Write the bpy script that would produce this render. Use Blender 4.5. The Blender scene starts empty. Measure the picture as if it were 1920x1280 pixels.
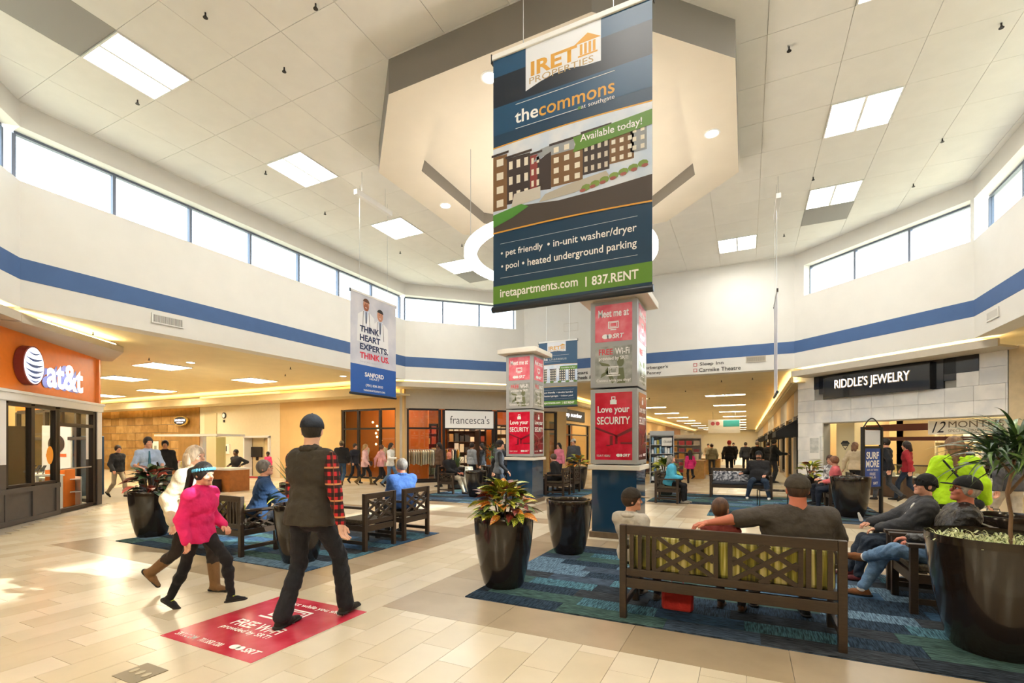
import bpy, bmesh, math, random
import numpy as np
from mathutils import Vector, Matrix
random.seed(7)
PI = math.pi
scene = bpy.context.scene
COL = scene.collection

# ------------------------------------------------------------------ camera, sky, sun, exposure
# world: +y runs down the main corridor, +x to its right, metres, camera stands at the south edge of the court
cam_d = bpy.data.cameras.new('camera')
cam_d.sensor_width = 36.0
cam_d.lens = 36.0 * 900.0 / 1920.0
cam_d.shift_y = 0.1
cam_d.clip_end = 300
cam = bpy.data.objects.new('camera', cam_d)
COL.objects.link(cam)
cam.location = (0, 0, 1.6)
cam.rotation_euler = (PI / 2, 0, math.atan(440 / 900.0))
scene.camera = cam

world = bpy.data.worlds.new('sky')
scene.world = world
world.use_nodes = True
wn = world.node_tree.nodes
wn['Background'].inputs[0].default_value = (0.86, 0.93, 1.0, 1)
wn['Background'].inputs[1].default_value = 4.2

sun_d = bpy.data.lights.new('sun', 'SUN')
sun_d.energy = 8.0
sun_d.angle = 0.012
sun_d.color = (1.0, 0.96, 0.88)
sun = bpy.data.objects.new('sun', sun_d)
COL.objects.link(sun)
sun.rotation_euler = Vector((-1.0, -0.22, -0.555)).to_track_quat('-Z', 'Y').to_euler()

scene.view_settings.view_transform = 'Standard'
scene.view_settings.look = 'None'
scene.view_settings.gamma = 1.0
scene.view_settings.use_curve_mapping = False
scene.view_settings.exposure = 0.68
PANEL_POWER = 20.0      # troffers in the high ceiling
LOW_POWER = 34.0        # troffers and coves in the low ceilings

# ------------------------------------------------------------------ materials
def lin(c):
    if isinstance(c, str):
        c = c.lstrip('#')
        c = [int(c[i:i + 2], 16) / 255.0 for i in (0, 2, 4)]
    return tuple(((v / 12.92) if v <= 0.04045 else ((v + 0.055) / 1.055) ** 2.4) for v in c[:3])
MATS = {}
def mat(name, col, rough=0.6, metal=0.0, noise=0.0, nscale=8.0, bump=0.0, bscale=60.0, col2=None, spec=0.5, coat=0.0, stretch=None, bdist=0.01):
    if name in MATS: return MATS[name]
    m = bpy.data.materials.new(name); m.use_nodes = True
    nt = m.node_tree; N = nt.nodes; L = nt.links
    b = N['Principled BSDF']
    c = lin(col)
    b.inputs['Base Color'].default_value = (*c, 1)
    b.inputs['Roughness'].default_value = rough
    b.inputs['Metallic'].default_value = metal
    b.inputs['Specular IOR Level'].default_value = spec
    b.inputs['Coat Weight'].default_value = coat
    tc = N.new('ShaderNodeTexCoord')
    src = tc.outputs['Object']
    if stretch:
        mp = N.new('ShaderNodeMapping'); mp.inputs['Scale'].default_value = stretch
        L.new(src, mp.inputs[0]); src = mp.outputs[0]
    if noise or col2:
        tx = N.new('ShaderNodeTexNoise'); tx.inputs['Scale'].default_value = nscale; tx.inputs['Detail'].default_value = 4
        L.new(src, tx.inputs['Vector'])
        r = N.new('ShaderNodeValToRGB')
        if col2: c2 = lin(col2)
        else: c2 = tuple(v * (1 - noise) for v in c)
        r.color_ramp.elements[0].position = 0.38; r.color_ramp.elements[1].position = 0.62
        r.color_ramp.elements[0].color = (*c2, 1); r.color_ramp.elements[1].color = (*c, 1)
        L.new(tx.outputs[0], r.inputs[0]); L.new(r.outputs[0], b.inputs['Base Color'])
    if bump:
        t2 = N.new('ShaderNodeTexNoise'); t2.inputs['Scale'].default_value = bscale; t2.inputs['Detail'].default_value = 3
        L.new(src, t2.inputs['Vector'])
        bp = N.new('ShaderNodeBump'); bp.inputs['Strength'].default_value = bump; bp.inputs['Distance'].default_value = bdist
        L.new(t2.outputs[0], bp.inputs['Height']); L.new(bp.outputs[0], b.inputs['Normal'])
    MATS[name] = m
    return m
def emit(name, col, power):
    if name in MATS: return MATS[name]
    m = bpy.data.materials.new(name); m.use_nodes = True
    b = m.node_tree.nodes['Principled BSDF']
    b.inputs['Base Color'].default_value = (*lin(col), 1)
    b.inputs['Emission Color'].default_value = (*lin(col), 1)
    b.inputs['Emission Strength'].default_value = power
    MATS[name] = m
    return m
def glass(name, tint='#ffffff', refl=0.06):
    if name in MATS: return MATS[name]
    m = bpy.data.materials.new(name); m.use_nodes = True
    nt = m.node_tree; nt.nodes.clear()
    o = nt.nodes.new('ShaderNodeOutputMaterial'); mx = nt.nodes.new('ShaderNodeMixShader')
    t = nt.nodes.new('ShaderNodeBsdfTransparent'); g = nt.nodes.new('ShaderNodeBsdfGlossy')
    t.inputs[0].default_value = (*lin(tint), 1); g.inputs['Roughness'].default_value = 0.02
    mx.inputs[0].default_value = refl
    nt.links.new(t.outputs[0], mx.inputs[1]); nt.links.new(g.outputs[0], mx.inputs[2]); nt.links.new(mx.outputs[0], o.inputs[0])
    MATS[name] = m
    return m
def plaid(name):
    m = bpy.data.materials.new(name); m.use_nodes = True
    nt = m.node_tree; N = nt.nodes; L = nt.links; b = N['Principled BSDF']; b.inputs['Roughness'].default_value = 0.85
    tc = N.new('ShaderNodeTexCoord'); sp = N.new('ShaderNodeSeparateXYZ'); L.new(tc.outputs['Object'], sp.inputs[0])
    def wave(inp, k, th, ph=0.0):
        a = N.new('ShaderNodeMath'); a.operation = 'MULTIPLY_ADD'; a.inputs[1].default_value = k; a.inputs[2].default_value = ph; L.new(inp, a.inputs[0])
        f = N.new('ShaderNodeMath'); f.operation = 'FRACT'; L.new(a.outputs[0], f.inputs[0])
        g = N.new('ShaderNodeMath'); g.operation = 'LESS_THAN'; g.inputs[1].default_value = th; L.new(f.outputs[0], g.inputs[0])
        return g.outputs[0]
    ad = N.new('ShaderNodeMath'); ad.operation = 'ADD'; L.new(sp.outputs[1], ad.inputs[0]); L.new(sp.outputs[0], ad.inputs[1])
    def mixc(fac, c1, c2):
        x = N.new('ShaderNodeMix'); x.data_type = 'RGBA'; L.new(fac, x.inputs[0])
        for i, c in ((6, c1), (7, c2)):
            if isinstance(c, str): x.inputs[i].default_value = (*lin(c), 1)
            else: L.new(c, x.inputs[i])
        return x.outputs[2]
    hz = wave(sp.outputs[2], 14.0, 0.5); vt = wave(ad.outputs[0], 14.0, 0.5)
    base = mixc(hz, mixc(vt, '#c21f28', '#4a0f12'), mixc(vt, '#3a0d10', '#120c0c'))
    ln = wave(sp.outputs[2], 7.0, 0.10, 0.3); l2 = wave(ad.outputs[0], 7.0, 0.05, 0.3)
    c = mixc(ln, base, '#c98a58'); c = mixc(l2, c, '#8a4a30')
    L.new(c, b.inputs['Base Color'])
    MATS[name] = m
    return m

# ------------------------------------------------------------------ mesh builder
class MB:
    def __init__(s): s.v = []; s.f = []; s.m = []; s.mats = []
    def mi(s, m):
        if m not in s.mats: s.mats.append(m)
        return s.mats.index(m)
    def add(s, vs, fs, m=None, M=None):
        o = len(s.v)
        if M is not None: vs = [tuple(M @ Vector(p)) for p in vs]
        s.v += [tuple(p) for p in vs]
        k = s.mi(m) if m is not None else 0
        for f in fs: s.f.append(tuple(i + o for i in f)); s.m.append(k)
    def box(s, x0, y0, z0, x1, y1, z1, m=None, M=None):
        s.add([(x0, y0, z0), (x1, y0, z0), (x1, y1, z0), (x0, y1, z0), (x0, y0, z1), (x1, y0, z1), (x1, y1, z1), (x0, y1, z1)],
              [(3, 2, 1, 0), (4, 5, 6, 7), (0, 1, 5, 4), (1, 2, 6, 5), (2, 3, 7, 6), (3, 0, 4, 7)], m, M)
    def prism(s, poly, z0, z1, m=None, M=None):
        n = len(poly)
        s.add([(x, y, z0) for x, y in poly] + [(x, y, z1) for x, y in poly],
              [tuple(range(n))[::-1], tuple(range(n, 2 * n))] + [(i, (i + 1) % n, n + (i + 1) % n, n + i) for i in range(n)], m, M)
    def bar(s, a, b, w, d, m=None, up=(0, 1, 0)):
        a = Vector(a); b = Vector(b); t = (b - a).normalized(); u = Vector(up); u = (u - t * u.dot(t)).normalized(); r = t.cross(u)
        vs = []
        for p in (a, b):
            for i, j in ((-1, -1), (1, -1), (1, 1), (-1, 1)): vs.append(tuple(p + r * (i * w / 2) + u * (j * d / 2)))
        s.add(vs, [(0, 1, 2, 3), (7, 6, 5, 4), (0, 4, 5, 1), (1, 5, 6, 2), (2, 6, 7, 3), (3, 7, 4, 0)], m)
    def lathe(s, prof, n=24, m=None, M=None, caps=True):
        vs = []; fs = []
        for r, z in prof:
            for i in range(n): a = 2 * PI * i / n; vs.append((r * math.cos(a), r * math.sin(a), z))
        for k in range(len(prof) - 1):
            for i in range(n):
                j = (i + 1) % n
                fs.append((k * n + i, k * n + j, (k + 1) * n + j, (k + 1) * n + i))
        if caps: fs.append(tuple(range(n))[::-1]); fs.append(tuple(range((len(prof) - 1) * n, len(prof) * n)))
        s.add(vs, fs, m, M)
    def tube(s, pts, r, n=8, m=None):
        pts = [Vector(p) for p in pts]; vs = []; fs = []
        for k, p in enumerate(pts):
            t = (pts[min(k + 1, len(pts) - 1)] - pts[max(k - 1, 0)]).normalized()
            u = Vector((0, 0, 1)) if abs(t.z) < 0.9 else Vector((1, 0, 0)); u = (u - t * u.dot(t)).normalized(); w = t.cross(u)
            rr = r[k] if isinstance(r, (list, tuple)) else r
            for i in range(n): a = 2 * PI * i / n; vs.append(tuple(p + (u * math.cos(a) + w * math.sin(a)) * rr))
        for k in range(len(pts) - 1):
            for i in range(n): j = (i + 1) % n; fs.append((k * n + i, k * n + j, (k + 1) * n + j, (k + 1) * n + i))
        fs.append(tuple(range(n))[::-1]); fs.append(tuple(range((len(pts) - 1) * n, len(pts) * n)))
        s.add(vs, fs, m)
    def mesh(s, name, mats=None, smooth=False):
        me = bpy.data.meshes.new(name)
        me.from_pydata(s.v, [], s.f)
        for m in (s.mats if s.mats and mats is None else ([mats] if mats is not None and not isinstance(mats, list) else mats or [])): me.materials.append(m)
        if s.mats and mats is None: me.polygons.foreach_set('material_index', s.m)
        if smooth: me.polygons.foreach_set('use_smooth', [True] * len(me.polygons))
        bm = bmesh.new(); bm.from_mesh(me); bmesh.ops.recalc_face_normals(bm, faces=bm.faces[:]); bm.to_mesh(me); bm.free()
        me.update()
        return me
    def build(s, name, mats=None, parent=None, smooth=False, bevel=0.0, loc=None, rotz=0.0):
        me = s.mesh(name, mats, smooth)
        o = bpy.data.objects.new(name, me); COL.objects.link(o)
        if parent is not None: o.parent = parent
        if loc is not None: o.location = loc
        if rotz: o.rotation_euler = (0, 0, rotz)
        if bevel:
            bv = o.modifiers.new('bevel', 'BEVEL'); bv.width = bevel; bv.segments = 2; bv.limit_method = 'ANGLE'
        if smooth: smooth_angle(me)
        return o
def smooth_angle(me, ang=0.9):
    bm = bmesh.new(); bm.from_mesh(me)
    for e in bm.edges:
        if len(e.link_faces) == 2 and e.calc_face_angle(0) > ang: e.smooth = False
    bm.to_mesh(me); bm.free()
def link_mesh(name, me, parent=None, loc=None, rot=None, label=None):
    o = bpy.data.objects.new(name, me); COL.objects.link(o)
    if parent is not None: o.parent = parent
    if loc is not None: o.location = loc
    if rot is not None: o.rotation_euler = rot
    if label: o['label'] = label
    return o
def tag(o, label, cat, group=None):
    o['label'] = label; o['category'] = cat
    if group: o['group'] = group
    return o
def struct(o): o['kind'] = 'structure'; return o
def thing(name, label, cat, loc=(0, 0, 0), rotz=0.0, group=None):
    o = bpy.data.objects.new(name, None); COL.objects.link(o)
    o.empty_display_size = 0.2
    if len(loc) == 2: loc = (loc[0], loc[1], 0)
    o.location = loc; o.rotation_euler = (0, 0, rotz)
    return tag(o, label, cat, group)
def part(name, m, parent, *boxes, bevel=0.0, label=None):
    b = MB()
    for x in boxes: b.box(*x)
    o = b.build(name, m, parent, bevel=bevel)
    if label: o['label'] = label
    return o
def dup(root, loc, rotz=None, label=None, group=None, cat=None):
    def cp(o, par):
        c = o.copy(); COL.objects.link(c); c.parent = par
        for ch in o.children: cp(ch, c)
        return c
    r = cp(root, None); r.location = loc if len(loc) == 3 else (loc[0], loc[1], 0)
    if rotz is not None: r.rotation_euler = (0, 0, rotz)
    if label: r['label'] = label
    if group: r['group'] = group
    return r

# flat printed lettering: every text is fitted to a box and turned into a mesh at the end of the script
TEXTS = []
XZ = ((1, 0, 0), (0, 0, 1))
def text(s, parent, c, w, h, m, plane=XZ, shear=0.0, bold=0.0, name='lettering', depth=0.002):
    cu = bpy.data.curves.new(name, 'FONT'); cu.body = s; cu.resolution_u = 3; cu.shear = shear; cu.offset = bold; cu.dimensions = '2D'; cu.fill_mode = 'BOTH'
    o = bpy.data.objects.new('tmp_text', cu); COL.objects.link(o)
    TEXTS.append((o, parent, Vector(c), w, h, m, Vector(plane[0]), Vector(plane[1]), name, depth))
def flush_texts():
    dg = bpy.context.evaluated_depsgraph_get()
    for o, parent, c, w, h, m, ux, uz, name, depth in TEXTS:
        me = bpy.data.meshes.new_from_object(o.evaluated_get(dg))
        n = len(me.vertices); co = np.empty(n * 3, np.float32); me.vertices.foreach_get('co', co); co = co.reshape(-1, 3)
        lo = co.min(0); hi = co.max(0); ctr = (lo + hi) / 2
        sx = w / max(hi[0] - lo[0], 1e-6); sy = (h / max(hi[1] - lo[1], 1e-6)) if h else sx
        x = (co[:, 0] - ctr[0]) * sx; y = (co[:, 1] - ctr[1]) * sy
        P = np.array(c)[None] + x[:, None] * np.array(ux)[None] + y[:, None] * np.array(uz)[None]
        me.vertices.foreach_set('co', P.astype(np.float32).ravel())
        me.materials.clear(); me.materials.append(m); me.update()
        q = bpy.data.objects.new(name, me); COL.objects.link(q); q.parent = parent
        bpy.data.objects.remove(o)

# common materials
M_white = mat('wall paint white', '#d9d6cf', 0.75, noise=0.03, nscale=2.0, bump=0.03, bscale=90)
M_ceil = mat('ceiling panel white', '#e8e6e1', 0.85, noise=0.03, nscale=3.0, bump=0.12, bscale=220)
M_ceilgrid = mat('ceiling grid', '#cdc8bc', 0.8)
M_stripe = mat('stripe blue paint', '#41608f', 0.7, noise=0.06, nscale=3.0)
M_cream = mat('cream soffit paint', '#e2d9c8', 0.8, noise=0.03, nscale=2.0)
M_tan = mat('tan wall paint', '#cfae78', 0.8, noise=0.05, nscale=2.0)
M_low = mat('low ceiling cream paint', '#dccda6', 0.85, noise=0.05, nscale=1.5)
M_greige = mat('greige fascia paint', '#bdb4a4', 0.75, noise=0.04)
M_dark = mat('bronze frame metal', '#2a2523', 0.4, 0.5)
M_mull = mat('clerestory frame metal', '#6b7280', 0.5, 0.4)
M_glass = glass('window glass', '#f4fbff', 0.05)
M_shopglass = glass('shop window glass', '#f2f5f2', 0.06)
M_lamp = emit('fluorescent diffuser', '#fffaf0', PANEL_POWER)
M_lamplow = emit('warm diffuser', '#fff0cf', LOW_POWER)
M_cove = emit('cove tube warm white', '#ffe9b4', 22.0)
M_wtext = mat('white print', '#f3f1ee', 0.6)
M_black = mat('black paint', '#171514', 0.45)
M_panelwhite = mat('white laminate', '#ecebe7', 0.4)
M_steel = mat('brushed steel', '#b9bbbd', 0.35, 0.9)
# ------------------------------------------------------------------ the court: an octagon with clerestory windows
ZS, ZB0, ZB1, ZSILL, ZHEAD, ZC = 4.13, 4.61, 5.0, 6.41, 7.40, 7.85
OCT = [(-8.4, 0.4), (-11.93, 3.93), (-11.93, 14.95), (-8.42, 18.4), (1.42, 18.4), (4.83, 14.99), (4.83, 3.81), (1.42, 0.4)]
# sides i -> i+1 : southwest, west, northwest, north, northeast, east, southeast, south
SIDES = ['southwest', 'west', 'northwest', 'north', 'northeast', 'east', 'southeast', 'south']
WIN = {0: (0.35, 5.0, 3), 1: (0.0, 11.02, 7), 2: (0.0, 4.55, 3), 4: (0.35, 4.75, 3), 5: (0.0, 11.0, 7), 6: (0.0, 4.5, 3)}
CEN = Vector((-3.55, 9.4))
wn_ = 0
for i, side in enumerate(SIDES):
    a = Vector(OCT[i]); b = Vector(OCT[(i + 1) % 8]); L_ = (b - a).length
    ang = math.atan2(b.y - a.y, b.x - a.x)
    # local x runs along the wall, local y: sides run clockwise seen from above, so outward is +y
    root = None
    w = MB()
    def wb(x0, x1, z0, z1, y0=0.0, y1=0.45): w.box(x0, y0, z0, x1, y1, z1, M_white)
    wb(-0.0, L_, ZS - .03, ZB0); wb(0, L_, ZB0, ZB1, 0.012, 0.45); wb(0, L_, ZB1, ZSILL)
    if i in WIN:
        s0, s1, n = WIN[i]
        if s0 > 0: wb(0, s0, ZSILL, ZC)
        if s1 < L_ - 0.02: wb(s1, L_, ZSILL, ZC)
        wb(s0, s1, ZHEAD, ZC)
    else: wb(0, L_, ZSILL, ZC)
    wall = struct(w.build('wall_' + side, None, loc=(a.x, a.y, 0), rotz=ang))
    st = MB(); st.box(0, -0.004, ZB0, L_, 0.012, ZB1); st.build('stripe', M_stripe, wall)
    if i in WIN:
        wn_ += 1
        win = MB()
        yw = 0.30
        win.box(s0, yw - 0.04, ZSILL, s1, yw + 0.05, ZSILL + 0.05); win.box(s0, yw - 0.04, ZHEAD - 0.05, s1, yw + 0.05, ZHEAD)
        wo = struct(win.build('window_%d' % wn_, M_mull, loc=(a.x, a.y, 0), rotz=ang))
        step = (s1 - s0) / n
        for k in range(n + 1):
            x = s0 + k * step
            part('mullion', M_mull, wo, (x - 0.03, yw - 0.05, ZSILL + 0.05, x + 0.03, yw + 0.05, ZHEAD - 0.05))
        for k in range(n):
            x = s0 + k * step
            part('pane', M_glass, wo, (x + 0.03, yw - 0.004, ZSILL + 0.05, x + step - 0.03, yw + 0.004, ZHEAD - 0.05))
# air grilles on the walls
def grille(loc, rotz, w, h, m1, m2, label, n=24):
    t = thing('air_vent', label, 'vent', loc, rotz)
    part('vent_frame', m1, t, (-w / 2 - .03, -0.02, -h / 2 - .03, w / 2 + .03, 0.0, -h / 2), (-w / 2 - .03, -0.02, h / 2, w / 2 + .03, 0.0, h / 2 + .03), (-w / 2 - .03, -0.02, -h / 2, -w / 2, 0, h / 2), (w / 2, -0.02, -h / 2, w / 2 + .03, 0, h / 2))
    part('vent_backing', m2, t, (-w / 2, -0.004, -h / 2, w / 2, 0.0, h / 2))
    bl = MB()
    for k in range(n):
        x = -w / 2 + (k + .5) * w / n; bl.box(x - w / n * .22, -0.018, -h / 2, x + w / n * .22, -0.004, h / 2)
    bl.build('vent_blades', m1, t)['kind'] = 'stuff'
    return t
grille((-11.925, 6.42, 4.42), PI / 2, 0.62, 0.16, M_white, M_black, 'long slotted air vent below the blue stripe on the left wall')
grille((0.28, 18.395, 4.50), 0, 0.55, 0.14, M_greige, mat('vent shadow grey', '#8d867b'), 'small air vent below the blue stripe above the corridor opening')
grille((4.825, 14.0, 4.42), -PI / 2, 0.5, 0.16, M_white, mat('vent shadow grey', '#8d867b'), 'air vent below the blue stripe at the right edge of the photo')
def access(loc):
    t = MB(); t.box(-.3, -.004, -.16, .3, 0, -.15); t.box(-.3, -.004, .15, .3, 0, .16); t.box(-.3, -.004, -.16, -.29, 0, .16); t.box(.29, -.004, -.16, .3, 0, .16)
    tag(t.build('access_panel', M_greige, loc=loc), 'flush access panel outlined on the white wall above the far hanging banner', 'panel')
access((-6.35, 18.395, 6.3))

# high ceiling: grid plate and separate panels with recessed joints
cl = MB(); cl.prism([(x + (x - CEN.x) * .04, y + (y - CEN.y) * .04) for x, y in OCT], ZC + 0.02, ZC + 0.12)
ceil = struct(cl.build('ceiling', M_ceilgrid))
G = 1.105; GX0, GY0 = -5.24, 4.995
def clip(poly, hp):
    out = []
    for i in range(len(poly)):
        p, q = poly[i], poly[(i + 1) % len(poly)]
        dp = hp[0] * p[0] + hp[1] * p[1] - hp[2]; dq = hp[0] * q[0] + hp[1] * q[1] - hp[2]
        if dp <= 0: out.append(p)
        if (dp < 0 < dq) or (dq < 0 < dp):
            t = dp / (dp - dq); out.append((p[0] + t * (q[0] - p[0]), p[1] + t * (q[1] - p[1])))
    return out
HP = []
for i in range(8):
    a = Vector(OCT[i]); b = Vector(OCT[(i + 1) % 8]); n = Vector((-(b - a).y, (b - a).x)).normalized()
    if n.dot(CEN - a) > 0: n = -n
    HP.append((n.x, n.y, n.dot(a)))
def cell(i, j): return GX0 + i * G, GY0 + j * G
OB = [(-5.23, 6.13), (-1.83, 6.13), (-0.15, 7.8), (-0.15, 11.1), (-1.83, 12.75), (-5.23, 12.75), (-6.92, 11.1), (-6.92, 7.8)]
IB = [(-4.93, 7.0), (-2.13, 7.0), (-0.98, 8.15), (-0.98, 10.8), (-2.13, 11.95), (-4.93, 11.95), (-6.08, 10.8), (-6.08, 8.15)]
LIGHTS = [(-4, -1), (-4, 2), (-4, 5), (-4, 8), (6, -1), (6, 2), (6, 5), (6, 8), (4, 10), (3, -4)]
GREY = [(-4, -2), (6, 9), (-4, 9)]
for i in range(-7, 11):
    for j in range(-5, 14):
        x, y = cell(i, j); g = 0.0035
        if (i, j) in LIGHTS: continue
        poly = [(x + g, y + g), (x + G - g, y + g), (x + G - g, y + G - g), (x + g, y + G - g)]
        for hp in HP: poly = clip(poly, hp)
        if len(poly) < 3: continue
        if all(OB[0][0] < p[0] < OB[1][0] and OB[0][1] < p[1] < OB[4][1] for p in poly): continue
        m = M_ceil
        if (i, j) in GREY: m = mat('return grille grey', '#9c9a97', 0.8)
        b = MB(); b.prism(poly, ZC, ZC + 0.03); o = b.build('return_grille' if (i, j) in GREY else 'ceiling_panel', m, ceil)
        if (i, j) in GREY: o['label'] = 'grey perforated return air panel beside a troffer'
def troffer(x, y, z, w, d, m, label, group, split='x', cat='ceiling light'):
    t = thing('ceiling_light', label, cat, (x, y, z), 0, group)
    fr = MB(); e = 0.025
    fr.box(-w / 2, -d / 2, -.015, w / 2, -d / 2 + e, .03); fr.box(-w / 2, d / 2 - e, -.015, w / 2, d / 2, .03)
    fr.box(-w / 2, -d / 2 + e, -.015, -w / 2 + e, d / 2 - e, .03); fr.box(w / 2 - e, -d / 2 + e, -.015, w / 2, d / 2 - e, .03)
    fr.box(-e, -d / 2 + e, -.015, e, d / 2 - e, .03)
    fr.build('fixture_frame', M_panelwhite, t)
    for s in (-1, 1):
        x0, x1 = (e, w / 2 - e) if s > 0 else (-w / 2 + e, -e)
        part('diffuser', m, t, (x0, -d / 2 + e, 0.005, x1, d / 2 - e, 0.02))
    return t
TL = ['ceiling light nearest the camera at top left, beside a grey return panel', 'second ceiling light of the left row, near the hanging white bar',
      'third ceiling light of the left row, left of the big banner', 'fourth ceiling light of the left row, partly behind the glowing ring',
      'ceiling light at the top right edge of the photo', 'ceiling light at upper right above the edge of the frame', 'large twin ceiling light at upper right, nearest of those fully in view',
      'twin ceiling light at right with a grey return panel behind it', 'smallest ceiling light, right of the big banner near the far wall',
      'ceiling light behind the camera']
for (i, j), lb in zip(LIGHTS, TL):
    x, y = cell(i, j); troffer(x + G / 2, y + G / 2, ZC, G - .02, G - .02, M_lamp, 'recessed square twin ' + lb, 'recessed lights in the high ceiling')
# sprinkler heads
ORDN = ['nearest', 'second', 'third', 'fourth', 'fifth', 'sixth', 'seventh', 'eighth', 'ninth', 'tenth', 'eleventh', 'twelfth', 'thirteenth', 'fourteenth', 'fifteenth', 'sixteenth', 'seventeenth', 'farthest']
sp0 = None
for k, (x, y) in enumerate(sorted([(-7.05, 4.3), (-9.95, 4.85), (-7.1, 8.2), (-9.9, 7.4), (-10.2, 9.4), (-6.9, 5.5), (-8.0, 12.8), (-10.1, 12.4), (.6, 8.7), (3.4, 9.6), (1.4, 13.2), (3.6, 12.7), (3.6, 14.6), (1.0, 16.4), (-2.5, 15.5), (-5.5, 4.9), (-2.0, 4.2), (-6.5, 15.4)], key=lambda p: p[0] ** 2 + p[1] ** 2)):
    lb = 'small dark sprinkler head under the high ceiling, %s from the camera' % ORDN[k]
    if sp0 is None:
        sp0 = thing('sprinkler_head', lb, 'sprinkler', (x, y, ZC - .07), 0, 'sprinklers under the high ceiling')
        b = MB(); b.lathe([(.012, .0), (.018, .02), (.012, .035), (.012, .07)], 8); b.build('stem', M_dark, sp0)
        b = MB(); b.lathe([(.034, -.006), (.034, 0)], 10); b.build('deflector', M_dark, sp0)
    else: dup(sp0, (x, y, ZC - .07), label=lb)
# octagonal bulkhead under the middle of the ceiling
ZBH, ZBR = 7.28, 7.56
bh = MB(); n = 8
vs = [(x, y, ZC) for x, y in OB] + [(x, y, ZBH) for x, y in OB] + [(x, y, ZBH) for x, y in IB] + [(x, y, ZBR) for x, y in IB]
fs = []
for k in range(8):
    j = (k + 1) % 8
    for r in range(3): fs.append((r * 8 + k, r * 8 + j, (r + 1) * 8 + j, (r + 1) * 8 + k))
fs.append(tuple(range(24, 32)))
bh.add(vs, fs[0:24:3] + fs[2:24:3], mat('bulkhead upright taupe', '#7d766b', .8)); bh.add(vs, fs[1:24:3] + fs[24:], M_cream); BH = struct(bh.build('ceiling', None)); BH.name = 'ceiling_bulkhead'  # upright faces coloured darker taupe, underside and recess top cream
def downlight(x, y, z, label, group='round downlights', r=.11):
    t = thing('downlight', label, 'ceiling light', (x, y, z), 0, group)
    b = MB(); b.lathe([(r, -.012), (r + .03, -.006), (r + .03, .0), (r, .0), (r, -.012)], 20, caps=False); b.build('trim_ring', M_panelwhite, t)
    b = MB(); b.lathe([(r - .005, -.002), (r - .005, .004)], 20); b.build('lens', M_lamp, t)
for x, y, lb in [(-0.57, 9.50, 'round downlight under the octagonal bulkhead, right of the big banner'), (-6.45, 9.58, 'round downlight under the octagonal bulkhead, lower left'),
                 (-3.58, 6.53, 'round downlight under the octagonal bulkhead, half behind the big banner'), (-6.5, 8.5, 'round downlight under the bulkhead at its left side')][:3]:
    downlight(x, y, ZBH, lb)
# glowing ring
ring = thing('ring_pendant', 'large glowing white ring light hanging under the octagonal bulkhead', 'pendant light', (-3.5, 9.4, 5.45))
b = MB(); b.lathe([(1.97, 0), (1.97, .10), (1.72, .10), (1.72, 0), (1.97, 0)], 72, caps=False); ringo = b.build('ring', emit('ring glow', '#fff6ea', 7.0), ring, smooth=True)
for k in range(4):
    a = k * PI / 2 + .6; q = MB(); q.tube([(1.84 * math.cos(a), 1.84 * math.sin(a), .1), (1.84 * math.cos(a), 1.84 * math.sin(a), ZBR - 5.45)], .006, 6); q.build('wire', M_steel, ring)

# low ceiling all round the court at 4.13
R = [(-12, -14), (-42, -6), (-42, 24), (-12, 96), (8, 96), (26, 24), (26, -6), (8, -14)]
R = [(-12, -14), (-42, -14), (-42, 96), (-8.42, 96), (1.42, 96), (26, 96), (26, -14), (1.42, -14)]
lc = MB()
lc.add([(x, y, ZS) for x, y in OCT] + [(x, y, ZS) for x, y in R] + [(x, y, ZS + .1) for x, y in OCT] + [(x, y, ZS + .1) for x, y in R],
       [(i, (i + 1) % 8, 8 + (i + 1) % 8, 8 + i) for i in range(8)] + [(16 + i, 16 + (i + 1) % 8, 24 + (i + 1) % 8, 24 + i) for i in range(8)])
lowc = struct(lc.build('ceiling', M_low)); lowc.name = 'ceiling_low'
for nm, q in (('wall_outer_west', (-42.2, -14, 0, -42, 96, 4.2)), ('wall_outer_east', (26, -14, 0, 26.2, 96, 4.2)), ('wall_outer_south', (-42, -14.2, 0, 26, -14, 4.2)), ('wall_outer_north', (-42, 96, 0, 26, 96.2, 4.2))):
    b = MB(); b.box(*q); struct(b.build(nm, M_tan if nm != 'wall_outer_north' else mat('far end wall cream', '#efe6cf', .8)))
# troffers in the low ceilings
k_ = 0
for x, ys in ((-1.0, [27, 34, 41, 48, 55, 62, 70, 80, 91]), (-5.9, [27, 34, 41, 48, 55, 62, 70, 80, 91])):  # last light of each row is added to brighten the corridor end wall
    for y in ys:
        k_ += 1
        troffer(x, y, ZS - .02, 1.9, .62, M_lamplow, 'long recessed light of the %s row in the main corridor ceiling, %s from the court' % ('right' if x > -3 else 'left', ['nearest', 'second', 'third', 'fourth', 'fifth', 'sixth', 'seventh', 'eighth', 'farthest'][ys.index(y)]), 'main corridor ceiling lights' + (' right row' if x > -3 else ' left row'))
for x, y, lb in [(-17.5, 12.6, 'beyond the orange shop corner'), (-21.5, 10.0, 'farther left in the side passage'), (-17.0, 9.0, 'behind the orange shop fascia'), (-25, 13, 'farther along the side passage'), (-30, 13.2, 'added to brighten the stone wall, nearer'), (-35, 13.2, 'added to brighten the stone wall, farthest along the side passage')]:  # the two by the stone wall are added to brighten it
    troffer(x, y, ZS - .02, 1.2, 1.2, M_lamplow, 'recessed low ceiling light ' + lb, 'side passage ceiling lights')
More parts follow.
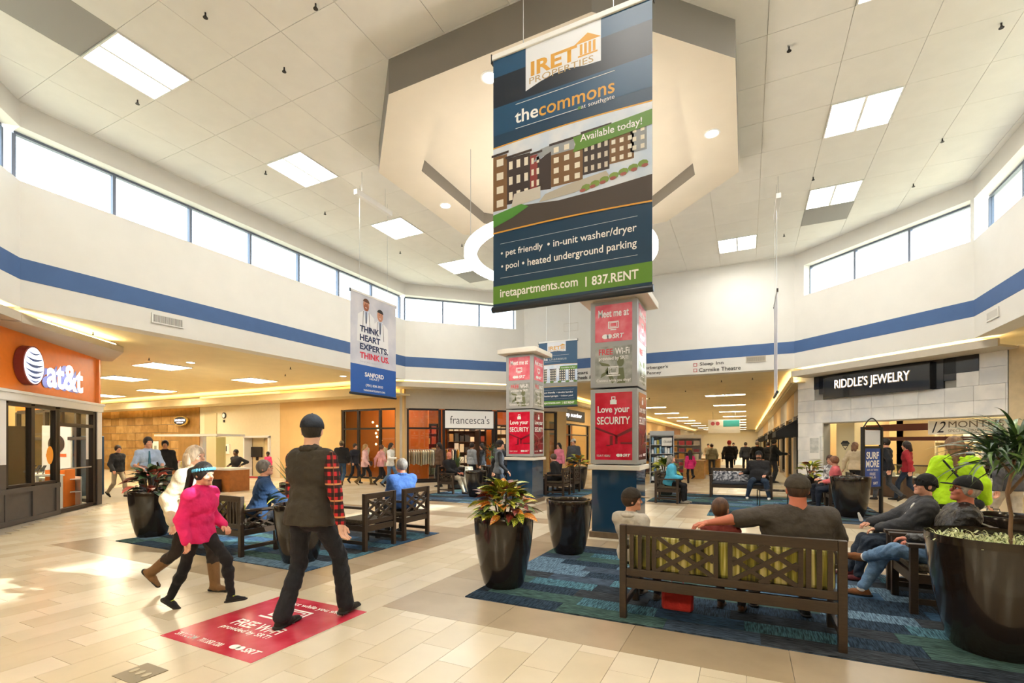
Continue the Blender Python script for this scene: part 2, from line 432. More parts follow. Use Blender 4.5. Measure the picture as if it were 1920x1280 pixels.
for x, y, lb in [(-3.5, -3, 'straight behind the camera'), (-3.5, -8, 'far behind the camera'), (-8, -3, 'behind the camera to the left'), (2, -3, 'behind the camera to the right'), (9, 9, 'in the right side passage, middle'), (9, 4, 'in the right side passage, south'), (14, 7, 'far down the right side passage')]:
    troffer(x, y, ZS - .02, 1.2, 1.2, M_lamplow, 'recessed low ceiling light outside the photo, ' + lb, 'ceiling lights behind the camera')
for x, y, lb in [(-15.5, 9.0, 'small round downlight in the low ceiling right of the orange shop'), (-13.5, 13.3, 'small round downlight in the low ceiling left of the heart banner')]:
    downlight(x, y, ZS - .003, lb)
for k, (x, y) in enumerate(sorted([(-13.3, 5.6), (-15.8, 8.0), (-17.5, 9.5), (-15.0, 12.0), (-13.5, 11), (-.9, 20.8), (-4.4, 22), (-2.6, 24), (-4.8, 27), (.2, 20.5)], key=lambda p: p[0] ** 2 + p[1] ** 2)):
    dup(sp0, (x, y, ZS - .07), label='small dark sprinkler head under the low ceiling, %s from the camera' % (ORDN[k] if k < 9 else 'farthest'), group='sprinklers under the low ceiling')

# ------------------------------------------------------------------ floor
M_grout = mat('grout', '#8f8678', 0.8)
M_tile = [mat('porcelain tile cream', '#d2c5ad', 0.25, noise=0.05, nscale=2.5, bump=0.015, bscale=25), mat('porcelain tile pale cream', '#d8ccb6', 0.25, noise=0.05, nscale=2.5, bump=0.015, bscale=25), mat('porcelain tile warm cream', '#cdbfa5', 0.25, noise=0.06, nscale=2.5, bump=0.015, bscale=25)]
M_band = [mat('porcelain tile taupe', '#a8957a', 0.27, noise=0.08, nscale=3, bump=0.015, bscale=25), mat('porcelain tile taupe light', '#af9d84', 0.27, noise=0.08, nscale=3, bump=0.015, bscale=25)]
fl = MB(); fl.box(-42, -14, -.12, 26, 96, -.008); floor = struct(fl.build('floor', M_grout))
carpets = [(-9.35, 4.24, -4.95, 7.16), (-2.65, 4.30, 2.75, 7.24), (-9.1, 11.1, -6.3, 13.62), (-9.1, 13.62, -4.5, 16.4), (-0.8, 11.57, 2.75, 13.62), (-2.5, 13.62, 2.75, 16.4)]
bands = [(-9.95, 3.63, -4.36, 7.76), (-3.23, 3.69, 3.4, 7.84), (-9.7, 10.5, -6.3, 13.62), (-9.7, 13.0, -3.95, 17.0), (-1.4, 10.97, 3.4, 14), (-3.1, 13.02, 3.4, 17.0),
         (-4.95, 7.76, -4.36, 12.4), (-3.23, 7.84, -2.65, 13.02), (-9.95, 8.95, 3.4, 9.55)]
def sub(rects, cut):
    out = []
    for (x0, y0, x1, y1) in rects:
        a0, b0, a1, b1 = max(x0, cut[0]), max(y0, cut[1]), min(x1, cut[2]), min(y1, cut[3])
        if a0 >= a1 - 1e-6 or b0 >= b1 - 1e-6: out.append((x0, y0, x1, y1)); continue
        if x0 < a0: out.append((x0, y0, a0, y1))
        if a1 < x1: out.append((a1, y0, x1, y1))
        if y0 < b0: out.append((a0, y0, a1, b0))
        if b1 < y1: out.append((a0, b1, a1, y1))
    return [r for r in out if r[2] - r[0] > .02 and r[3] - r[1] > .02]
def inview(x, y, m=.25):
    s_, c_ = math.sin(cam.rotation_euler.z), math.cos(cam.rotation_euler.z)
    D = -x * s_ + y * c_; X = x * c_ + y * s_
    return D > 2.7 and abs(X) < D * 1.10 + m, D
tiles = []
TW, TLn = 0.2935, 0.612
for i in range(-62, 52):
    x0 = -2.643 + TW * i
    off = 3.357 - .204 * i
    for j in range(-30, 160):
        y0 = off + TLn * (j - 5) ; y0 = y0 - TLn * math.floor((off - 3.357) / TLn)
        if y0 < -3 or y0 > 40 or (y0 > 19 and not (-8.6 < x0 < 1.8)): continue
        if x0 < -12 and (y0 > 16): continue
        if x0 > 6.5 or x0 + y0 > 21.5 or x0 + y0 < -8.8: continue
        rs = [(x0, y0, x0 + TW, y0 + TLn)]
        for b_ in bands: rs = sub(rs, b_)
        for r in rs: tiles.append((r, 0))
for b_ in bands:
    bw, bd = 1.174, 0.6
    nx = int((b_[2] - b_[0]) / bw) + 1; ny = int((b_[3] - b_[1]) / bd) + 1
    for i in range(nx):
        for j in range(ny):
            r0 = (b_[0] + i * bw, b_[1] + j * bd, min(b_[0] + (i + 1) * bw, b_[2]), min(b_[1] + (j + 1) * bd, b_[3]))
            rs = [r0]
            for c in carpets: rs = sub(rs, c)
            for o_ in bands[:bands.index(b_)]: rs = sub(rs, o_)
            for r in rs: tiles.append((r, 1))
rank = []
for r, kd in tiles:
    v, D = inview((r[0] + r[2]) / 2, (r[1] + r[3]) / 2)
    rank.append((D if v else 999, r, kd))
rank.sort(key=lambda t: t[0])
far = MB(); rnd = random.Random(3)
for k, (D, r, kd) in enumerate(rank):
    g = .0018; m = rnd.choice(M_band if kd else M_tile)
    q = (r[0] + g, r[1] + g, -.008, r[2] - g, r[3] - g, 0.0)
    if k < 300 and D < 900:
        part('floor_tile' if not kd else 'border_tile', m, floor, q)
    else: far.box(*q, m)
fo = far.build('floor_tiles', None, floor); fo['kind'] = 'stuff'
b = MB(); b.box(-42, -14, -.008, 26, -3, 0); b.box(-42, 19.6, -.008, -8.6, 96, 0); b.box(1.7, 19.4, -.008, 26, 96, 0); b.box(-8.6, 40, -.008, 1.7, 96, 0); b.box(-42, -3, -.008, -20.8, 19.6, 0); b.box(12, -3, -.008, 26, 19.4, 0)
struct(b.build('floor_far', M_tile[2]))
# carpets: woven tiles in blues, each laid piece its own
M_car = [mat('carpet ' + str(i), c, 0.95, col2=c2, nscale=7, bump=0.35, bscale=120, stretch=(1.2, 13, 1) if i % 3 else (13, 1.2, 1), spec=.1) for i, (c, c2) in enumerate(
    [('#35475a', '#1b2531'), ('#47688a', '#24384c'), ('#474c54', '#202429'), ('#598698', '#2a4350'), ('#506074', '#28313d'), ('#54736e', '#28393b'), ('#7390a6', '#3a4d60'), ('#3a434e', '#181c22')])]
cb = MB()
for c in carpets: cb.box(c[0], c[1], -.008, c[2], c[3], .004)
carpet_names = ['blue patchwork carpet of mixed tiles under the near right benches', 'blue patchwork carpet under the left benches', 'blue patchwork carpet at the far left by the seated bald man', 'blue patchwork carpet at the far right under the bench facing the camera']
for nm, cs in zip(carpet_names, ([carpets[1]], [carpets[0]], carpets[2:4], carpets[4:6])):
    b = MB()
    for c in cs: b.box(c[0], c[1], -.008, c[2], c[3], .003)
    co = tag(b.build('carpet', M_car[4]), nm, 'carpet')
    pcs = []
    for c in cs:
        y = c[1]
        row = 0
        while y < c[3] - .01:
            hgt = min(.25, c[3] - y); x = c[0] - (.37 * row) % 1.0
            while x < c[2] - .01:
                w_ = rnd.choice([.5, .75, 1.0])
                xa, xb = max(x, c[0]), min(x + w_, c[2])
                if xb - xa > .03: pcs.append((xa, y, xb, y + hgt))
                x += w_
            y += hgt; row += 1
    for p_ in pcs:
        b = MB(); e = .0015
        b.box(p_[0] + e, p_[1] + e, .003, p_[2] - e, p_[3] - e, .0085)
        b.build('carpet_tile', rnd.choice(M_car), co)
# red floor graphic, flat print on the tiles
M_red = mat('floor decal red', '#b5102f', 0.22, col2='#d14a5c', nscale=2.2)
fm = thing('floor_sticker', 'red free wi-fi floor graphic the walking man steps on', 'floor sticker', (-4.40, 2.31, 0))
part('sticker_sheet', M_red, fm, (0, 0, .0, 1.15, 1.19, .0025))
FL = ((1, 0, 0), (0, 1, 0)); FN = ((0, 1, 0), (-1, 0, 0))
# ------------------------------------------------------------------ lettering and printed art
M_print = {}
def ink(c, rough=.55):
    k = c + str(rough)
    if k not in M_print: M_print[k] = mat('print ' + c.strip('#') + ('' if rough == .55 else ' gloss'), c, rough)
    return M_print[k]
def flat(parent, name, m, pts, y=-.001, plane=XZ, o=(0, 0, 0), label=None):
    """a thin printed shape on the plane through o; y is how far it stands off towards the reader"""
    ux, uz = Vector(plane[0]), Vector(plane[1]); nrm = ux.cross(uz)
    b = MB(); n = len(pts); O = Vector(o)
    b.add([tuple(O + ux * p[0] + uz * p[1] + nrm * (-y)) for p in pts], [tuple(range(n))])
    me = bpy.data.meshes.new(name); me.from_pydata(b.v, [], b.f); me.materials.append(m)
    q = link_mesh(name, me, parent, label=label)
    return q
def rect(x0, z0, x1, z1): return [(x0, z0), (x1, z0), (x1, z1), (x0, z1)]
def multi(parent, name, m, polys, y, plane=XZ, o=(0, 0, 0)):
    ux, uz = Vector(plane[0]), Vector(plane[1]); nrm = ux.cross(uz); O = Vector(o); b = MB()
    for pts in polys:
        b.add([tuple(O + ux * p[0] + uz * p[1] + nrm * (-y)) for p in pts], [tuple(range(len(pts)))])
    me = bpy.data.meshes.new(name); me.from_pydata(b.v, [], b.f); me.materials.append(m)
    o_ = link_mesh(name, me, parent)
    if len(polys) > 6: o_['kind'] = 'stuff'
    return o_
def frame_polys(x0, z0, x1, z1, t): return [rect(x0, z0, x1, z0 + t), rect(x0, z1 - t, x1, z1), rect(x0, z0 + t, x0 + t, z1 - t), rect(x1 - t, z0 + t, x1, z1 - t)]
def circ(cx, cz, r, n=20, rz=None, a0=0, a1=2 * PI): return [(cx + r * math.cos(a0 + (a1 - a0) * k / n), cz + (rz or r) * math.sin(a0 + (a1 - a0) * k / n)) for k in range(n)]
def tx(s, parent, x, z, w, h, m, y=-.002, plane=XZ, o=(0, 0, 0), **kw):
    ux, uz = Vector(plane[0]), Vector(plane[1]); nrm = ux.cross(uz)
    text(s, parent, Vector(o) + ux * x + uz * z + nrm * (-y), w, h, m, plane, **kw)

def srt_mark(parent, x, z, w, m, y, plane=XZ, o=(0, 0, 0)):
    h = w * .26
    multi(parent, 'emblem', m, [circ(x - w * .36, z, w * .15, 16, h * .42), circ(x - w * .17, z, w * .11, 14, h * .4)], y, plane, o)
    tx('SRT', parent, x + w * .22, z, w * .52, h * .8, m, y, plane, o, shear=.25, bold=.03)

# floor sticker print
P = (FN[0], FN[1])
ofs = (1.15, 0, .0027)
tx('Connect while you shop!', fm, 1.02, .58, .0, 0, M_wtext) if False else None
def ftx(s, x, y, w, h, **k): text(s, fm, (x, y, .0032), w, h, M_wtext, ((0, 1, 0), (-1, 0, 0)), **k)
def frect(polys, nm): multi(fm, nm, M_wtext, polys, -.0006, ((0, 1, 0), (-1, 0, 0)), (0, 0, .0026))
# the print reads from the east side of the sheet, its top towards the west edge... its baseline runs along +x
def gtx(s, cx, cy, w, h, **k): text(s, fm, (cx, cy, .0032), w, h, M_wtext, ((1, 0, 0), (0, 1, 0)), **k)
gtx('Connect while you shop!', .57, 1.04, .92, .09, bold=.012)
gtx('FREE Wi-Fi', .56, .49, .60, .13, bold=.02)
gtx('provided by SRT!', .56, .36, .60, .085, bold=.012)
gtx('SRT.COM', .20, .10, .26, .06, bold=.012); gtx('701.858.1200', .52, .10, .28, .06, bold=.012)
multi(fm, 'laptop_icon', M_wtext, frame_polys(.37, .72, .73, .94, .025) + frame_polys(.42, .76, .68, .90, .012) + [rect(.32, .66, .78, .69)], -.0032, ((1, 0, 0), (0, 1, 0)))
srt_mark(fm, .90, .13, .34, M_wtext, -.0032, ((1, 0, 0), (0, 1, 0)))

# ------------------------------------------------------------------ poster columns
M_colgrey = mat('satin grey aluminium', '#a9a9a8', 0.45, 0.2)
M_colblue = mat('column base gloss navy', '#20405c', 0.08, coat=0.5)
M_capcream = mat('column cap cream', '#d9d2c4', 0.6)
M_plinth = mat('wood plinth brown', '#6d5a45', 0.5, noise=.2, nscale=10)
M_pink = mat('poster print pink', '#ea8790', 0.25, col2='#e0606e', nscale=5)
M_crim = mat('poster print crimson', '#c8102e', 0.2, col2='#e2264a', nscale=4)
M_maroon = mat('poster print maroon', '#5e1220', 0.2, col2='#8a1c30', nscale=4)
M_photo = mat('poster print grey photo', '#b3b4ad', 0.3, col2='#8d9087', nscale=6)
def poster_column(x, y, w, label):
    t = thing('poster_column', label, 'column', (x + w / 2, y + w / 2, 0))
    h = w / 2; e = .10
    part('plinth', M_plinth, t, (-h - .02, -h - .02, 0, h + .02, h + .02, .10), bevel=.01)
    part('base', M_colblue, t, (-h + .02, -h + .02, .10, h - .02, h - .02, 1.16))
    part('ledge', M_capcream, t, (-h - .04, -h - .04, 1.16, h + .04, h + .04, 1.24), bevel=.008)
    for nm, z0, z1 in (('lower_light_box', 1.26, 2.53), ('upper_light_box', 2.56, 4.02)):
        bx = part(nm, M_colgrey, t, (-h, -h, z0, h, h, z1), bevel=.008)
    part('cap', M_capcream, t, (-h - .18, -h - .18, 4.05, h + .18, h + .18, 4.17), (-h + .03, -h + .03, 4.02, h - .03, h - .03, 4.05), (-h - .1, -h - .1, 4.17, h + .1, h + .1, 4.2), bevel=.01)
    for k in range(4):
        a = k * PI / 2; u = Vector((math.cos(a), math.sin(a), 0)); n = Vector((math.sin(a), -math.cos(a), 0)); pl = (tuple(u), (0, 0, 1)); o = tuple(n * h)
        def pp(m, x0, z0, x1, z1, lab=None): return flat(t, 'poster', m, rect(x0, z0, x1, z1), -.004, pl, o, lab)
        q = h - .085
        pp(M_pink, -q, 3.33, q, 3.96, 'pink poster reading Meet me at')
        tx('Meet me at', t, 0, 3.81, q * 1.65, .13, M_wtext, -.007, pl, o, bold=.02)
        multi(t, 'monitor_icon', M_wtext, frame_polys(-.09, 3.55, .09, 3.67, .016) + frame_polys(-.06, 3.575, .06, 3.65, .008) + [rect(-.05, 3.52, .05, 3.54)], -.007, pl, o)
        srt_mark(t, 0, 3.42, .38, M_wtext, -.007, pl, o)
        pp(M_photo, -q, 2.62, q, 3.25, 'grey photo poster reading free wi-fi')
        # a blurred figure among leaves, as on the poster
        multi(t, 'poster_picture', mat('poster olive', '#6f7452', .4), [[(-.22, 2.72), (-.05, 2.82), (-.02, 2.88), (-.2, 2.79)], [(-.25, 3.0), (-.08, 2.95), (-.05, 2.91), (-.2, 2.93)], circ(.12, 2.98, .06, 10, .085), [(.06, 2.62), (.2, 2.62), (.17, 2.88), (.08, 2.88)], [(-.02, 2.62), (.03, 2.66), (-.1, 2.9), (-.14, 2.84)]], -.0055, pl, o)
        tx('FREE', t, -.13, 3.16, .24, .10, mat('poster red text', '#e04a52', .4), -.007, pl, o, bold=.015)
        tx('Wi-Fi', t, .15, 3.16, .24, .11, M_wtext, -.007, pl, o, bold=.02)
        tx('provided by SRT!', t, 0, 3.04, .50, .075, M_wtext, -.007, pl, o, bold=.012)
        multi(t, 'laptop_icon', M_wtext, frame_polys(-.085, 2.78, .085, 2.91, .014) + frame_polys(-.055, 2.80, .055, 2.885, .007) + [rect(-.115, 2.75, .115, 2.765)], -.007, pl, o)
        tx('Connect while you shop!', t, 0, 2.67, .58, .06, M_wtext, -.007, pl, o, bold=.012)
        side = (k == 1)
        pp(M_maroon if side else M_crim, -q, 1.33, q, 2.47, 'crimson poster reading Love your SECURITY' if not side else 'dark maroon poster on the side')
        multi(t, 'padlock_icon', M_wtext, [rect(-.055, 2.27, .055, 2.34)] + frame_polys(-.035, 2.34, .035, 2.40, .013), -.007, pl, o)
        tx('Love your', t, 0, 2.17, q * 1.72, .15, M_wtext, -.007, pl, o, bold=.02)
        tx('SECURITY', t, 0, 1.995, q * 1.78, .13, M_wtext, -.007, pl, o, bold=.02)
        dkp = mat('poster dark red', '#7e0d22', .3)
        multi(t, 'poster_picture', dkp, [[(-q, 1.90), (0.05, 1.75), (.05, 1.72), (-q, 1.86)], [(q, 1.88), (.05, 1.75), (.05, 1.70), (q, 1.82)], rect(-.06, 1.58, -.01, 1.74), rect(.03, 1.60, .07, 1.74), rect(-.12, 1.565, -.06, 1.585), rect(.12, 1.60, q, 1.63)], -.0055, pl, o)
        tx('YOUR IT. PEOPLE', t, -.17, 1.40, .24, .035, M_wtext, -.007, pl, o, shear=.2, bold=.01)
        srt_mark(t, .17, 1.41, .24, M_wtext, -.007, pl, o)
    return t
poster_column(-2.42, 8.03, .80, 'nearer square poster column with navy base and red Love your SECURITY poster, behind the two boys on the bench')
poster_column(-5.95, 11.80, .80, 'farther square poster column with pink and crimson posters, left of the small hanging banner')

# ------------------------------------------------------------------ hanging banners
M_navy = mat('banner navy', '#123a57', 0.35); M_teal = mat('banner teal', '#164a6e', 0.35); M_mid = mat('banner dark navy', '#14202f', 0.35)
M_gold = mat('banner gold', '#d9a03c', 0.4); M_green = mat('banner green', '#5c8a2c', 0.35); M_sky = mat('banner printed sky', '#c3d3e6', 0.4, col2='#e6e9ee', nscale=2.5)
def wave_line(x0, z0, x1, z1, t, amp, n=14):
    up = []; dn = []
    for k in range(n + 1):
        f = k / n; z = z0 + (z1 - z0) * f + amp * math.sin(PI * f); x = x0 + (x1 - x0) * f
        up.append((x, z + t)); dn.append((x, z))
    return up, dn
def banner_frame(t, W, H, top, wires):
    part('top_rail', M_panelwhite, t, (-.01, -.02, H, W + .01, .02, H + .05), bevel=.006)
    b = MB(); b.tube([(-.01, 0, .025), (W + .01, 0, .025)], .032, 10); b.build('bottom_rail', M_mid if top else M_mid, t, smooth=True)
    b = MB(); b.box(-.018, -.02, H - .03, -.008, .02, H + .06); b.box(W + .008, -.02, H - .03, W + .018, .02, H + .06); b.build('end_clip', M_black, t)
    for x in wires:
        b = MB(); b.tube([(x, 0, H + .05), (x, 0, top)], .004, 5); b.build('hanging_wire', M_steel, t)
def estate_banner(t, W, H, second=False):
    F_ = lambda z: H * (1 - z)
    part('banner_cloth', M_navy, t, (0, -.003, .04, W, .003, H))
    Y = -.004
    multi(t, 'printed_band', M_teal, [rect(0, F_(.07), W, H), rect(0, F_(.30), W, F_(.19))] if not second else [rect(0, F_(.34), W, H)], Y)
    if not second: multi(t, 'printed_band', M_mid, [rect(0, F_(.19), W, F_(.07))], Y)
    x0, x1 = .23 * W, .71 * W
    tagp = [(x0, H), (x0, F_(.165))] + [(x0 + (x1 - x0) * f, F_(.165 - .03 * math.sin(PI * f))) for f in (.2, .4, .6, .8)] + [(x1, F_(.15)), (x1, H)]
    flat(t, 'printed_tag', mat('banner white', '#e4e6ea', .4), tagp[::-1], Y - .001)
    tx('IRET', t, .415 * W, F_(.088), .30 * W, .055 * H, M_gold, Y - .002, bold=.03)
    g = W / 1.51; cx = .63 * W
    multi(t, 'emblem', M_gold, [[(cx - .13 * g, F_(.062)), (cx + .12 * g, F_(.062)), (cx, F_(.032))]] + [rect(cx + d * g - .012 * g, F_(.105), cx + d * g + .012 * g, F_(.066)) for d in (-.06, -.02, .02, .06)] + [rect(cx - .09 * g, F_(.112), cx + .09 * g, F_(.106))], Y - .002)
    tx('PROPERTIES', t, .46 * W, F_(.132), .41 * W, .024 * H, mat('banner tan text', '#b79a6a', .4), Y - .002)
    ln = [rect(.16 * W, F_(.204), .79 * W, F_(.202)), rect(.16 * W, F_(.298), .57 * W, F_(.296))]
    multi(t, 'printed_rule', M_wtext, ln, Y - .002)
    if not second:
        tx('the', t, .235 * W, F_(.253), .16 * W, .05 * H, M_wtext, Y - .002, bold=.015)
        tx('commons', t, .555 * W, F_(.262), .47 * W, .036 * H, M_gold, Y - .002, bold=.01)
        tx('at southgate', t, .69 * W, F_(.296), .20 * W, .02 * H, M_wtext, Y - .002)
        flat(t, 'printed_square', M_green, rect(.57 * W, F_(.301), .59 * W, F_(.29)), Y - .002)
    else:
        tx('the', t, .17 * W, F_(.253), .14 * W, .045 * H, M_wtext, Y - .002, bold=.015)
        tx('chateaus', t, .50 * W, F_(.256), .46 * W, .042 * H, mat('banner grey text', '#9aa3a8', .4), Y - .002, bold=.01)
    # printed picture of an apartment block
    up, dn = wave_line(0, F_(.352), W, F_(.352), .012, .02)
    u2, d2 = wave_line(0, F_(.69), W, F_(.695), .014, .015)
    flat(t, 'printed_picture', M_sky, [p for p in d2] + [p for p in reversed(dn)], Y - .001)
    flat(t, 'printed_rule', M_gold, dn + up[::-1], Y - .002); flat(t, 'printed_rule', M_gold, d2 + u2[::-1], Y - .004)
    brown, grey_, dk, win_, cream_ = ink('#7b5a36'), ink('#9a9fa3'), ink('#3b2f2b'), ink('#e9e2cf'), ink('#cfc6b5')
    def bld(x0, x1, za, zb, fl, m, roofm=dk, cols=3, colr=win_):
        multi(t, 'printed_building', m, [rect(x0 * W, F_(zb), x1 * W, F_(za))], Y - .002)
        multi(t, 'printed_roof', roofm, [[((x0 - .012) * W, F_(za)), ((x1 + .012) * W, F_(za - .003)), ((x1 + .012) * W, F_(za - .012)), ((x0 - .012) * W, F_(za - .009))]], Y - .0035)
        ws = []
        for i in range(fl):
            for j in range(cols):
                cx_ = (x0 + (x1 - x0) * (j + .5) / cols) * W; cz = F_(za + (zb - za) * (i + .5) / fl); ww = (x1 - x0) * W / cols * .24; hh = (zb - za) * H / fl * .26
                ws.append(rect(cx_ - ww, cz - hh, cx_ + ww, cz + hh))
        multi(t, 'printed_windows', colr, ws, Y - .003)
    if not second:
        bld(0, .10, .385, .60, 4, brown, cols=1); bld(.10, .26, .405, .585, 3, dk, cols=3); bld(.26, .33, .42, .55, 3, ink('#8e3b35'), cols=2)
        flat(t, 'printed_wall', dk, [(.31 * W, F_(.56)), (.40 * W, F_(.565)), (.40 * W, F_(.42)), (.31 * W, F_(.45))], Y - .0025)
        flat(t, 'printed_roof', grey_, [(.28 * W, F_(.45)), (.40 * W, F_(.425)), (.40 * W, F_(.40)), (.33 * W, F_(.405))], Y - .003)
        bld(.40, .60, .405, .56, 4, brown, cols=3); multi(t, 'printed_wall', grey_, [rect(.40 * W, F_(.44), .60 * W, F_(.405))], Y - .0027)
        bld(.60, .76, .395, .545, 4, dk, cols=4, colr=cream_); bld(.76, .90, .41, .53, 4, brown, cols=3); bld(.88, .97, .42, .51, 3, grey_, cols=2)
        flat(t, 'printed_porch', ink('#cbc6bb'), [(.13 * W, F_(.60)), (.33 * W, F_(.59)), (.33 * W, F_(.545)), (.15 * W, F_(.55))], Y - .0036)
        flat(t, 'printed_road', ink('#4a4038'), [(0, F_(.685)), (W, F_(.69)), (W, F_(.60)), (.75 * W, F_(.61)), (.45 * W, F_(.615)), (.2 * W, F_(.60)), (.0, F_(.66))], Y - .0024)
        flat(t, 'printed_lawn', ink('#4f9136'), [(0, F_(.665)), (.14 * W, F_(.64)), (.25 * W, F_(.61)), (.2 * W, F_(.595)), (0, F_(.615))], Y - .0038)
        flat(t, 'printed_wall', ink('#b8b2a4'), [(.32 * W, F_(.605)), (.55 * W, F_(.60)), (.76 * W, F_(.57)), (.74 * W, F_(.55)), (.5 * W, F_(.565)), (.36 * W, F_(.58))], Y - .0038)
        multi(t, 'printed_shrubs', ink('#7f9a4a'), [circ((.62 + .055 * k) * W, F_(.592 - .006 * k), .045, 8, .03) for k in range(7)], Y - .0042)
        multi(t, 'printed_flowers', ink('#a05a50'), [circ((.6 + .06 * k) * W, F_(.600 - .006 * k), .03, 7, .016) for k in range(7)], Y - .0046)
        flat(t, 'printed_ribbon', M_green, [(.54 * W, F_(.452)), (.555 * W, F_(.425)), (.54 * W, F_(.398)), (W, F_(.378)), (W, F_(.43))], Y - .005)
        tx('Available today!', t, .765 * W, F_(.413), .36 * W, .034 * H, M_wtext, Y - .006, bold=.012)
        tx('• pet friendly', t, .20 * W, F_(.775), .29 * W, .032 * H, M_wtext, Y - .002, bold=.012)
        tx('• in-unit washer/dryer', t, .645 * W, F_(.775), .54 * W, .036 * H, M_wtext, Y - .002, bold=.012)
        tx('• pool', t, .12 * W, F_(.827), .125 * W, .032 * H, M_wtext, Y - .002, bold=.012)
        tx('• heated underground parking', t, .56 * W, F_(.829), .71 * W, .036 * H, M_wtext, Y - .002, bold=.012)
    else:
        for k in range(4): bld(.06 + .24 * k, .22 + .24 * k, .42, .60, 5, ink('#4c4f52'), cols=3)
        multi(t, 'printed_lawn', ink('#5f8040'), [circ((.15 + .2 * k) * W, F_(.61), .08, 8, .04) for k in range(5)], Y - .0038)
        flat(t, 'printed_road', ink('#8f8f8c'), rect(0, F_(.69), W, F_(.62)), Y - .0036)
        flat(t, 'printed_ribbon', M_green, rect(.56 * W, F_(.43), W, F_(.375)), Y - .005)
        tx('Available today!', t, .77 * W, F_(.403), .36 * W, .03 * H, M_wtext, Y - .006)
        tx('• pet friendly  • on-site laundry', t, .5 * W, F_(.775), .78 * W, .032 * H, M_wtext, Y - .002, bold=.012)
        tx('• heated garages  • indoor pool', t, .5 * W, F_(.828), .78 * W, .032 * H, M_wtext, Y - .002, bold=.012)
    multi(t, 'printed_rule', ink('#c7ced6'), [rect(.05 * W, F_(.734), .92 * W, F_(.7325)), rect(.05 * W, F_(.869), .92 * W, F_(.8675))], Y - .002)
    flat(t, 'printed_band', M_green, rect(0, F_(.968), W, F_(.898)), Y - .001)
    tx('iretapartments.com', t, .31 * W, F_(.934), .52 * W, .042 * H, M_wtext, Y - .002, bold=.015)
    tx('|', t, .62 * W, F_(.934), .008 * W, .036 * H, M_wtext, Y - .002)
    tx('837.RENT', t, .79 * W, F_(.934), .27 * W, .034 * H, M_wtext, Y - .002, bold=.02)
bn = thing('hanging_banner', 'largest hanging banner, navy apartment advert with gold and white lettering, front centre', 'banner', (-2.22, 4.13, 2.88), 0, 'hanging banners')
estate_banner(bn, 1.51, 2.45); banner_frame(bn, 1.51, 2.45, ZC - 2.88, (.32, 1.18))
bn2 = thing('hanging_banner', 'small far apartment banner in lighter blue behind the farther poster column', 'banner', (-7.0, 16.6, 2.95), 0, 'hanging banners')
estate_banner(bn2, 1.51, 2.40, True); banner_frame(bn2, 1.51, 2.40, ZC - 2.95, (.3, 1.2))
# heart banner on the left, printed side faces east
hb = thing('hanging_banner', 'white and blue hanging banner reading THINK HEART EXPERTS with two men in white coats', 'banner', (-8.42, 8.52, 2.79), PI / 2, 'hanging banners')
W, H = 1.63, 2.45
part('banner_cloth', mat('banner pale grey', '#d9dae3', .4, col2='#bfc3d2', nscale=1.5), hb, (0, -.003, .04, W, .003, H))
def figure_print(t, cx, base, s, hair, beard, dy=0.0):
    sk = ink('#c98f74'); coat = ink('#eceef2')
    flat(t, 'printed_coat', coat, [(cx - .30 * s, base), (cx + .30 * s, base), (cx + .27 * s, base + .62 * s), (cx + .08 * s, base + .74 * s), (cx - .08 * s, base + .74 * s), (cx - .27 * s, base + .62 * s)], -.005 + dy)
    flat(t, 'printed_shirt', ink('#b9c6dc'), [(cx, base + .35 * s), (cx + .07 * s, base + .74 * s), (cx - .07 * s, base + .74 * s)], -.0055 + dy)
    flat(t, 'printed_tie', ink('#39415a'), [(cx - .02 * s, base + .45 * s), (cx + .02 * s, base + .45 * s), (cx + .015 * s, base + .72 * s), (cx - .015 * s, base + .72 * s)], -.006 + dy)
    multi(t, 'printed_stethoscope', ink('#3d4350'), [[(cx - .12 * s, base + .3 * s), (cx - .105 * s, base + .3 * s), (cx - .085 * s, base + .72 * s), (cx - .10 * s, base + .72 * s)], [(cx + .12 * s, base + .3 * s), (cx + .135 * s, base + .3 * s), (cx + .10 * s, base + .72 * s), (cx + .085 * s, base + .72 * s)]], -.006 + dy)
    flat(t, 'printed_face', sk, circ(cx, base + .88 * s, .10 * s, 16, .14 * s), -.0062 + dy)
    if beard: flat(t, 'printed_beard', ink('#9c5a3c'), circ(cx, base + .82 * s, .088 * s, 12, .085 * s), -.0066 + dy)
    flat(t, 'printed_hair', ink(hair), circ(cx, base + .93 * s, .108 * s, 12, .10 * s, 0, PI), -.007 + dy)
    multi(t, 'printed_eyes', ink('#2c2422'), [circ(cx - .035 * s, base + .90 * s, .012 * s, 8), circ(cx + .035 * s, base + .90 * s, .012 * s, 8)], -.0075 + dy)
    flat(t, 'printed_smile', ink('#f0e6e0'), circ(cx, base + .825 * s, .035 * s, 10, .018 * s, PI, 2 * PI), -.008 + dy)
figure_print(hb, .52, 1.30, 1.05, '#6b4632', True); figure_print(hb, 1.02, 1.12, 1.08, '#211c1b', False, -.0004)
for i, (s, c) in enumerate((('THINK', '#27375f'), ('HEART', '#27375f'), ('EXPERTS.', '#27375f'), ('THINK US.', '#d8344c'))):
    w_ = (.68, .72, 1.02, 1.06)[i]
    tx(s, hb, .30 + w_ / 2, 1.62 - i * .215, w_, .155, ink(c), -.010, bold=.035)
tx('SANFORD HEART', hb, .62, .82, .62, .045, ink('#aab0bf'), -.010)
flat(hb, 'printed_band', mat('banner royal blue', '#1556a8', .35), rect(0, .04, W, .74), -.005)
tx('SANFORD', hb, W / 2, .52, .68, .11, M_wtext, -.007, bold=.03); tx('HEART', hb, W / 2, .425, .36, .05, M_wtext, -.007)
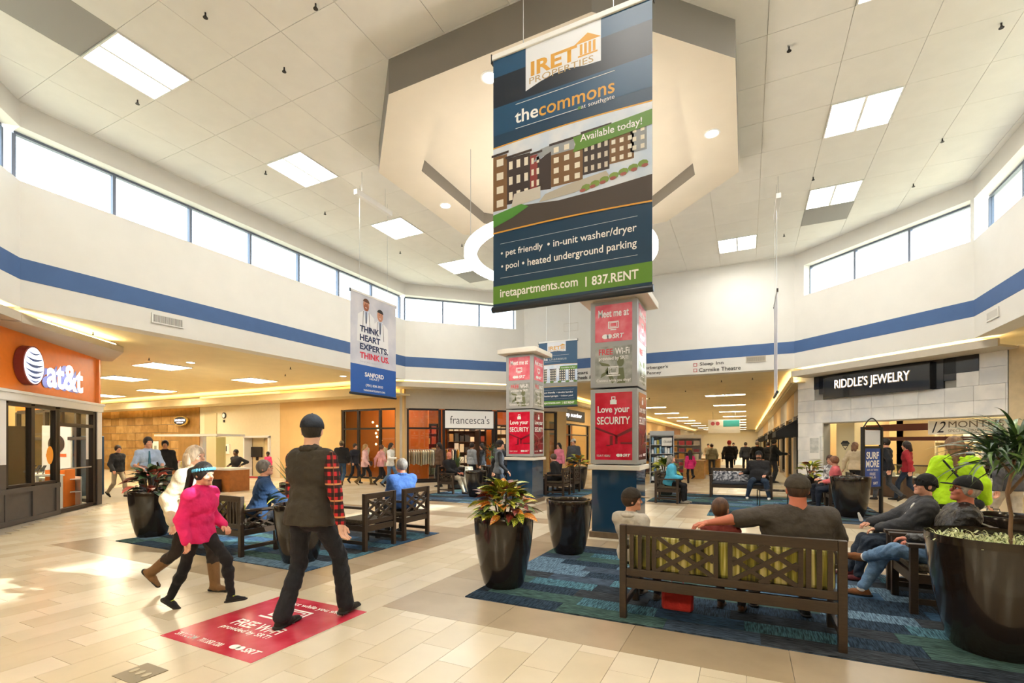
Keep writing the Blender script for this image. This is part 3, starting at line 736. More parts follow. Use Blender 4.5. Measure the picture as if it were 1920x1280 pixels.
tx('(701) 838-3033', hb, W / 2, .25, .62, .075, M_wtext, -.007, bold=.02); tx('THINKHEARTEXPERTS.ORG', hb, W / 2, .13, .78, .045, M_wtext, -.007, bold=.01)
banner_frame(hb, W, H, ZC - 2.79, (.3, 1.3))
eb = thing('hanging_banner', 'narrow white hanging banner seen edge-on at the right of the corridor opening', 'banner', (.65, 12.9, 2.80), PI / 2, 'hanging banners')
part('banner_cloth', mat('banner pale grey', '#d9dae3'), eb, (0, -.003, .04, 1.5, .003, 2.4)); banner_frame(eb, 1.5, 2.4, ZC - 2.8, (.3, 1.2))
for x, y0, lb in ((-7.95, 8.2, 'white box rail hanging by thin wires at upper left of the ceiling'), (.66, 12.6, 'white box rail hanging by thin wires at upper right of the ceiling')):
    t = thing('hanging_rail', lb, 'rail', (x, y0, 7.25), 0, 'hanging white rails')
    part('rail', M_panelwhite, t, (-.05, 0, 0, .05, 1.2, .12), bevel=.005)
    for yy in (.2, 1.0):
        b = MB(); b.tube([(0, yy, .12), (0, yy, ZC - 7.25)], .004, 5); b.build('hanging_wire', M_steel, t)

# direction lettering on the north wall
ds = thing('wall_lettering', 'black store direction lettering with small arrow boxes on the white wall above the corridor', 'lettering', (0, 18.39, 0))
dk_ = ink('#3a3836')
tx("Herberger's", ds, -3.08, 4.44, .95, .15, dk_, bold=.01); tx('JCPenney', ds, -3.2, 4.24, .72, .15, dk_, bold=.01)
tx('Sleep Inn', ds, -1.12, 4.44, .78, .15, dk_, bold=.01); tx('Carmike Theatre', ds, -.86, 4.24, 1.35, .14, dk_, bold=.01)
tx('Sears', ds, -5.9, 4.44, .5, .14, dk_, bold=.01); tx('Scheels & Menards', ds, -5.5, 4.24, 1.4, .14, dk_, bold=.01)
for x in (-3.68, -1.66, -6.3):
    for z in (4.24, 4.44): multi(ds, 'arrow_box', ink('#b5303a'), frame_polys(x - .06, z - .06, x + .06, z + .06, .018), -.002)

# ------------------------------------------------------------------ shops
def poly_wall(name, a, b, z0, z1, th, m):
    a = Vector(a); b = Vector(b); L_ = (b - a).length; q = MB(); q.box(0, 0, z0, L_, th, z1)
    return struct(q.build(name, m, loc=(a.x, a.y, 0), rotz=math.atan2(b.y - a.y, b.x - a.x)))
def window_grid(t, xs, zs, y=0.0, fw=.05, fd=.10, fm_=None, gm=None, skip=()):
    """bronze shop window: posts at xs, rails at zs, a pane in every bay"""
    fm_ = fm_ or M_dark; gm = gm or M_shopglass
    for x in xs: part('post', fm_, t, (x - fw, y - fd / 2, zs[0], x + fw, y + fd / 2, zs[-1]))
    for i in range(len(xs) - 1):
        for z in zs: part('rail', fm_, t, (xs[i] + fw, y - fd / 2, z - fw * .7, xs[i + 1] - fw, y + fd / 2, z + fw * .7))
        for k in range(len(zs) - 1):
            if (i, k) in skip: continue
            part('pane', gm, t, (xs[i] + fw, y - .004, zs[k] + fw * .7, xs[i + 1] - fw, y + .004, zs[k + 1] - fw * .7))
def lip(name, a, b, depth, z0=3.80, z1=3.98, m=None):
    """cove lip below the court wall with a warm tube on it"""
    a = Vector(a); b = Vector(b); L_ = (b - a).length; ang = math.atan2(b.y - a.y, b.x - a.x)
    q = MB(); q.box(0, 0.02, z0, L_, .10, z1); q.box(0, .10, z0, L_, depth, z0 + .05)
    o = struct(q.build(name, m or M_greige, loc=(a.x, a.y, 0), rotz=ang))
    c = MB(); c.box(.1, .14, z0 + .06, L_ - .1, .19, z0 + .10); c.build('cove_tube', M_cove, o)
    return o
M_orange = mat('orange fascia', '#f7852c', 0.5, noise=.05)
M_white2 = mat('white facade trim', '#dedede', 0.45)
M_char = mat('charcoal panelling', '#4a4644', 0.45, noise=.1)
# --- orange phone shop, southwest
sw = (-12.0, 3.2); A135 = 3 * PI / 4
def L2(s, y, o=sw, a=A135): return (o[0] + s * math.cos(a) - y * math.sin(a), o[1] + s * math.sin(a) + y * math.cos(a))
lip('trim_1', (-8.4 + .0, .4), (-11.93 - .5, 3.93 + .5), .8, 3.86, 4.02)
att = thing('storefront', 'orange phone shop front with white trim and dark window frames', 'shop front', (sw[0], sw[1], 0), A135)
part('fascia', M_orange, att, (-2.2, 0, 2.66, 4.93, .25, 3.86))
part('white_trim', M_white2, att, (-2.2, -.05, 2.44, 4.97, .25, 2.66), (-2.2, -.08, 2.60, 4.99, .25, 2.66), bevel=.008)
part('white_pilaster', M_white2, att, (.75, -.02, 1.2, 1.14, .22, 2.44)); part('white_pilaster', M_white2, att, (4.70, -.02, 1.2, 4.95, .22, 2.44))
part('dark_pilaster', M_char, att, (.75, -.02, 0, 1.14, .22, 1.2)); part('dark_pilaster', M_char, att, (4.70, -.02, 0, 4.95, .22, 1.2))
part('base_panel', M_char, att, (-2.2, 0, 0, 2.98, .2, .70))
part('base_rail', M_char, att, (-2.2, -.03, .62, 2.98, .0, .72)); part('base_rail', M_char, att, (-2.2, -.03, 0, 2.98, .0, .10))
for x in (-1.3, -.4, .4, 1.14, 2.0, 2.86): part('base_stile', M_char, att, (x - .05, -.03, .10, x + .05, 0, .62))
window_grid(att, [-2.1, -.6, .7], [.74, 2.40], .06)
window_grid(att, [1.2, 2.04, 2.92], [.74, 2.40], .06, .06)
window_grid(att, [2.98, 4.62], [.05, 2.05, 2.40], .06, .06, skip=((0, 0),))
dr = part('door', M_dark, att, (3.04, .5, .05, 3.10, 1.35, 2.0), label='open dark framed glass door leaf')
part('door_rail', M_dark, dr, (3.05, .5, .05, 3.09, 1.35, .2))
part('door_bar', M_steel, att, (3.1, .02, 1.0, 4.5, .04, 1.03))
sgn = thing('shop_sign', 'white lit lettering with blue striped globe on the orange fascia', 'sign', (-12.0, 3.2, 0), A135)
gx, gz = 1.72, 3.20
b = MB(); n = 28
b.add([(gx + .36 * math.cos(2 * PI * k / n), y, gz + .40 * math.sin(2 * PI * k / n)) for y in (-.16, -.01) for k in range(n)], [tuple(range(n)), tuple(range(n, 2 * n))[::-1]] + [(k, (k + 1) % n, n + (k + 1) % n, n + k) for k in range(n)])
b.build('globe_box', mat('sign side maroon', '#8a3a34', .5), sgn)
flat(sgn, 'globe_face', emit('sign globe white', '#f2f4ff', 1.0), circ(gx, gz, .33, 28, .37), -.165)
for k, dz in enumerate((.26, .14, .02, -.10, -.21, -.30)):
    hw = .325 * math.sqrt(max(0, 1 - (dz / .37) ** 2)); th_ = (.022, .034, .040, .040, .034, .022)[k]; fs_l = [i / 12 for i in range(13)]
    arc = lambda f: gz + dz - .055 * math.sin(PI * f) + .03
    up = [(gx - hw + 2 * hw * f, arc(f) + th_ * .5 * math.sin(PI * f)) for f in fs_l]; dn_ = [(gx - hw + 2 * hw * f, arc(f) - th_ * math.sin(PI * f)) for f in fs_l]
    flat(sgn, 'globe_stripe', mat('sign blue', '#3a66b8', .4), dn_[1:-1] + up[::-1], -.17)
M_signw = emit('sign letter white', '#f4f4ff', 1.1)
tx('at&t', sgn, 3.02, 3.13, 1.5, .60, M_signw, -.11, bold=.03); tx('at&t', sgn, 3.04, 3.12, 1.5, .60, mat('sign letter shade', '#7d86b8', .5), -.02, bold=.045)
# interior of the phone shop
poly_wall('wall_shop_back', (-14.6, -.6), (-21.6, 6.4), 0, 4.1, .2, mat('shop wall pale', '#d8d2c4', .7))
sideg = thing('storefront', 'dark framed side windows seen through the orange phone shop', 'shop front', (-19.9, 6.45, 0), 0)
part('fascia', M_orange, sideg, (0, 0, 2.6, 4.6, .12, 3.8)); window_grid(sideg, [.06, .95, 1.85, 2.75, 3.65, 4.52], [.1, 1.75, 2.55], .05, .06)
slab = MB(); slab.prism([(-12.0, 3.98), (-13.75, 6.40), (-15.5, 6.95), (-15.7, 6.7), (-12.35, 3.35)], 3.84, 3.98); so_ = struct(slab.build('trim_9', M_greige)); q = MB(); q.bar((-12.25, 4.1, 4.01), (-13.8, 6.25, 4.01), .04, .04, None, up=(0, 0, 1)); q.build('cove_tube', M_cove, so_)
poly_wall('wall_shop_end', (-12.9, -3.0), (-10.6, 1.75), 0, 4.1, .12, M_greige)
for k, (x, y) in enumerate(((-19.3, 5.4), (-15.0, 3.2), (-14.0, 1.5), (-16.4, 4.9), (-18.0, 5.2))):
    troffer(x, y, ZS - .03, 1.2, .6, M_lamplow, 'ceiling light inside the orange phone shop, %s' % ('deepest, by the side windows', 'in the middle', 'nearest the camera', 'above the white table', 'near the back wall')[k], 'phone shop ceiling lights')
def table(name, label, loc, rotz, w, d, h, m, legm=None, cat='table'):
    t = thing(name, label, cat, loc, rotz)
    part('table_top', m, t, (-w / 2, -d / 2, h - .04, w / 2, d / 2, h), bevel=.004)
    for sx in (-1, 1):
        for sy in (-1, 1):
            x = sx * (w / 2 - .05); y = sy * (d / 2 - .05); part('leg', legm or m, t, (x - .025, y - .025, 0, x + .025, y + .025, h - .04))
    return t
table('display_table', 'white display table with phone stands inside the orange shop', (-16.35, 5.55), 0, 2.3, .55, .85, M_panelwhite)
for k in range(8):
    p = (-17.35 + k * .27, 5.5); t = thing('phone_stand', 'slanted phone on a display stand, number %s from the left on the white table' % ['one', 'two', 'three', 'four', 'five', 'six', 'seven', 'eight'][k], 'phone', (p[0], p[1], .85), .5, 'phones on the white display table')
    b = MB(); b.box(-.03, -.03, 0, .03, .03, .015); b.bar((0, 0, .015), (0, .05, .12), .02, .02); b.build('stand', M_steel, t)
    b = MB(); b.bar((0, -.03, .08), (0, .07, .22), .07, .012, up=(0, 1, .7)); b.build('phone', M_black, t)
sh = thing('display_shelf', 'low shelf of boxed goods inside the orange shop', 'shelf', (-17.2, 6.15), 0)
part('shelf_board', M_panelwhite, sh, (-1.3, -.15, .35, 1.6, .15, .38), (-1.3, -.15, .68, 1.6, .15, .70)); part('shelf_back', M_panelwhite, sh, (-1.3, .15, 0, 1.6, .18, .75))
for k in range(22):
    ORD = ['first', 'second', 'third', 'fourth', 'fifth', 'sixth', 'seventh', 'eighth', 'ninth', 'tenth', 'eleventh', 'twelfth', 'thirteenth', 'fourteenth', 'fifteenth', 'sixteenth', 'seventeenth', 'eighteenth', 'nineteenth', 'twentieth', 'twenty-first', 'last']
    c, cn_ = rnd.choice([('#d9c34c', 'yellow'), ('#e6e3da', 'white'), ('#7a5a3a', 'brown'), ('#c86a2c', 'orange'), ('#5c7a4c', 'green')]); x = -1.25 + k * .125
    p = (-17.2 + x, 6.13); b = MB(); b.box(-.035, -.05, 0, .035, .05, .16 + .06 * rnd.random()); o = b.build('boxed_item', ink(c), loc=(p[0], p[1], .38))
    tag(o, 'small %s box, %s from the left on the low shelf of the orange shop' % (cn_, ORD[k]), 'box', 'boxes on the phone shop shelf')
cb_ = MB(); cb_.box(-.25, -.2, 0, .25, .2, .95); p = (-15.75, 5.95); tag(cb_.build('cabinet', M_orange, loc=(p[0], p[1], 0), rotz=A135, bevel=.01), 'orange counter cabinet seen through the phone shop door', 'cabinet')
for s_, y_, w_, h0, h1, c, lb in ((-16.9, 6.3, .7, .8, 2.1, '#dfe2e8', 'white poster panel with dark ring behind the phone shop door'),):
    p = (s_, y_); t = thing('wall_poster', lb, 'poster', (p[0], p[1], 0), .6)
    part('board', ink(c), t, (-w_ / 2, 0, 0, w_ / 2, .05, h1)); flat(t, 'printed_ring', ink('#3c302c'), circ(0, 1.6, .2, 18, .26), -.01)
    flat(t, 'printed_bar', ink('#e06a3a'), rect(-w_ * .35, 1.25, w_ * .35, 1.33), -.012)
st_ = L2(2.66, .02); b = MB(); k = 24
b.add([(.13 * math.cos(2 * PI * i / k), 0, .2 * math.sin(2 * PI * i / k)) for i in range(k)], [tuple(range(k))]); tag(b.build('window_sticker', mat('sticker orange', '#f09a28', .5), loc=(st_[0], st_[1], 1.35), rotz=A135), 'oval orange sticker on the phone shop window', 'sticker')
# --- northwest shop
NWO = (-12.6, 15.6); A45 = PI / 4
lip('trim_2', (-11.93 - .3, 14.95 - .3), (-8.42 + .1, 18.4 + .1), .9, 3.84, 4.02)
lipb = MB(); lipb.box(0, .95, 3.78, 5.2, 1.02, 3.86)
fr = thing('storefront', 'boutique front with dark frames and a white sign board over its door', 'shop front', (NWO[0], NWO[1], 0), A45)
part('fascia', M_greige, fr, (-.1, 0, 3.07, 7.4, .3, 4.1)); part('pilaster', M_greige, fr, (-.1, 0, 0, .16, .3, 3.07)); part('pilaster', M_tan, fr, (6.9, 0, 0, 7.35, .3, 3.07))
window_grid(fr, [.22, 1.55], [.12, 2.25, 3.03], .1, .05)
window_grid(fr, [1.72, 3.88], [.0, 2.25, 3.03], .1, .05, skip=((0, 0),))
window_grid(fr, [4.02, 5.45, 6.85], [.12, 2.25, 3.03], .1, .05)
part('sill', M_dark, fr, (.17, .02, 0, 1.6, .2, .10), (3.97, .02, 0, 6.9, .2, .10))
part('door', M_dark, fr, (3.28, .12, 0, 3.34, .9, 2.2), (3.28, .12, .05, 3.34, .9, .2))
fs_ = thing('shop_sign', 'white board sign with thin dark lowercase letters over the boutique door', 'sign', (NWO[0], NWO[1], 0), A45)
part('sign_board', emit('sign board white', '#d2cfc8', .25), fs_, (1.76, -.04, 2.27, 3.86, .04, 3.0)); tx("francesca's", fs_, 2.82, 2.62, 1.72, .34, ink('#3f3d3b'), -.045, bold=-.006)
# boutique interiors
M_oran2 = mat('orange interior wall', '#d06a1c', 0.7, noise=.12, nscale=1.5)
poly_wall('wall_boutique_back', (-15.7, 18.7), (-9.9, 24.5), 0, 4.1, .2, M_oran2)
poly_wall('wall_boutique_side', (-8.9, 19.6), (-8.9, 26.0), 0, 4.1, .1, M_oran2)
poly_wall('wall_window_back', (-18.0, 17.6), (-12.8, 17.6), 0, 4.1, .1, M_oran2)
for k, (x, y) in enumerate(((-14.5, 16.6), (-12.0, 18.0), (-10.6, 19.6), (-9.4, 21.0))):
    troffer(x, y, ZS - .03, .9, .6, M_lamplow, 'ceiling light inside the orange boutique, %s from the left' % ('first', 'second', 'third', 'fourth')[k], 'boutique ceiling lights')
ow = thing('shop_window', 'orange lit boutique display window with black frame', 'shop window', (-15.95, 15.6, 0))
window_grid(ow, [.05, .92, 2.12, 2.98], [.16, 2.25, 3.05], .1, .05); part('sill', M_tan, ow, (0, .02, 0, 3.03, .3, .12))
def mannequin(x, y, rz, c1, c2, label):
    t = thing('mannequin', label, 'mannequin', (x, y, 0), rz, 'boutique mannequins')
    b = MB(); b.lathe([(.16, 0), (.16, .015), (.02, .03), (.015, .75)], 12); b.build('stand', M_steel, t)
    b = MB(); b.lathe([(.13, .75), (.16, .9), (.12, 1.08), (.17, 1.3), (.17, 1.4), (.05, 1.48), (.045, 1.54)], 14, M=Matrix.Diagonal((1, .65, 1, 1))); b.build('torso', mat('mannequin cream', '#e0d6c4', .6), t, smooth=True)
    b = MB(); b.lathe([(.2, .62), (.18, .9), (.14, 1.08), (.19, 1.3), (.18, 1.42), (.07, 1.47)], 14, M=Matrix.Diagonal((1, .7, 1, 1))); b.build('dress', mat('garment ' + c1.strip('#'), c1, .85, noise=.2, nscale=25), t, smooth=True)
    return t
for x, y, c, lb in ((-15.2, 16.3, '#e8ddd0', 'mannequin in a cream wrap at the left of the orange window'), (-14.4, 16.5, '#efe9dc', 'mannequin in a white top in the middle of the orange window'), (-13.7, 16.2, '#d9c7a6', 'mannequin in a beige dress at the right of the orange window'), (-13.2, 16.5, '#c98a5a', 'mannequin in a tan dress at the right edge of the orange window')):
    mannequin(x, y, 0, c, c, lb)
for k in range(7):
    x, y = -14.7 + .12 * (k % 3) + .03 * k, 16.2 + .1 * (k % 2); z = 2.55 - .16 * k
    t = thing('globe_bulb', 'small glowing globe bulb in the orange window, %s from the top' % ['first', 'second', 'third', 'fourth', 'fifth', 'sixth', 'seventh'][k], 'lamp', (x, y, z), 0, 'bulbs in the orange window')
    b = MB(); b.lathe([(.01, -.045), (.035, -.03), (.045, 0), (.035, .03), (.01, .045)], 10); b.build('bulb', emit('bulb glow', '#ffd890', 6.0), t, smooth=True)
    b = MB(); b.tube([(0, 0, .045), (0, 0, 4.1 - z)], .003, 4); b.build('cord', M_black, t)
def rack(p, rz, label, cols, w=1.2, z=1.35, n=12):
    t = thing('clothes_rack', label, 'clothes rack', (p[0], p[1], 0), rz)
    b = MB(); b.tube([(-w / 2, 0, 0), (-w / 2, 0, z)], .015, 6); b.tube([(w / 2, 0, 0), (w / 2, 0, z)], .015, 6); b.tube([(-w / 2, 0, z), (w / 2, 0, z)], .015, 6); b.box(-w / 2 - .02, -.2, 0, -w / 2 + .02, .2, .02); b.box(w / 2 - .02, -.2, 0, w / 2 + .02, .2, .02)
    b.build('rail_frame', M_steel, t)
    for k in range(n):
        x = -w / 2 + .08 + k * (w - .16) / (n - 1); c = cols[k % len(cols)]; q = MB(); hl = .62 + .15 * rnd.random()
        q.add([(x - .02, -.05, z - .02), (x + .02, -.05, z - .02), (x + .02, .05, z - .02), (x - .02, .05, z - .02), (x - .025, -.2, z - .1), (x + .025, -.2, z - .1), (x + .025, .2, z - .1), (x - .025, .2, z - .1), (x - .03, -.17, z - hl), (x + .03, -.17, z - hl), (x + .03, .17, z - hl), (x - .03, .17, z - hl)],
              [(0, 1, 2, 3), (0, 4, 5, 1), (1, 5, 6, 2), (2, 6, 7, 3), (3, 7, 4, 0), (4, 8, 9, 5), (5, 9, 10, 6), (6, 10, 11, 7), (7, 11, 8, 4), (8, 11, 10, 9)])
        q.build('garment', mat('garment ' + c.strip('#'), c, .85, noise=.2, nscale=25), t)
    return t
def LN(s, y): return L2(s, y, NWO, A45)
rack(LN(.9, 1.4), A45, 'rack of pale tops behind the boutique left window', ['#efe8da', '#e6d9c4', '#c9b79a', '#f4f0e8'], 1.3)
rack(LN(2.2, 2.8), A45, 'rack of mixed dresses deep inside the boutique', ['#b8462e', '#e8e0d0', '#2c3a4a', '#d8a040'], 1.6)
rack(LN(4.9, 1.3), A45, 'rack of dark and tan dresses behind the boutique right window', ['#6a4a3a', '#c8b090', '#ddd2c0', '#8a4a34'], 1.5)
def shelving(p, rz, label, w, h, n, m, cols, per=7, d=.3):
    t = thing('shelving_unit', label, 'shelf', (p[0], p[1], 0), rz)
    part('side_panel', m, t, (-w / 2, -d / 2, 0, -w / 2 + .03, d / 2, h)); part('side_panel', m, t, (w / 2 - .03, -d / 2, 0, w / 2, d / 2, h)); part('back_panel', m, t, (-w / 2, d / 2 - .02, 0, w / 2, d / 2, h))
    for k in range(n + 1):
        z = .1 + k * (h - .12) / n; part('shelf_board', m, t, (-w / 2 + .03, -d / 2, z - .012, w / 2 - .03, d / 2 - .02, z + .012))
        if k < n:
            for j in range(per):
                x = -w / 2 + .06 + (j + .5) * (w - .12) / per; c = rnd.choice(cols); hh = (h - .12) / n * (.4 + .45 * rnd.random()); ww = (w - .12) / per * .38
                q = MB(); q.box(x - ww, -d * .35, z + .012, x + ww, d * .25, z + .012 + hh)
                o = q.build('merchandise', ink(c), t)
    return t
shelving(LN(1.0, 3.6), A45, 'shelving with folded goods and vases on the boutique back wall, left', 2.2, 2.6, 5, mat('dark shelf wood', '#4a2f20', .5), ['#e8dcc0', '#d8b070', '#c04a30', '#f0ece0', '#5a6a5a'])
shelving(LN(3.6, 3.8), A45, 'dark wooden shelving with handbags at the back of the boutique', 2.0, 2.8, 5, mat('dark shelf wood', '#4a2f20', .5), ['#e8dcc0', '#b88850', '#8a3a28', '#f0ece0', '#3c3a3a'])
shelving(LN(6.0, 3.6), A45, 'shelving with pale goods behind the boutique right window', 2.0, 2.6, 5, mat('dark shelf wood', '#4a2f20', .5), ['#e8dcc0', '#d8b070', '#e0e0d8', '#a06a3a'])
asign = thing('sandwich_board', 'small black poster stand beside the farther poster column', 'sign', (-6.9, 15.6, 0), .2)
part('board_frame', M_panelwhite, asign, (-.3, -.03, .1, .3, .03, 1.15)); flat(asign, 'printed_sheet', ink('#1c1a1c'), rect(-.26, .16, .26, 1.1), -.035)
multi(asign, 'printed_jewels', ink('#b9a6a0'), [circ(-.12 + .08 * (k % 4), .35 + .09 * (k // 4), .03, 7) for k in range(20)], -.037); tx('Paradise', asign, 0, 1.02, .36, .07, M_wtext, -.038)
for s_ in (-1, 1): part('leg', M_black, asign, (s_ * .27 - .02, -.15, 0, s_ * .27 + .02, .15, .1))
# --- west side passage far wall (y = 15.6): stone, cream with doorway, tan
M_stone = mat('travertine', '#b58a4c', 0.75, col2='#a0783e', nscale=3, bump=.25, bscale=25)
wfw = struct(MB().build('wall_passage_north', M_tan)) if False else None
b = MB(); b.box(-42, 15.9, 0, -26.05, 16.1, 4.1); stw = struct(b.build('wall_stone', M_grout))
rr = random.Random(5); z = 0
sm = [mat('travertine', '#b58a4c'), mat('travertine light', '#bf985c', 0.75, col2='#ab8448', nscale=3, bump=.25, bscale=25), mat('travertine dark', '#a67c40', 0.75, col2='#957036', nscale=3, bump=.25, bscale=25)]
cnt = 0
while z < 4.05:
    x = -38.5 + rr.choice([0, .3])
    while x < -26.1:
        w_ = .9; hgt = min(.45, 4.08 - z); e = .012
        part('stone_block', rr.choice(sm), stw, (x + e, 15.9 - .03 - .02 * rr.random(), z + e, min(x + w_, -26.06) - e, 15.9, z + hgt - e)); x += w_; cnt += 1
    z += .45
poly_wall('trim_3', (-28.2, 15.72), (-26.3, 15.72), 0, 3.6, .2, sm[2])
b = MB(); b.box(-26.05, 15.6, 0, -22.35, 15.9, 4.1); b.box(-20.55, 15.6, 0, -19.86, 15.9, 4.1); b.box(-22.35, 15.6, 1.90, -20.55, 15.9, 4.1); struct(b.build('wall_passage_cream', mat('cream wall paint', '#d8ccb0', .8, noise=.03)))
b = MB(); b.box(-19.86, 15.6, 0, -15.97, 15.9, 4.1); b.box(-12.95, 15.6, 0, -12.5, 15.9, 4.1); b.box(-15.97, 15.6, 3.09, -12.95, 15.9, 4.1); struct(b.build('wall_passage_tan', M_tan))
b = MB(); b.box(-25.6, 15.56, 0, -24.6, 15.62, 3.2); struct(b.build('trim_4', mat('cream recess', '#c2b490', .8)))
d1 = struct(MB().build('door_1', M_white)) if False else None
b = MB(); b.box(-22.40, 15.50, 0, -22.30, 15.92, 1.95); b.box(-20.60, 15.50, 0, -20.5, 15.92, 1.95); b.box(-22.40, 15.5, 1.90, -20.5, 15.92, 2.0); dd = struct(b.build('door_1', M_white2))
part('door_leaf', mat('beige lift door', '#d6c69c', .5), dd, (-22.30, 15.95, 0, -21.46, 16.0, 1.9)); part('door_leaf', mat('beige lift door', '#d6c69c', .5), dd, (-21.44, 15.95, 0, -20.60, 16.0, 1.9))
tv = thing('monitor', 'dark wall monitor in the pale doorway of the side passage', 'monitor', (-21.9, 15.9, 1.2)); part('screen', M_black, tv, (-.4, -.05, -.25, .4, 0, .25)); part('bracket', M_black, tv, (-.05, -.04, -.42, .05, .04, -.25))
b = MB(); b.box(-22.3, 14.9, 0, -20.4, 15.5, .02); tag(b.build('doormat', mat('red mat', '#b3242c', .9)), 'red mat on the floor in front of the pale doorway', 'mat')
al = thing('wall_clock', 'round black and white wall device above the pale doorway', 'clock', (-24.0, 15.6, 3.05)); b = MB(); b.lathe([(.16, 0), (.16, .04), (.13, .05)], 16, M=Matrix.Rotation(PI / 2, 4, 'X')); b.build('case', M_black, al); flat(al, 'dial', M_wtext, circ(0, 0, .11, 14), -.055)
b = MB(); b.box(-.05, -.05, -.35, .05, 0, -.22); b.build('sensor', M_black, al)
ph = thing('wall_box', 'white wall box with a dark screen beside the pale doorway', 'wall box', (-23.75, 15.6, 1.35)); part('case', M_panelwhite, ph, (-.22, -.08, -.25, .22, 0, .25), bevel=.01); part('screen', M_black, ph, (-.12, -.09, -.12, .06, -.08, .15))
bs = thing('shop_sign', 'oval black sign with gold edge on the stone wall', 'sign', (-27.6, 15.55, 2.85)); b = MB(); b.lathe([(.62, 0), (.62, .08)], 28, M=Matrix.Rotation(PI / 2, 4, 'X') @ Matrix.Diagonal((1, .42, 1, 1))); b.build('oval_board', mat('sign gold edge', '#c9a84c', .4), bs)
flat(bs, 'oval_face', M_black, circ(0, 0, .57, 26, .22), -.085); tx('BARNES&NOBLE', bs, 0, .04, .95, .12, M_signw, -.09, bold=.02); tx('BOOKSELLERS', bs, 0, -.10, .6, .06, M_signw, -.09, bold=.02)
b = MB(); b.box(-42, 14.6, 3.55, -12.2, 14.7, 3.85); b.box(-42, 14.7, 3.55, -12.2, 15.6, 3.60); lf = struct(b.build('trim_5', M_low)); q = MB(); q.box(-41, 14.8, 3.62, -12.6, 14.86, 3.67); q.build('cove_tube', M_cove, lf)
for x, lb in ((-30.6, 'white paper notice on the stone wall, left'), (-27.0, 'white paper notice on the stone wall, right')):
    t = thing('poster', lb, 'poster', (x, 15.84, 0)); part('sheet', M_panelwhite, t, (-.3, -.02, .9, .3, 0, 1.75)); flat(t, 'printed_text', ink('#8f9a90'), rect(-.12, 1.2, .12, 1.5), -.022)
# shop return walls of the side passage
poly_wall('wall_passage_south', (-42, 6.5), (-19.9, 6.5), 0, 4.1, .2, M_tan)
vm = thing('vending_machine', 'dark blue vending machine behind the orange shop corner', 'vending machine', (-18.7, 7.6, 0)); part('cabinet', mat('vending blue', '#16324a', .4), vm, (-.4, -.4, 0, .4, .4, 1.85), bevel=.02); flat(vm, 'front_print', ink('#2c6aa0'), rect(-.34, .3, .34, 1.7), -.405)
# --- jewellery shop, northeast
RO = (1.6, 19.4); AM = -PI / 4
def LR(s, y): return L2(s, y, RO, AM)
lip('trim_6', (1.42 - .1, 18.4 + .1), (4.83 + .3, 14.99 - .3), .9, 3.84, 4.02)
M_marb = mat('marble white grey', '#eeece8', 0.3, col2='#d4d6d8', nscale=1.4, bump=.02)
M_marb2 = mat('marble white pale', '#f2f0ec', 0.3, col2='#dededc', nscale=1.6)
rj = thing('storefront', "marble jewellery shop front with stepped black sign panel", 'shop front', (RO[0], RO[1], 0), AM)
part('core_wall', mat('marble joint grey', '#9a9890', .7), rj, (.02, .05, 2.30, 5.62, .35, 3.9), (.02, .05, 0, .92, .35, 2.3), (5.6, .05, 0, 8.5, .35, 3.9))
def slabs(x0, x1, z0, z1, w, h):
    z = z0
    while z < z1 - .02:
        x = x0
        while x < x1 - .02:
            xa, xb, zb = x + .003, min(x + w, x1) - .003, min(z + h, z1) - .003
            part('marble_slab', rnd.choice([M_marb, M_marb2]), rj, (xa, .012 * rnd.random(), z + .003, xb, .05, zb)); x += w
        z += h
slabs(.0, 5.62, 2.30, 2.68, .62, .38); slabs(.0, 5.62, 2.68, 3.06, .62, .38); slabs(0, .62, 3.06, 3.9, .62, .42); slabs(5.07, 5.62, 3.06, 3.9, .55, .42); slabs(4.6, 5.07, 3.06, 3.42, .47, .36)
slabs(0, .46, 0, 2.3, .46, .46); slabs(.46, .92, 0, 2.3, .46, .46)
for x0, x1, z0 in ((5.62, 8.4, 0),):
    part('side_panel', mat('tan stone panel', '#cbb894', .6, noise=.1), rj, (5.64, 0, 0, 7.0, .05, 3.9), (7.02, 0, 0, 8.5, .05, 3.9))
part('black_panel', mat('sign panel gloss black', '#17181c', .12, coat=.5), rj, (.95, -.02, 3.06, 4.33, .05, 3.86), (.62, -.01, 3.42, 5.07, .05, 3.86), (.8, -.01, 3.25, 4.6, .05, 3.9))
part('sign_box', mat('sign panel gloss black', '#17181c'), rj, (1.12, -.16, 3.06, 4.1, -.02, 3.80), bevel=.01)
rs_ = thing('shop_sign', 'raised white capital letters on the black panel of the marble shop', 'sign', (RO[0], RO[1], 0), AM)
tx("RIDDLE'S JEWELRY", rs_, 2.55, 3.46, 2.15, .36, M_signw, -.19, bold=.0); tx("RIDDLE'S JEWELRY", rs_, 2.56, 3.455, 2.17, .38, mat('gold letter edge', '#a8905c', .4), -.17, bold=.03)
part('inner_pillar', mat('cream pillar', '#cdbf98', .7), rj, (1.02, .5, 0, 1.62, .9, 2.3)); part('head_band', mat('mahogany band', '#5c2a1e', .4), rj, (1.62, 1.0, 2.0, 4.0, 1.1, 2.2), (1.62, 1.6, 1.7, 5.6, 1.7, 1.82)); part('lintel_soffit', M_greige, rj, (.9, .05, 2.27, 5.6, .35, 2.3))
mn = thing('shop_sign', 'cream hanging sign reading 12 MONTHS SPECIAL FINANCING', 'sign', (RO[0], RO[1], 0), AM); part('sign_board', mat('cream sign board', '#f6efdc', .5), mn, (3.72, .42, 1.86, 5.55, .46, 2.25))
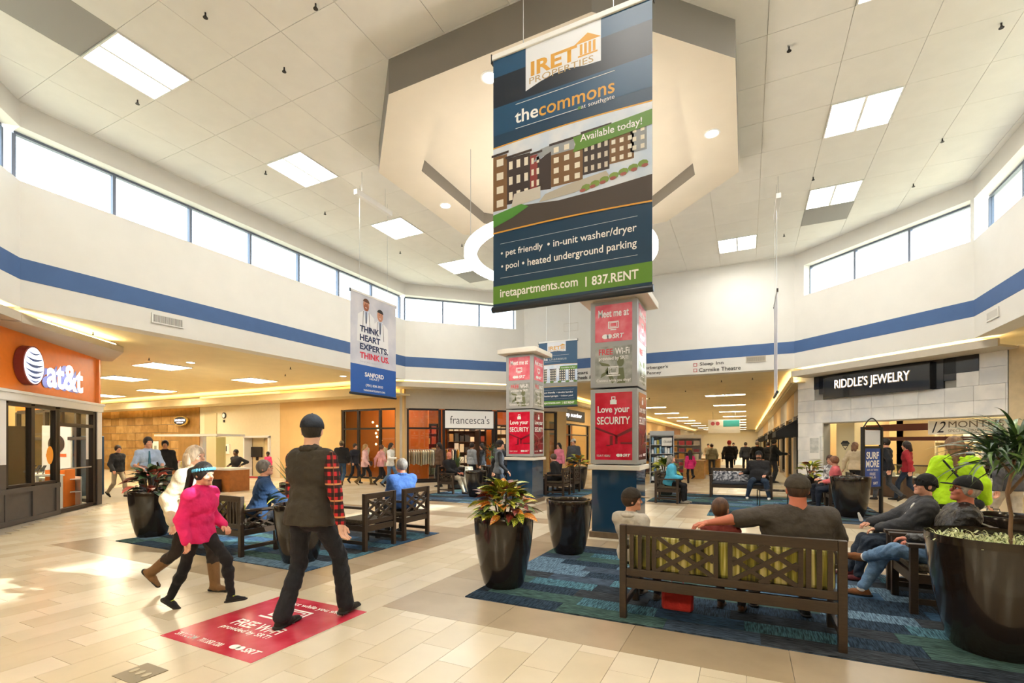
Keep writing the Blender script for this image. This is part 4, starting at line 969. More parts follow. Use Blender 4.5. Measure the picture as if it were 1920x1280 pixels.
tx('12', mn, 3.98, 2.06, .32, .30, ink('#2c2620'), .415, shear=.4); tx('MONTHS', mn, 4.78, 2.12, 1.15, .17, ink('#7a6a50'), .415); tx('SPECIAL FINANCING', mn, 4.72, 1.95, 1.05, .07, ink('#9a8a6a'), .415)
em = thing('wall_emblem', 'black diamond shaped emblem on the cream pillar', 'emblem', (RO[0], RO[1], 0), AM)
multi(em, 'diamond', M_black, [[(1.17, 1.62), (1.32, 1.40), (1.47, 1.62), (1.40, 1.70), (1.24, 1.70)]], .495); multi(em, 'diamond_cut', mat('cream pillar', '#cdbf98'), [[(1.20, 1.60), (1.44, 1.60), (1.44, 1.59), (1.20, 1.59)], [(1.24, 1.54), (1.40, 1.54), (1.32, 1.44)]], .493)
ps = thing('poster', 'white framed poster on the marble pillar', 'poster', (RO[0], RO[1], 0), AM); part('frame', M_panelwhite, ps, (.48, -.05, 1.1, .86, -.01, 1.85)); flat(ps, 'printed_sheet', mat('poster grey map', '#b4b8b6', .5, col2='#d8d8d4', nscale=5), rect(.51, 1.3, .83, 1.8), -.055)
poly_wall('wall_jeweller_back', LR(-.5, 6.2), LR(10, 6.2), 0, 4.1, .2, mat('jeweller cream wall', '#d9c79c', .7))
for s_, y_, lb in ((1.6, 2.0, 'front left'), (3.6, 2.0, 'front middle'), (5.4, 2.0, 'front right'), (2.6, 4.2, 'back left'), (4.8, 4.2, 'back right')):
    p = LR(s_, y_); troffer(p[0], p[1], ZS - .03, 1.2, .6, M_lamplow, 'ceiling light inside the jewellery shop, ' + lb, 'jewellery shop ceiling lights')
M_caseg = glass('case glass', '#eef4f0', .1)
def showcase(p, rz, w, label, basem, h=.98):
    t = thing('glass_showcase', label, 'display case', (p[0], p[1], 0), rz)
    part('case_base', basem, t, (-w / 2, -.25, 0, w / 2, .25, h * .62)); part('case_glass', M_caseg, t, (-w / 2, -.25, h * .62, w / 2, .25, h - .02)); part('case_top', mat('dark case edge', '#2b2622', .3), t, (-w / 2, -.26, h - .02, w / 2, -.2, h), (-w / 2, .2, h - .02, w / 2, .26, h), (-w / 2, -.2, h - .02, -w / 2 + .05, .2, h), (w / 2 - .05, -.2, h - .02, w / 2, .2, h))
    part('velvet_tray', mat('white velvet', '#efece4', .9), t, (-w / 2 + .04, -.2, h * .63, w / 2 - .04, .2, h * .66))
    q = MB()
    for k in range(int(w * 14)):
        x = -w / 2 + .08 + rnd.random() * (w - .16); y = -.16 + .32 * rnd.random(); a = .02 + .02 * rnd.random(); q.box(x - a, y - a, h * .66, x + a, y + a, h * .66 + .03 + .08 * rnd.random())
    o = q.build('jewellery_boxes', mat('jewel box ivory', '#d8cfba', .6), t); o['kind'] = 'stuff'
    return t
ww_ = mat('walnut case', '#5a4230', .4, noise=.2); cw = mat('cream case base', '#d8cba8', .5)
showcase(LR(2.0, .9), AM, 1.5, 'glass jewellery case at the left of the shop opening', ww_); showcase(LR(3.7, .9), AM, 1.5, 'glass jewellery case in the middle of the shop opening, behind the walking couple', ww_); showcase(LR(5.2, .9), AM, 1.3, 'glass jewellery case at the right of the shop opening', cw)
shelving(LR(2.2, 5.6), AM, 'lit cream wall shelving with jewellery displays, left', 2.4, 2.2, 4, cw, ['#f4f0e4', '#e0d2b0', '#c8b888'], 9); shelving(LR(4.8, 5.6), AM, 'lit cream wall shelving with jewellery displays, right', 2.4, 2.2, 4, cw, ['#f4f0e4', '#e0d2b0', '#e88a4a'], 9)
shelving(LR(4.15, 2.6), AM, 'small white slatted rack on the jewellery counter side', .5, 1.45, 6, M_panelwhite, ['#f4f0e4'], 1)
rc_ = thing('round_counter', 'pale round counter at the right edge behind the tree', 'counter', (4.35, 11.5, 0)); q = MB(); q.lathe([(.44, 0), (.44, .74)], 32); q.build('counter_body', mat('counter beige laminate', '#dcc9a6', .5), rc_, smooth=True); q = MB(); q.lathe([(.48, .74), (.48, .79)], 32); q.build('counter_top', M_panelwhite, rc_, smooth=True)

# --- main corridor: shop fronts on both sides
def bay(x, y0, y1, side, sign, scol, label, glassc=True, awn=False, wallm=None, z1=2.7):
    """a shop front bay in the corridor, built facing the corridor"""
    rz = PI / 2 if side < 0 else -PI / 2
    org = (x, y0, 0) if side < 0 else (x, y1, 0)
    L_ = y1 - y0
    t = thing('storefront', label, 'shop front', org, rz)
    part('fascia', wallm or M_greige, t, (0, 0, z1, L_, .25, 4.1)); part('pilaster', wallm or M_greige, t, (0, -.05, 0, .4, .25, z1)); part('pilaster', wallm or M_greige, t, (L_ - .4, -.05, 0, L_, .25, z1))
    window_grid(t, [.45, L_ * .5, L_ - .45], [.15, 2.1, z1 - .04], .1, .05)
    if sign:
        part('sign_board', ink(scol), t, (L_ * .2, -.06, z1 + .15, L_ * .8, 0, z1 + .75)); tx(sign, t, L_ / 2, z1 + .45, L_ * .45, .3, M_signw, -.065, bold=.02)
    if awn:
        q = MB(); q.add([(.3, 0, 2.55), (L_ - .3, 0, 2.55), (L_ - .3, -.8, 2.05), (.3, -.8, 2.05), (.3, -.8, 1.85), (L_ - .3, -.8, 1.85), (.3, 0, 1.85), (L_ - .3, 0, 1.85)], [(0, 1, 2, 3), (3, 2, 5, 4), (0, 3, 4, 6), (1, 7, 5, 2)]); q.build('awning', mat('black awning cloth', '#1b1a1a', .8), t)
    return t
poly_wall('wall_corridor_east', (4.6, 20.5), (4.6, 95), 0, 4.1, .2, M_tan); poly_wall('wall_corridor_west', (-11.5, 27), (-11.5, 95), 0, 4.1, .2, mat('corridor shop back', '#c89a5c', .7))
zy = 19.6; names_e = [('jeweller side window with black awning, nearest on the right of the corridor', True, None), ('pale pillared shop front, second on the right of the corridor', False, None), ('shop front with black awning, third on the right of the corridor', True, None), ('tan shop front, fourth on the right of the corridor', False, None), ('fifth shop front on the right of the corridor', False, None), ('sixth shop front on the right of the corridor', True, None), ('far shop front on the right at the corridor end', False, None)]
for k, (lb, aw, sg) in enumerate(names_e):
    L_ = (3.2, 4.0, 4.4, 8, 10, 14, 30)[k]; bay(1.75, zy, zy + L_, 1, None, '#222222', lb, awn=aw, wallm=[M_greige, M_tan][k % 2]); zy += L_ + .05
    if k < 3: p = (3.0, zy - L_ / 2); showcase(p, PI / 2, L_ * .7, 'glass jewellery case behind the %s side window of the corridor' % ('first', 'second', 'third')[k], mat('purple black case', '#2a1c22', .3))
zy = 21.2; names_w = [('mattress shop front with black sign, nearest on the left of the corridor', 'sleep number', '#1a1a1a'), ('shop front with warm wood fascia, second on the left of the corridor', None, ''), ('shop front with pale signs, third on the left of the corridor', None, ''), ('fourth shop front on the left of the corridor', None, ''), ('fifth shop front on the left of the corridor', None, ''), ('far shop front on the left at the corridor end', None, '')]
for k, (lb, sg, c) in enumerate(names_w):
    L_ = (7.5, 9, 9, 12, 14, 20)[k]; bay(-8.6, zy, zy + L_, -1, sg, c or '#222222', lb, wallm=[M_tan, mat('wood fascia', '#9a6a40', .6, noise=.15), M_greige][k % 3]); zy += L_ + .05
for y, od in ((22.5, 'nearest'), (25.5, 'third'), (31, 'fourth'), (36, 'sixth'), (41, 'farthest'), (24, 'second'), (33, 'fifth')):
    troffer(3.2, y, ZS - .03, .6, 1.2, M_lamplow, 'ceiling light inside the right-hand corridor shops, %s from the court' % od, 'corridor shop ceiling lights'); troffer(-10.2, y + 3, ZS - .03, .6, 1.2, M_lamplow, 'ceiling light inside the left-hand corridor shops, %s from the court' % od, 'corridor shop ceiling lights')
for x, nm in ((-8.3, 'trim_7'), (1.45, 'trim_8')):
    s_ = 1 if x > 0 else -1
    b = MB(); b.box(min(x, x - s_ * .08), 19.2, 3.72, max(x, x - s_ * .08), 95, 3.92); b.box(min(x, x + s_ * .6), 19.2, 3.70, max(x, x + s_ * .6), 95, 3.74); o = struct(b.build(nm, M_low)); q = MB(); q.box(x + s_ * .08, 19.4, 3.76, x + s_ * .13, 94, 3.80); q.build('cove_tube', M_cove, o)
cbn = thing('hanging_banner', 'small white and teal banner hanging far down the main corridor', 'banner', (-1.6, 41, 2.75), 0, 'hanging banners')
part('banner_cloth', M_panelwhite, cbn, (-1.15, -.01, -.3, 1.15, .01, .75)); flat(cbn, 'printed_band', ink('#3fa8a8'), rect(-.05, .2, 1.1, .7), -.015); tx('OPEN HOUSE', cbn, .52, .45, .8, .14, M_wtext, -.02) if False else None
multi(cbn, 'printed_picture', ink('#c05a6a'), [circ(-.8, .45, .15, 12), circ(-.45, .45, .15, 12)], -.016); part('hanging_wire', M_steel, cbn, (-.81, -.004, .75, -.79, .004, 1.38), (.79, -.004, .75, .81, .004, 1.38))
# corridor kiosks
def kiosk(p, rz, w, h, label, cols, head=None, m=M_panelwhite):
    t = shelving(p, rz, label, w, h, 5, m, cols, 8, .5); t.name = 'kiosk'; t['category'] = 'kiosk'
    part('header', m, t, (-w / 2, -.3, h, w / 2, .3, h + .18))
    if head: part('header_sign', M_panelwhite, t, (0, -.31, h * .78, w / 2 - .1, -.28, h * .95)); tx(head, t, w / 4, h * .865, w * .36, .09, ink('#6a6a6a'), -.32)
    return t
kiosk((-4.75, 20.4), .15, 1.7, 2.05, 'white framed kiosk shelf of phone cases behind the seated teal woman', ['#d8343c', '#3c4a6a', '#e8d84c', '#f0f0f0', '#2c2c30', '#6aa0c0'])
kiosk((-3.15, 20.55), .15, .95, 1.95, 'grey panelled kiosk shelf of framed cards beside the pink girl', ['#8ab0d0', '#e0e8ee', '#b8b04c', '#f0f0f0', '#4a6a8a'], 'CELLULARS', mat('kiosk pale grey', '#b9bec4', .5))
kiosk((-3.6, 26.5), .1, 3.0, 1.9, 'long kiosk of mixed toys farther down the corridor', ['#c8485a', '#d8a04c', '#e8e0d8', '#5a3a34', '#a8506a'])
kiosk((-5.0, 31.0), .1, 3.0, 1.9, 'kiosk with scarves far down the corridor', ['#c8485a', '#3c3a3a', '#e8e0d8', '#8a5a3a', '#a8506a'])
for x, y, lb in ((-2.2, 24.0, 'wooden box counter beside the pink girl in the corridor'), (-1.7, 27.5, 'wooden box counter farther down the corridor'), (1.1, 31.0, 'pale wooden bin by the right corridor shop')):
    t = thing('wooden_counter', lb, 'counter', (x, y, 0)); part('body', mat('light oak', '#c49a5c', .5, noise=.15), t, (-.45, -.45, 0, .45, .45, .8)); part('counter_top', mat('light oak edge', '#a87c44', .5), t, (-.48, -.48, .8, .48, .48, .84))
# white canopy kiosk at the left
kk = thing('kiosk', 'kiosk counter with white T shaped canopy beyond the left bench', 'kiosk', (-17.0, 10.4, 0), .15)
part('counter_body', mat('orange wood', '#b8743c', .5, noise=.15), kk, (-1.8, -.4, 0, 1.5, .4, .72)); part('counter_top', M_panelwhite, kk, (-1.85, -.45, .72, 1.55, .45, .78))
part('pole', M_panelwhite, kk, (.55, -.7, 0, .68, -.57, 1.86)); part('canopy', M_panelwhite, kk, (-1.4, -.8, 1.86, 1.4, .3, 1.93)); part('base_box', M_black, kk, (.2, -.95, 0, 1.2, -.45, .42)); part('back_panel', mat('kiosk yellow panel', '#e8e0a0', .5), kk, (.1, .3, .78, .5, .34, 1.84))
for k in range(16):
    c, cn_ = rnd.choice([('#3fa0a8', 'teal'), ('#d8d048', 'yellow'), ('#c83c5a', 'pink'), ('#f0f0f0', 'white'), ('#5a4a8a', 'purple'), ('#e08a3c', 'orange')]); x = -1.6 + (k % 8) * .22; yy = -.25 + .25 * (k // 8); M_ = Matrix.Rotation(.15, 3, 'Z') @ Vector((x, yy, 0))
    q = MB(); q.box(-.08, -.06, 0, .08, .06, .12 + .1 * rnd.random()); tag(q.build('boxed_item', ink(c), loc=(-17.0 + M_.x, 10.4 + M_.y, .785), rotz=.15), 'small %s box, %s from the left in the %s row on the left kiosk counter' % (cn_, ORD[k % 8], ('front', 'back')[k // 8]), 'box', 'boxes on the left kiosk counter')
# ------------------------------------------------------------------ benches and armchairs
M_wood = mat('bench stained brown', '#3a2c20', 0.42, noise=.25, nscale=14, bump=.05, bscale=40, stretch=(1, 1, 6))
M_cushA = mat('cushion stripe olive', '#d6cc8a', 0.9, col2='#4a4826', nscale=3.2, stretch=(9, .5, .35))
_r = [n for n in M_cushA.node_tree.nodes if n.type == 'VALTORGB'][0].color_ramp
_e = _r.elements.new(.5); _e.color = (*lin('#9a9038'), 1)
M_cushB = mat('cushion grey scroll', '#dcdce2', 0.9, col2='#3b4150', nscale=16)
M_seatc = mat('seat cushion brown tweed', '#5c5140', .95, noise=.5, nscale=60)
def lattice(t, p0, p1, o, ux, d=.02):
    """cross lattice between two corners given in (across, up) on the plane through o"""
    x0, z0 = p0; x1, z1 = p1; w = x1 - x0; h = z1 - z0; ux = Vector(ux); o = Vector(o)
    W = lambda x, z: tuple(o + ux * x + Vector((0, 0, z)))
    nrm = ux.cross(Vector((0, 0, 1)))
    segs = [((0, 0), (1, 1)), ((0, 1), (1, 0)), ((0, .42), (.58, 1)), ((.42, 0), (1, .58)), ((0, .58), (.58, 0)), ((.42, 1), (1, .42))]
    for k, (a, b) in enumerate(segs):
        q = MB(); off = nrm * (.003 if k in (0, 2, 3) else -.003)
        q.bar(Vector(W(x0 + a[0] * w, z0 + a[1] * h)) + off, Vector(W(x0 + b[0] * w, z0 + b[1] * h)) + off, (.036 if w > .5 or h > .25 else .026), d, None, up=tuple(nrm))
        q.build('lattice_bar', M_wood, t)
def bench(w, label, loc, rz, group, back=None, seat=M_seatc, panels=2, arm_lat=False, side_slats=3, cushion_front=False):
    t = thing('bench' if w > 1 else 'armchair', label, 'bench' if w > 1 else 'armchair', loc, rz, group)
    h = w / 2; D = .58; H = .86; lg = .03
    for sx in (-1, 1):
        x = sx * (h - lg); part('leg', M_wood, t, (x - lg, -.03, 0, x + lg, .03, H), bevel=.004); part('leg', M_wood, t, (x - lg, D - .05, 0, x + lg, D + .01, .63), bevel=.004)
        part('armrest', M_wood, t, (x - lg - .012, .03, .63, x + lg + .012, D + .03, .665), bevel=.005)
        part('side_rail', M_wood, t, (x - .015, .03, .30, x + .015, D - .05, .38)); part('stretcher', M_wood, t, (x - .015, .03, .10, x + .015, D - .05, .15))
        if arm_lat: lattice(t, (.05, .40), (D - .07, .62), (x, 0, 0), (0, 1, 0))
    iw = h - 2 * lg
    part('top_rail', M_wood, t, (-iw, -.02, H - .085, iw, .02, H), bevel=.005); part('back_rail', M_wood, t, (-iw, -.018, .40, iw, .018, .465), bevel=.004)
    part('apron', M_wood, t, (-iw, -.02, .29, iw, .02, .38), bevel=.004); part('apron', M_wood, t, (-iw, D - .04, .29, iw, D, .38), bevel=.004)
    for k in range(5): part('seat_slat', M_wood, t, (-iw, .05 + k * .1, .38, iw, .13 + k * .1, .395))
    part('seat_cushion', seat, t, (-iw + .01, .04, .395, iw - .01, D - .01, .455), bevel=.015)
    z0, z1 = .465, H - .085
    if panels == 1: lattice(t, (-iw, z0), (iw, z1), (0, 0, 0), (1, 0, 0))
    else:
        xs = side_slats * .072; 
        for sx in (-1, 1):
            for k in range(side_slats): x = sx * (iw - .036 - .072 * k - .012); part('slat', M_wood, t, (x - .018, -.012, z0, x + .018, .012, z1))
        e = iw - xs - .03; g = .055
        for sx in (-1, 1):
            part('back_stile', M_wood, t, (sx * e - .018, -.014, z0, sx * e + .018, .014, z1)); part('back_stile', M_wood, t, (sx * g - .018, -.014, z0, sx * g + .018, .014, z1))
        lattice(t, (-e + .018, z0), (-g - .018, z1), (0, 0, 0), (1, 0, 0)); lattice(t, (g + .018, z0), (e - .018, z1), (0, 0, 0), (1, 0, 0))
    if back:
        c = part('back_cushion', back, t, (-iw + .01, .03, .455, iw - .01, .11, H - .10), bevel=.03)
    return t
GB = 'brown lattice benches and armchairs'
bench(1.74, 'long lattice-back bench seen from behind with striped olive cushion, holding the large man', (-.18, 4.42, 0), 0, GB, M_cushA)
bench(1.62, 'lattice-back bench on the left carpet holding the man in the blue jacket', (-7.18, 4.40, 0), 0, GB, M_cushA, arm_lat=True)
bench(1.68, 'bench facing the camera with grey scroll patterned cushion, far down the court', (-.17, 16.25, 0), PI, GB, M_cushB, seat=mat('seat cushion dark grey', '#3f4048', .95, noise=.3, nscale=30), panels=2)
bench(.70, 'empty lattice-back armchair nearest the walking man on the left carpet', (-5.07, 5.74, 0), PI / 2, GB, None, panels=1)
bench(.70, 'lattice-back armchair holding the grey-haired man in the blue shirt', (-5.07, 6.64, 0), PI / 2, GB, None, panels=1)
bench(.70, 'armchair holding the man in the black cap, beside the large tree planter', (1.97, 6.03, 0), PI / 2, GB, M_cushA, panels=1)
bench(.70, 'armchair holding the man in the black beanie', (1.97, 6.86, 0), PI / 2, GB, M_cushA, panels=1)
bench(.66, 'lattice-sided armchair holding the bald man in the black sweater', (-8.95, 13.2, 0), -PI / 2, GB, None, panels=1, arm_lat=True)
bench(.64, 'lattice-back armchair holding the person in black behind the farther column', (-5.02, 14.1, 0), PI / 2, GB, None, panels=1)
bench(.64, 'empty lattice-back armchair left of the far croton planter', (-5.02, 15.1, 0), PI / 2, GB, None, panels=1)
bench(.66, 'armchair holding the woman in the teal jacket', (-2.22, 13.75, 0), -PI / 2, GB, None, panels=1)
bench(.66, 'armchair holding the woman in the salmon pink top', (2.35, 13.9, 0), PI / 2, GB, None, panels=1)
bench(.66, 'armchair holding the woman in the black and white floral top', (2.40, 15.1, 0), PI / 2, GB, None, panels=1)

# ------------------------------------------------------------------ planters and plants
M_pot = mat('planter gloss espresso', '#241d19', 0.16, coat=.35, noise=.1, nscale=3)
M_soil = mat('potting soil', '#2e241b', .95, bump=.6, bscale=80)
def leaf_mesh(name, L_, W, curve, fold, m, n=6, tip=.5):
    vs = []; fs = []
    for k in range(n + 1):
        f = k / n; w = W * math.sin(PI * min(1, f ** tip * .98 + .02)) * .5 if tip else W * .5
        x = L_ * (math.sin(curve * f) / curve if curve else f); z = L_ * ((math.cos(curve * f) - 1) / curve if curve else 0)
        vs += [(x, -w, z + w * fold), (x, 0, z), (x, w, z + w * fold)]
    for k in range(n):
        a = 3 * k; fs += [(a, a + 3, a + 4, a + 1), (a + 1, a + 4, a + 5, a + 2)]
    me = bpy.data.meshes.new(name); me.from_pydata(vs, [], fs); me.materials.append(m); me.polygons.foreach_set('use_smooth', [True] * len(fs)); me.update()
    return me
def veined(name, c1, c2, k=34.0, th=.35):
    m = bpy.data.materials.new(name); m.use_nodes = True; nt = m.node_tree; N = nt.nodes; L = nt.links; b = N['Principled BSDF']; b.inputs['Roughness'].default_value = .35
    tc = N.new('ShaderNodeTexCoord'); sp = N.new('ShaderNodeSeparateXYZ'); L.new(tc.outputs['Object'], sp.inputs[0])
    ab = N.new('ShaderNodeMath'); ab.operation = 'ABSOLUTE'; L.new(sp.outputs[1], ab.inputs[0])
    s = N.new('ShaderNodeMath'); s.operation = 'SUBTRACT'; L.new(sp.outputs[0], s.inputs[0]); L.new(ab.outputs[0], s.inputs[1])
    u = N.new('ShaderNodeMath'); u.operation = 'MULTIPLY'; u.inputs[1].default_value = k; L.new(s.outputs[0], u.inputs[0])
    f = N.new('ShaderNodeMath'); f.operation = 'FRACT'; L.new(u.outputs[0], f.inputs[0])
    g = N.new('ShaderNodeMath'); g.operation = 'LESS_THAN'; g.inputs[1].default_value = th; L.new(f.outputs[0], g.inputs[0])
    ce = N.new('ShaderNodeMath'); ce.operation = 'LESS_THAN'; ce.inputs[1].default_value = .004; L.new(ab.outputs[0], ce.inputs[0])
    mx = N.new('ShaderNodeMath'); mx.operation = 'MAXIMUM'; L.new(g.outputs[0], mx.inputs[0]); L.new(ce.outputs[0], mx.inputs[1])
    x = N.new('ShaderNodeMix'); x.data_type = 'RGBA'; L.new(mx.outputs[0], x.inputs[0]); x.inputs[6].default_value = (*lin(c1), 1); x.inputs[7].default_value = (*lin(c2), 1)
    L.new(x.outputs[2], b.inputs['Base Color']); MATS[name] = m
    return m
LV = [veined('croton green yellow', '#4a7022', '#d2cc44'), veined('croton yellow', '#8a9a28', '#ecdc58'), veined('croton dark green', '#2c4a20', '#98a83e', th=.2), veined('croton orange', '#c85a24', '#e8b848'), veined('croton maroon', '#4a1c18', '#a03a28', th=.25)]
LV2 = [veined('poinsettia dark green', '#223a20', '#4c6a38', th=.2), veined('croton maroon b', '#4a1c18', '#a03a28', th=.25), mat('pink leaf', '#e0705e', .4, noise=.2, nscale=20)]
CROT = [leaf_mesh('croton_leaf', .24, .115, .8, .3, m, tip=.85) for m in LV]; CROT2 = [leaf_mesh('croton_leaf', .22, .105, .8, .3, m, tip=.85) for m in LV2]
GREENL = [leaf_mesh('green_leaf', .30, .075, 1.1, .3, mat('leaf deep green', '#2c4a22', .35, noise=.2, nscale=20)), leaf_mesh('green_leaf', .26, .07, .8, .3, mat('leaf mid green', '#4c6e34', .35, noise=.2, nscale=20))]
def pot(label, x, y, s=1.0, cat='planter', name='planter', z=.79, group=None):
    t = thing(name, label, cat, (x, y, 0), 0, group)
    prof = [(.20, 0), (.225, .04), (.262, .18), (.298, .36), (.322, .54), (.334, .70), (.335, z - .012), (.330, z), (.312, z), (.308, z - .01), (.305, z - .07)]
    b = MB(); b.lathe([(r * s, zz * s) for r, zz in prof], 40); b.build('pot', M_pot, t, smooth=True)
    b = MB(); b.lathe([(.304 * s, (z - .075) * s), (.304 * s, (z - .068) * s)], 24); b.build('soil', M_soil, t)
    return t
def scatter(t, meshes, n, zb, rad, spread, seed, wts=None, sc=(.8, 1.25), lo=.05, hi=1.45, name='leaf', hgt=.22, dome=False):
    r = random.Random(seed)
    for k in range(n):
        a = r.random() * 2 * PI; q = r.random() ** .6; me = r.choices(meshes, wts)[0]; s = r.uniform(*sc)
        if dome:
            e = (k + .5) / n * 1.5; rr = rad * math.cos(e) * r.uniform(.55, 1.0); base = Vector((math.cos(a) * rr, math.sin(a) * rr, zb + hgt * math.sin(e) * r.uniform(.75, 1.0)))
            rot = (r.uniform(-.5, .5), -(.05 + e * .55 + r.uniform(-.3, .35)), a + r.uniform(-.5, .5))
        else:
            e = lo + (hi - lo) * r.random() ** 1.1
            base = Vector((math.cos(a) * rad * q * math.cos(e * .6), math.sin(a) * rad * q * math.cos(e * .6), zb + hgt * (.25 + .75 * math.sin(e)) * (.3 + .7 * r.random()))); rot = (r.uniform(-.4, .4), -e * .85, a + r.uniform(-.4, .4))
        o = link_mesh(name, me, t, base, rot); o.scale = (s, s, s)
def croton(label, x, y, s, n, seed, kinds=CROT, wts=(4, 3, 3, 2, 2), sc=(.8, 1.25)):
    t = pot(label, x, y, s, 'plant', 'potted_plant')
    b = MB()
    for k in range(7): a = k * .9; b.tube([(.05 * math.cos(a), .05 * math.sin(a), .72 * s), (.12 * math.cos(a), .12 * math.sin(a), .72 * s + .30)], .010, 5)
    b.build('stems', mat('plant stem', '#4a3a24', .8), t)['kind'] = 'stuff'
    scatter(t, kinds, n, .79 * s, .27, .3, seed, wts, sc, hgt=.34, dome=True)
    return t
croton('croton with yellow, green and red leaves in a tall dark planter, front centre', -2.47, 4.84, 1.0, 190, 1, sc=(.62, 1.0))
pot('tall dark planter without visible plant, right behind the front croton', -2.35, 6.72, 1.0)
croton('dark leaved plant with salmon pink leaves in a planter at the left carpet corner', -9.30, 4.75, 1.0, 80, 2, CROT2, (6, 3, 1.6), (.9, 1.4))
an = croton('planter with pale pink flowers hidden behind the walking man', -5.48, 4.62, 1.0, 34, 3, GREENL + CROT[1:2], (2, 3, 2), (.6, .9))
sp_ = leaf_mesh('pink_spathe', .16, .13, .8, .5, mat('spathe pale pink', '#ecc9c4', .35), tip=.7); sp2 = leaf_mesh('orange_spathe', .16, .13, .8, .5, mat('spathe orange', '#e48a5c', .35), tip=.7)
for k, (a, z) in enumerate(((2.2, 1.02), (2.9, .95), (3.6, .90), (1.6, 1.0), (2.6, 1.10), (3.2, 1.03))):
    link_mesh('flower', sp2 if k == 2 else sp_, an, (.14 * math.cos(a), .14 * math.sin(a), z), (.3, -.6, a))
    b = MB(); b.tube([(.05 * math.cos(a), .05 * math.sin(a), .72), (.14 * math.cos(a), .14 * math.sin(a), z)], .005, 5); b.build('flower_stem', mat('leaf mid green', '#4c6e34'), an)
pot('tall dark planter without visible plant, at the far left carpet by the bald man', -7.38, 12.62, 1.0)
bl_ = [leaf_mesh('blade', .62, .055, .25, .25, veined('snake plant', '#2f4a2a', '#8a9a58', 26, .25), 6, .35)]
def snake(label, x, y, s, n, seed):
    t = pot(label, x, y, s, 'plant', 'potted_plant'); scatter(t, bl_, n, .73 * s, .16, .2, seed, None, (.7, 1.2), 1.15, 1.62, 'blade', 0)
snake('tall spiky snake plant in a dark planter left of the boutique sign', -9.2, 14.3, 1.0, 26, 4)
snake('tall spiky snake plant in a planter just left of the walking man', -9.0, 7.45, .95, 20, 5)
t = pot('planter with a rounded leafy green shrub in front of the boutique door', -8.35, 15.3, 1.05, 'plant', 'potted_plant'); scatter(t, GREENL, 60, 1.15, .16, .3, 6, None, (.5, .8), -.5, 1.5, 'leaf', .4)
croton('croton in a planter right of the two far armchairs', -5.4, 16.4, 1.0, 60, 7)
croton('leafy plant in a dark planter behind the woman in the teal jacket', -2.3, 15.7, .9, 60, 8, CROT[:3], (2, 1, 5), (1.0, 1.5))
pot('wide dark planter without visible plant, left of the tall sign stand', 2.05, 12.75, 1.12)
croton('croton in a dark planter against the marble pillar', 1.7, 16.7, .85, 50, 9)
pot('large dark planter half hidden behind the man in the black cap', 2.66, 7.42, 1.0)
t = pot('leafy green plant in a planter by the stone wall at far left', -19.4, 10.3, 1.0, 'plant', 'potted_plant'); scatter(t, GREENL, 60, .85, .25, .3, 12, None, (1.2, 1.9), .1, 1.5)
# tree in the largest planter
tr = pot('slender branching tree with long narrow leaves in the largest dark planter at the right edge', 1.735, 4.99, 1.28, 'plant', 'potted_tree', z=.665)
ZT = .80
TX, TY = .12, .06
M_bark = mat('bark grey brown', '#8a6a50', .85, noise=.35, nscale=20, bump=.4, bscale=60, stretch=(1, 1, .3))
b = MB(); b.tube([(0, 0, ZT - .05), (-.015, .0, ZT + .12), (-.01, 0, ZT + .25), (-.03, .01, ZT + .42), (.0, .01, ZT + .58)], [.018, .014, .013, .014, .014], 8, M_bark)
b.tube([(-.03, .01, ZT + .40), (.08, .03, ZT + .56), (.17, .05, ZT + .72)], [.012, .010, .008], 7, M_bark); b.tube([(0, .01, ZT + .56), (-.10, -.02, ZT + .70)], [.012, .008], 7, M_bark); b.tube([(0, .01, ZT + .56), (.03, .03, ZT + .80)], [.012, .008], 7, M_bark)
tk = b.build('trunk', None, tr, smooth=True); tk.location = (TX, TY, 0)
TL_ = [leaf_mesh('long_leaf', .42, .030, 1.15, .25, mat('dracaena green', '#39542a', .35, noise=.25, nscale=15), 8, .55), leaf_mesh('long_leaf', .36, .034, 1.4, .25, mat('dracaena pale green', '#6c8a48', .35, noise=.2, nscale=15), 8, .55)]
for k, (c, n) in enumerate((((-.10, -.02, ZT + .70), 60), ((.03, .03, ZT + .80), 64), ((.17, .05, ZT + .72), 60), ((.30, .02, ZT + .66), 30))):
    r = random.Random(20 + k)
    for q in range(n):
        a = r.random() * 2 * PI; e = r.uniform(-.05, 1.3); s = r.uniform(.75, 1.15)
        o = link_mesh('leaf', r.choice(TL_[:1] * 3 + TL_[1:]), tr, (TX + c[0] + .03 * math.cos(a), TY + c[1] + .03 * math.sin(a), c[2] + r.uniform(-.08, .08)), (r.uniform(-.5, .5), -e, a)); o.scale = (s, s, s)
b = MB(); b.tube([(.10, .03, ZT + .60), (.30, .02, ZT + .66)], .007, 6); b.build('twig', M_bark, tr).location = (TX, TY, 0)
r = random.Random(33); bl2 = MB(); mg = mat('spider plant green', '#6f8f3c', .5); mc = mat('spider plant cream', '#e6e6b4', .5)
for k in range(34):
    a = 2 * PI * k * .618; rr_ = .36 * math.sqrt((k + .5) / 34); cx_, cy_ = rr_ * math.cos(a), rr_ * math.sin(a)
    for j in range(13):
        d = r.random() * 2 * PI; L_ = r.uniform(.06, .12); h_ = r.uniform(.03, .09); w_ = .0055
        px_, py_ = -math.sin(d) * w_, math.cos(d) * w_
        pts = [(cx_ + math.cos(d) * L_ * f, cy_ + math.sin(d) * L_ * f, ZT + h_ * math.sin(PI * .75 * f)) for f in (0, .4, .75, 1)]
        for s0, s1, m in ((-1, -.35, mc), (-.35, .35, mg), (.35, 1, mc)):
            vs = [(p[0] + px_ * s_, p[1] + py_ * s_, p[2]) for p in pts for s_ in (s0, s1)]
            bl2.add(vs, [(0, 1, 3, 2), (2, 3, 5, 4), (4, 5, 7, 6)], m)
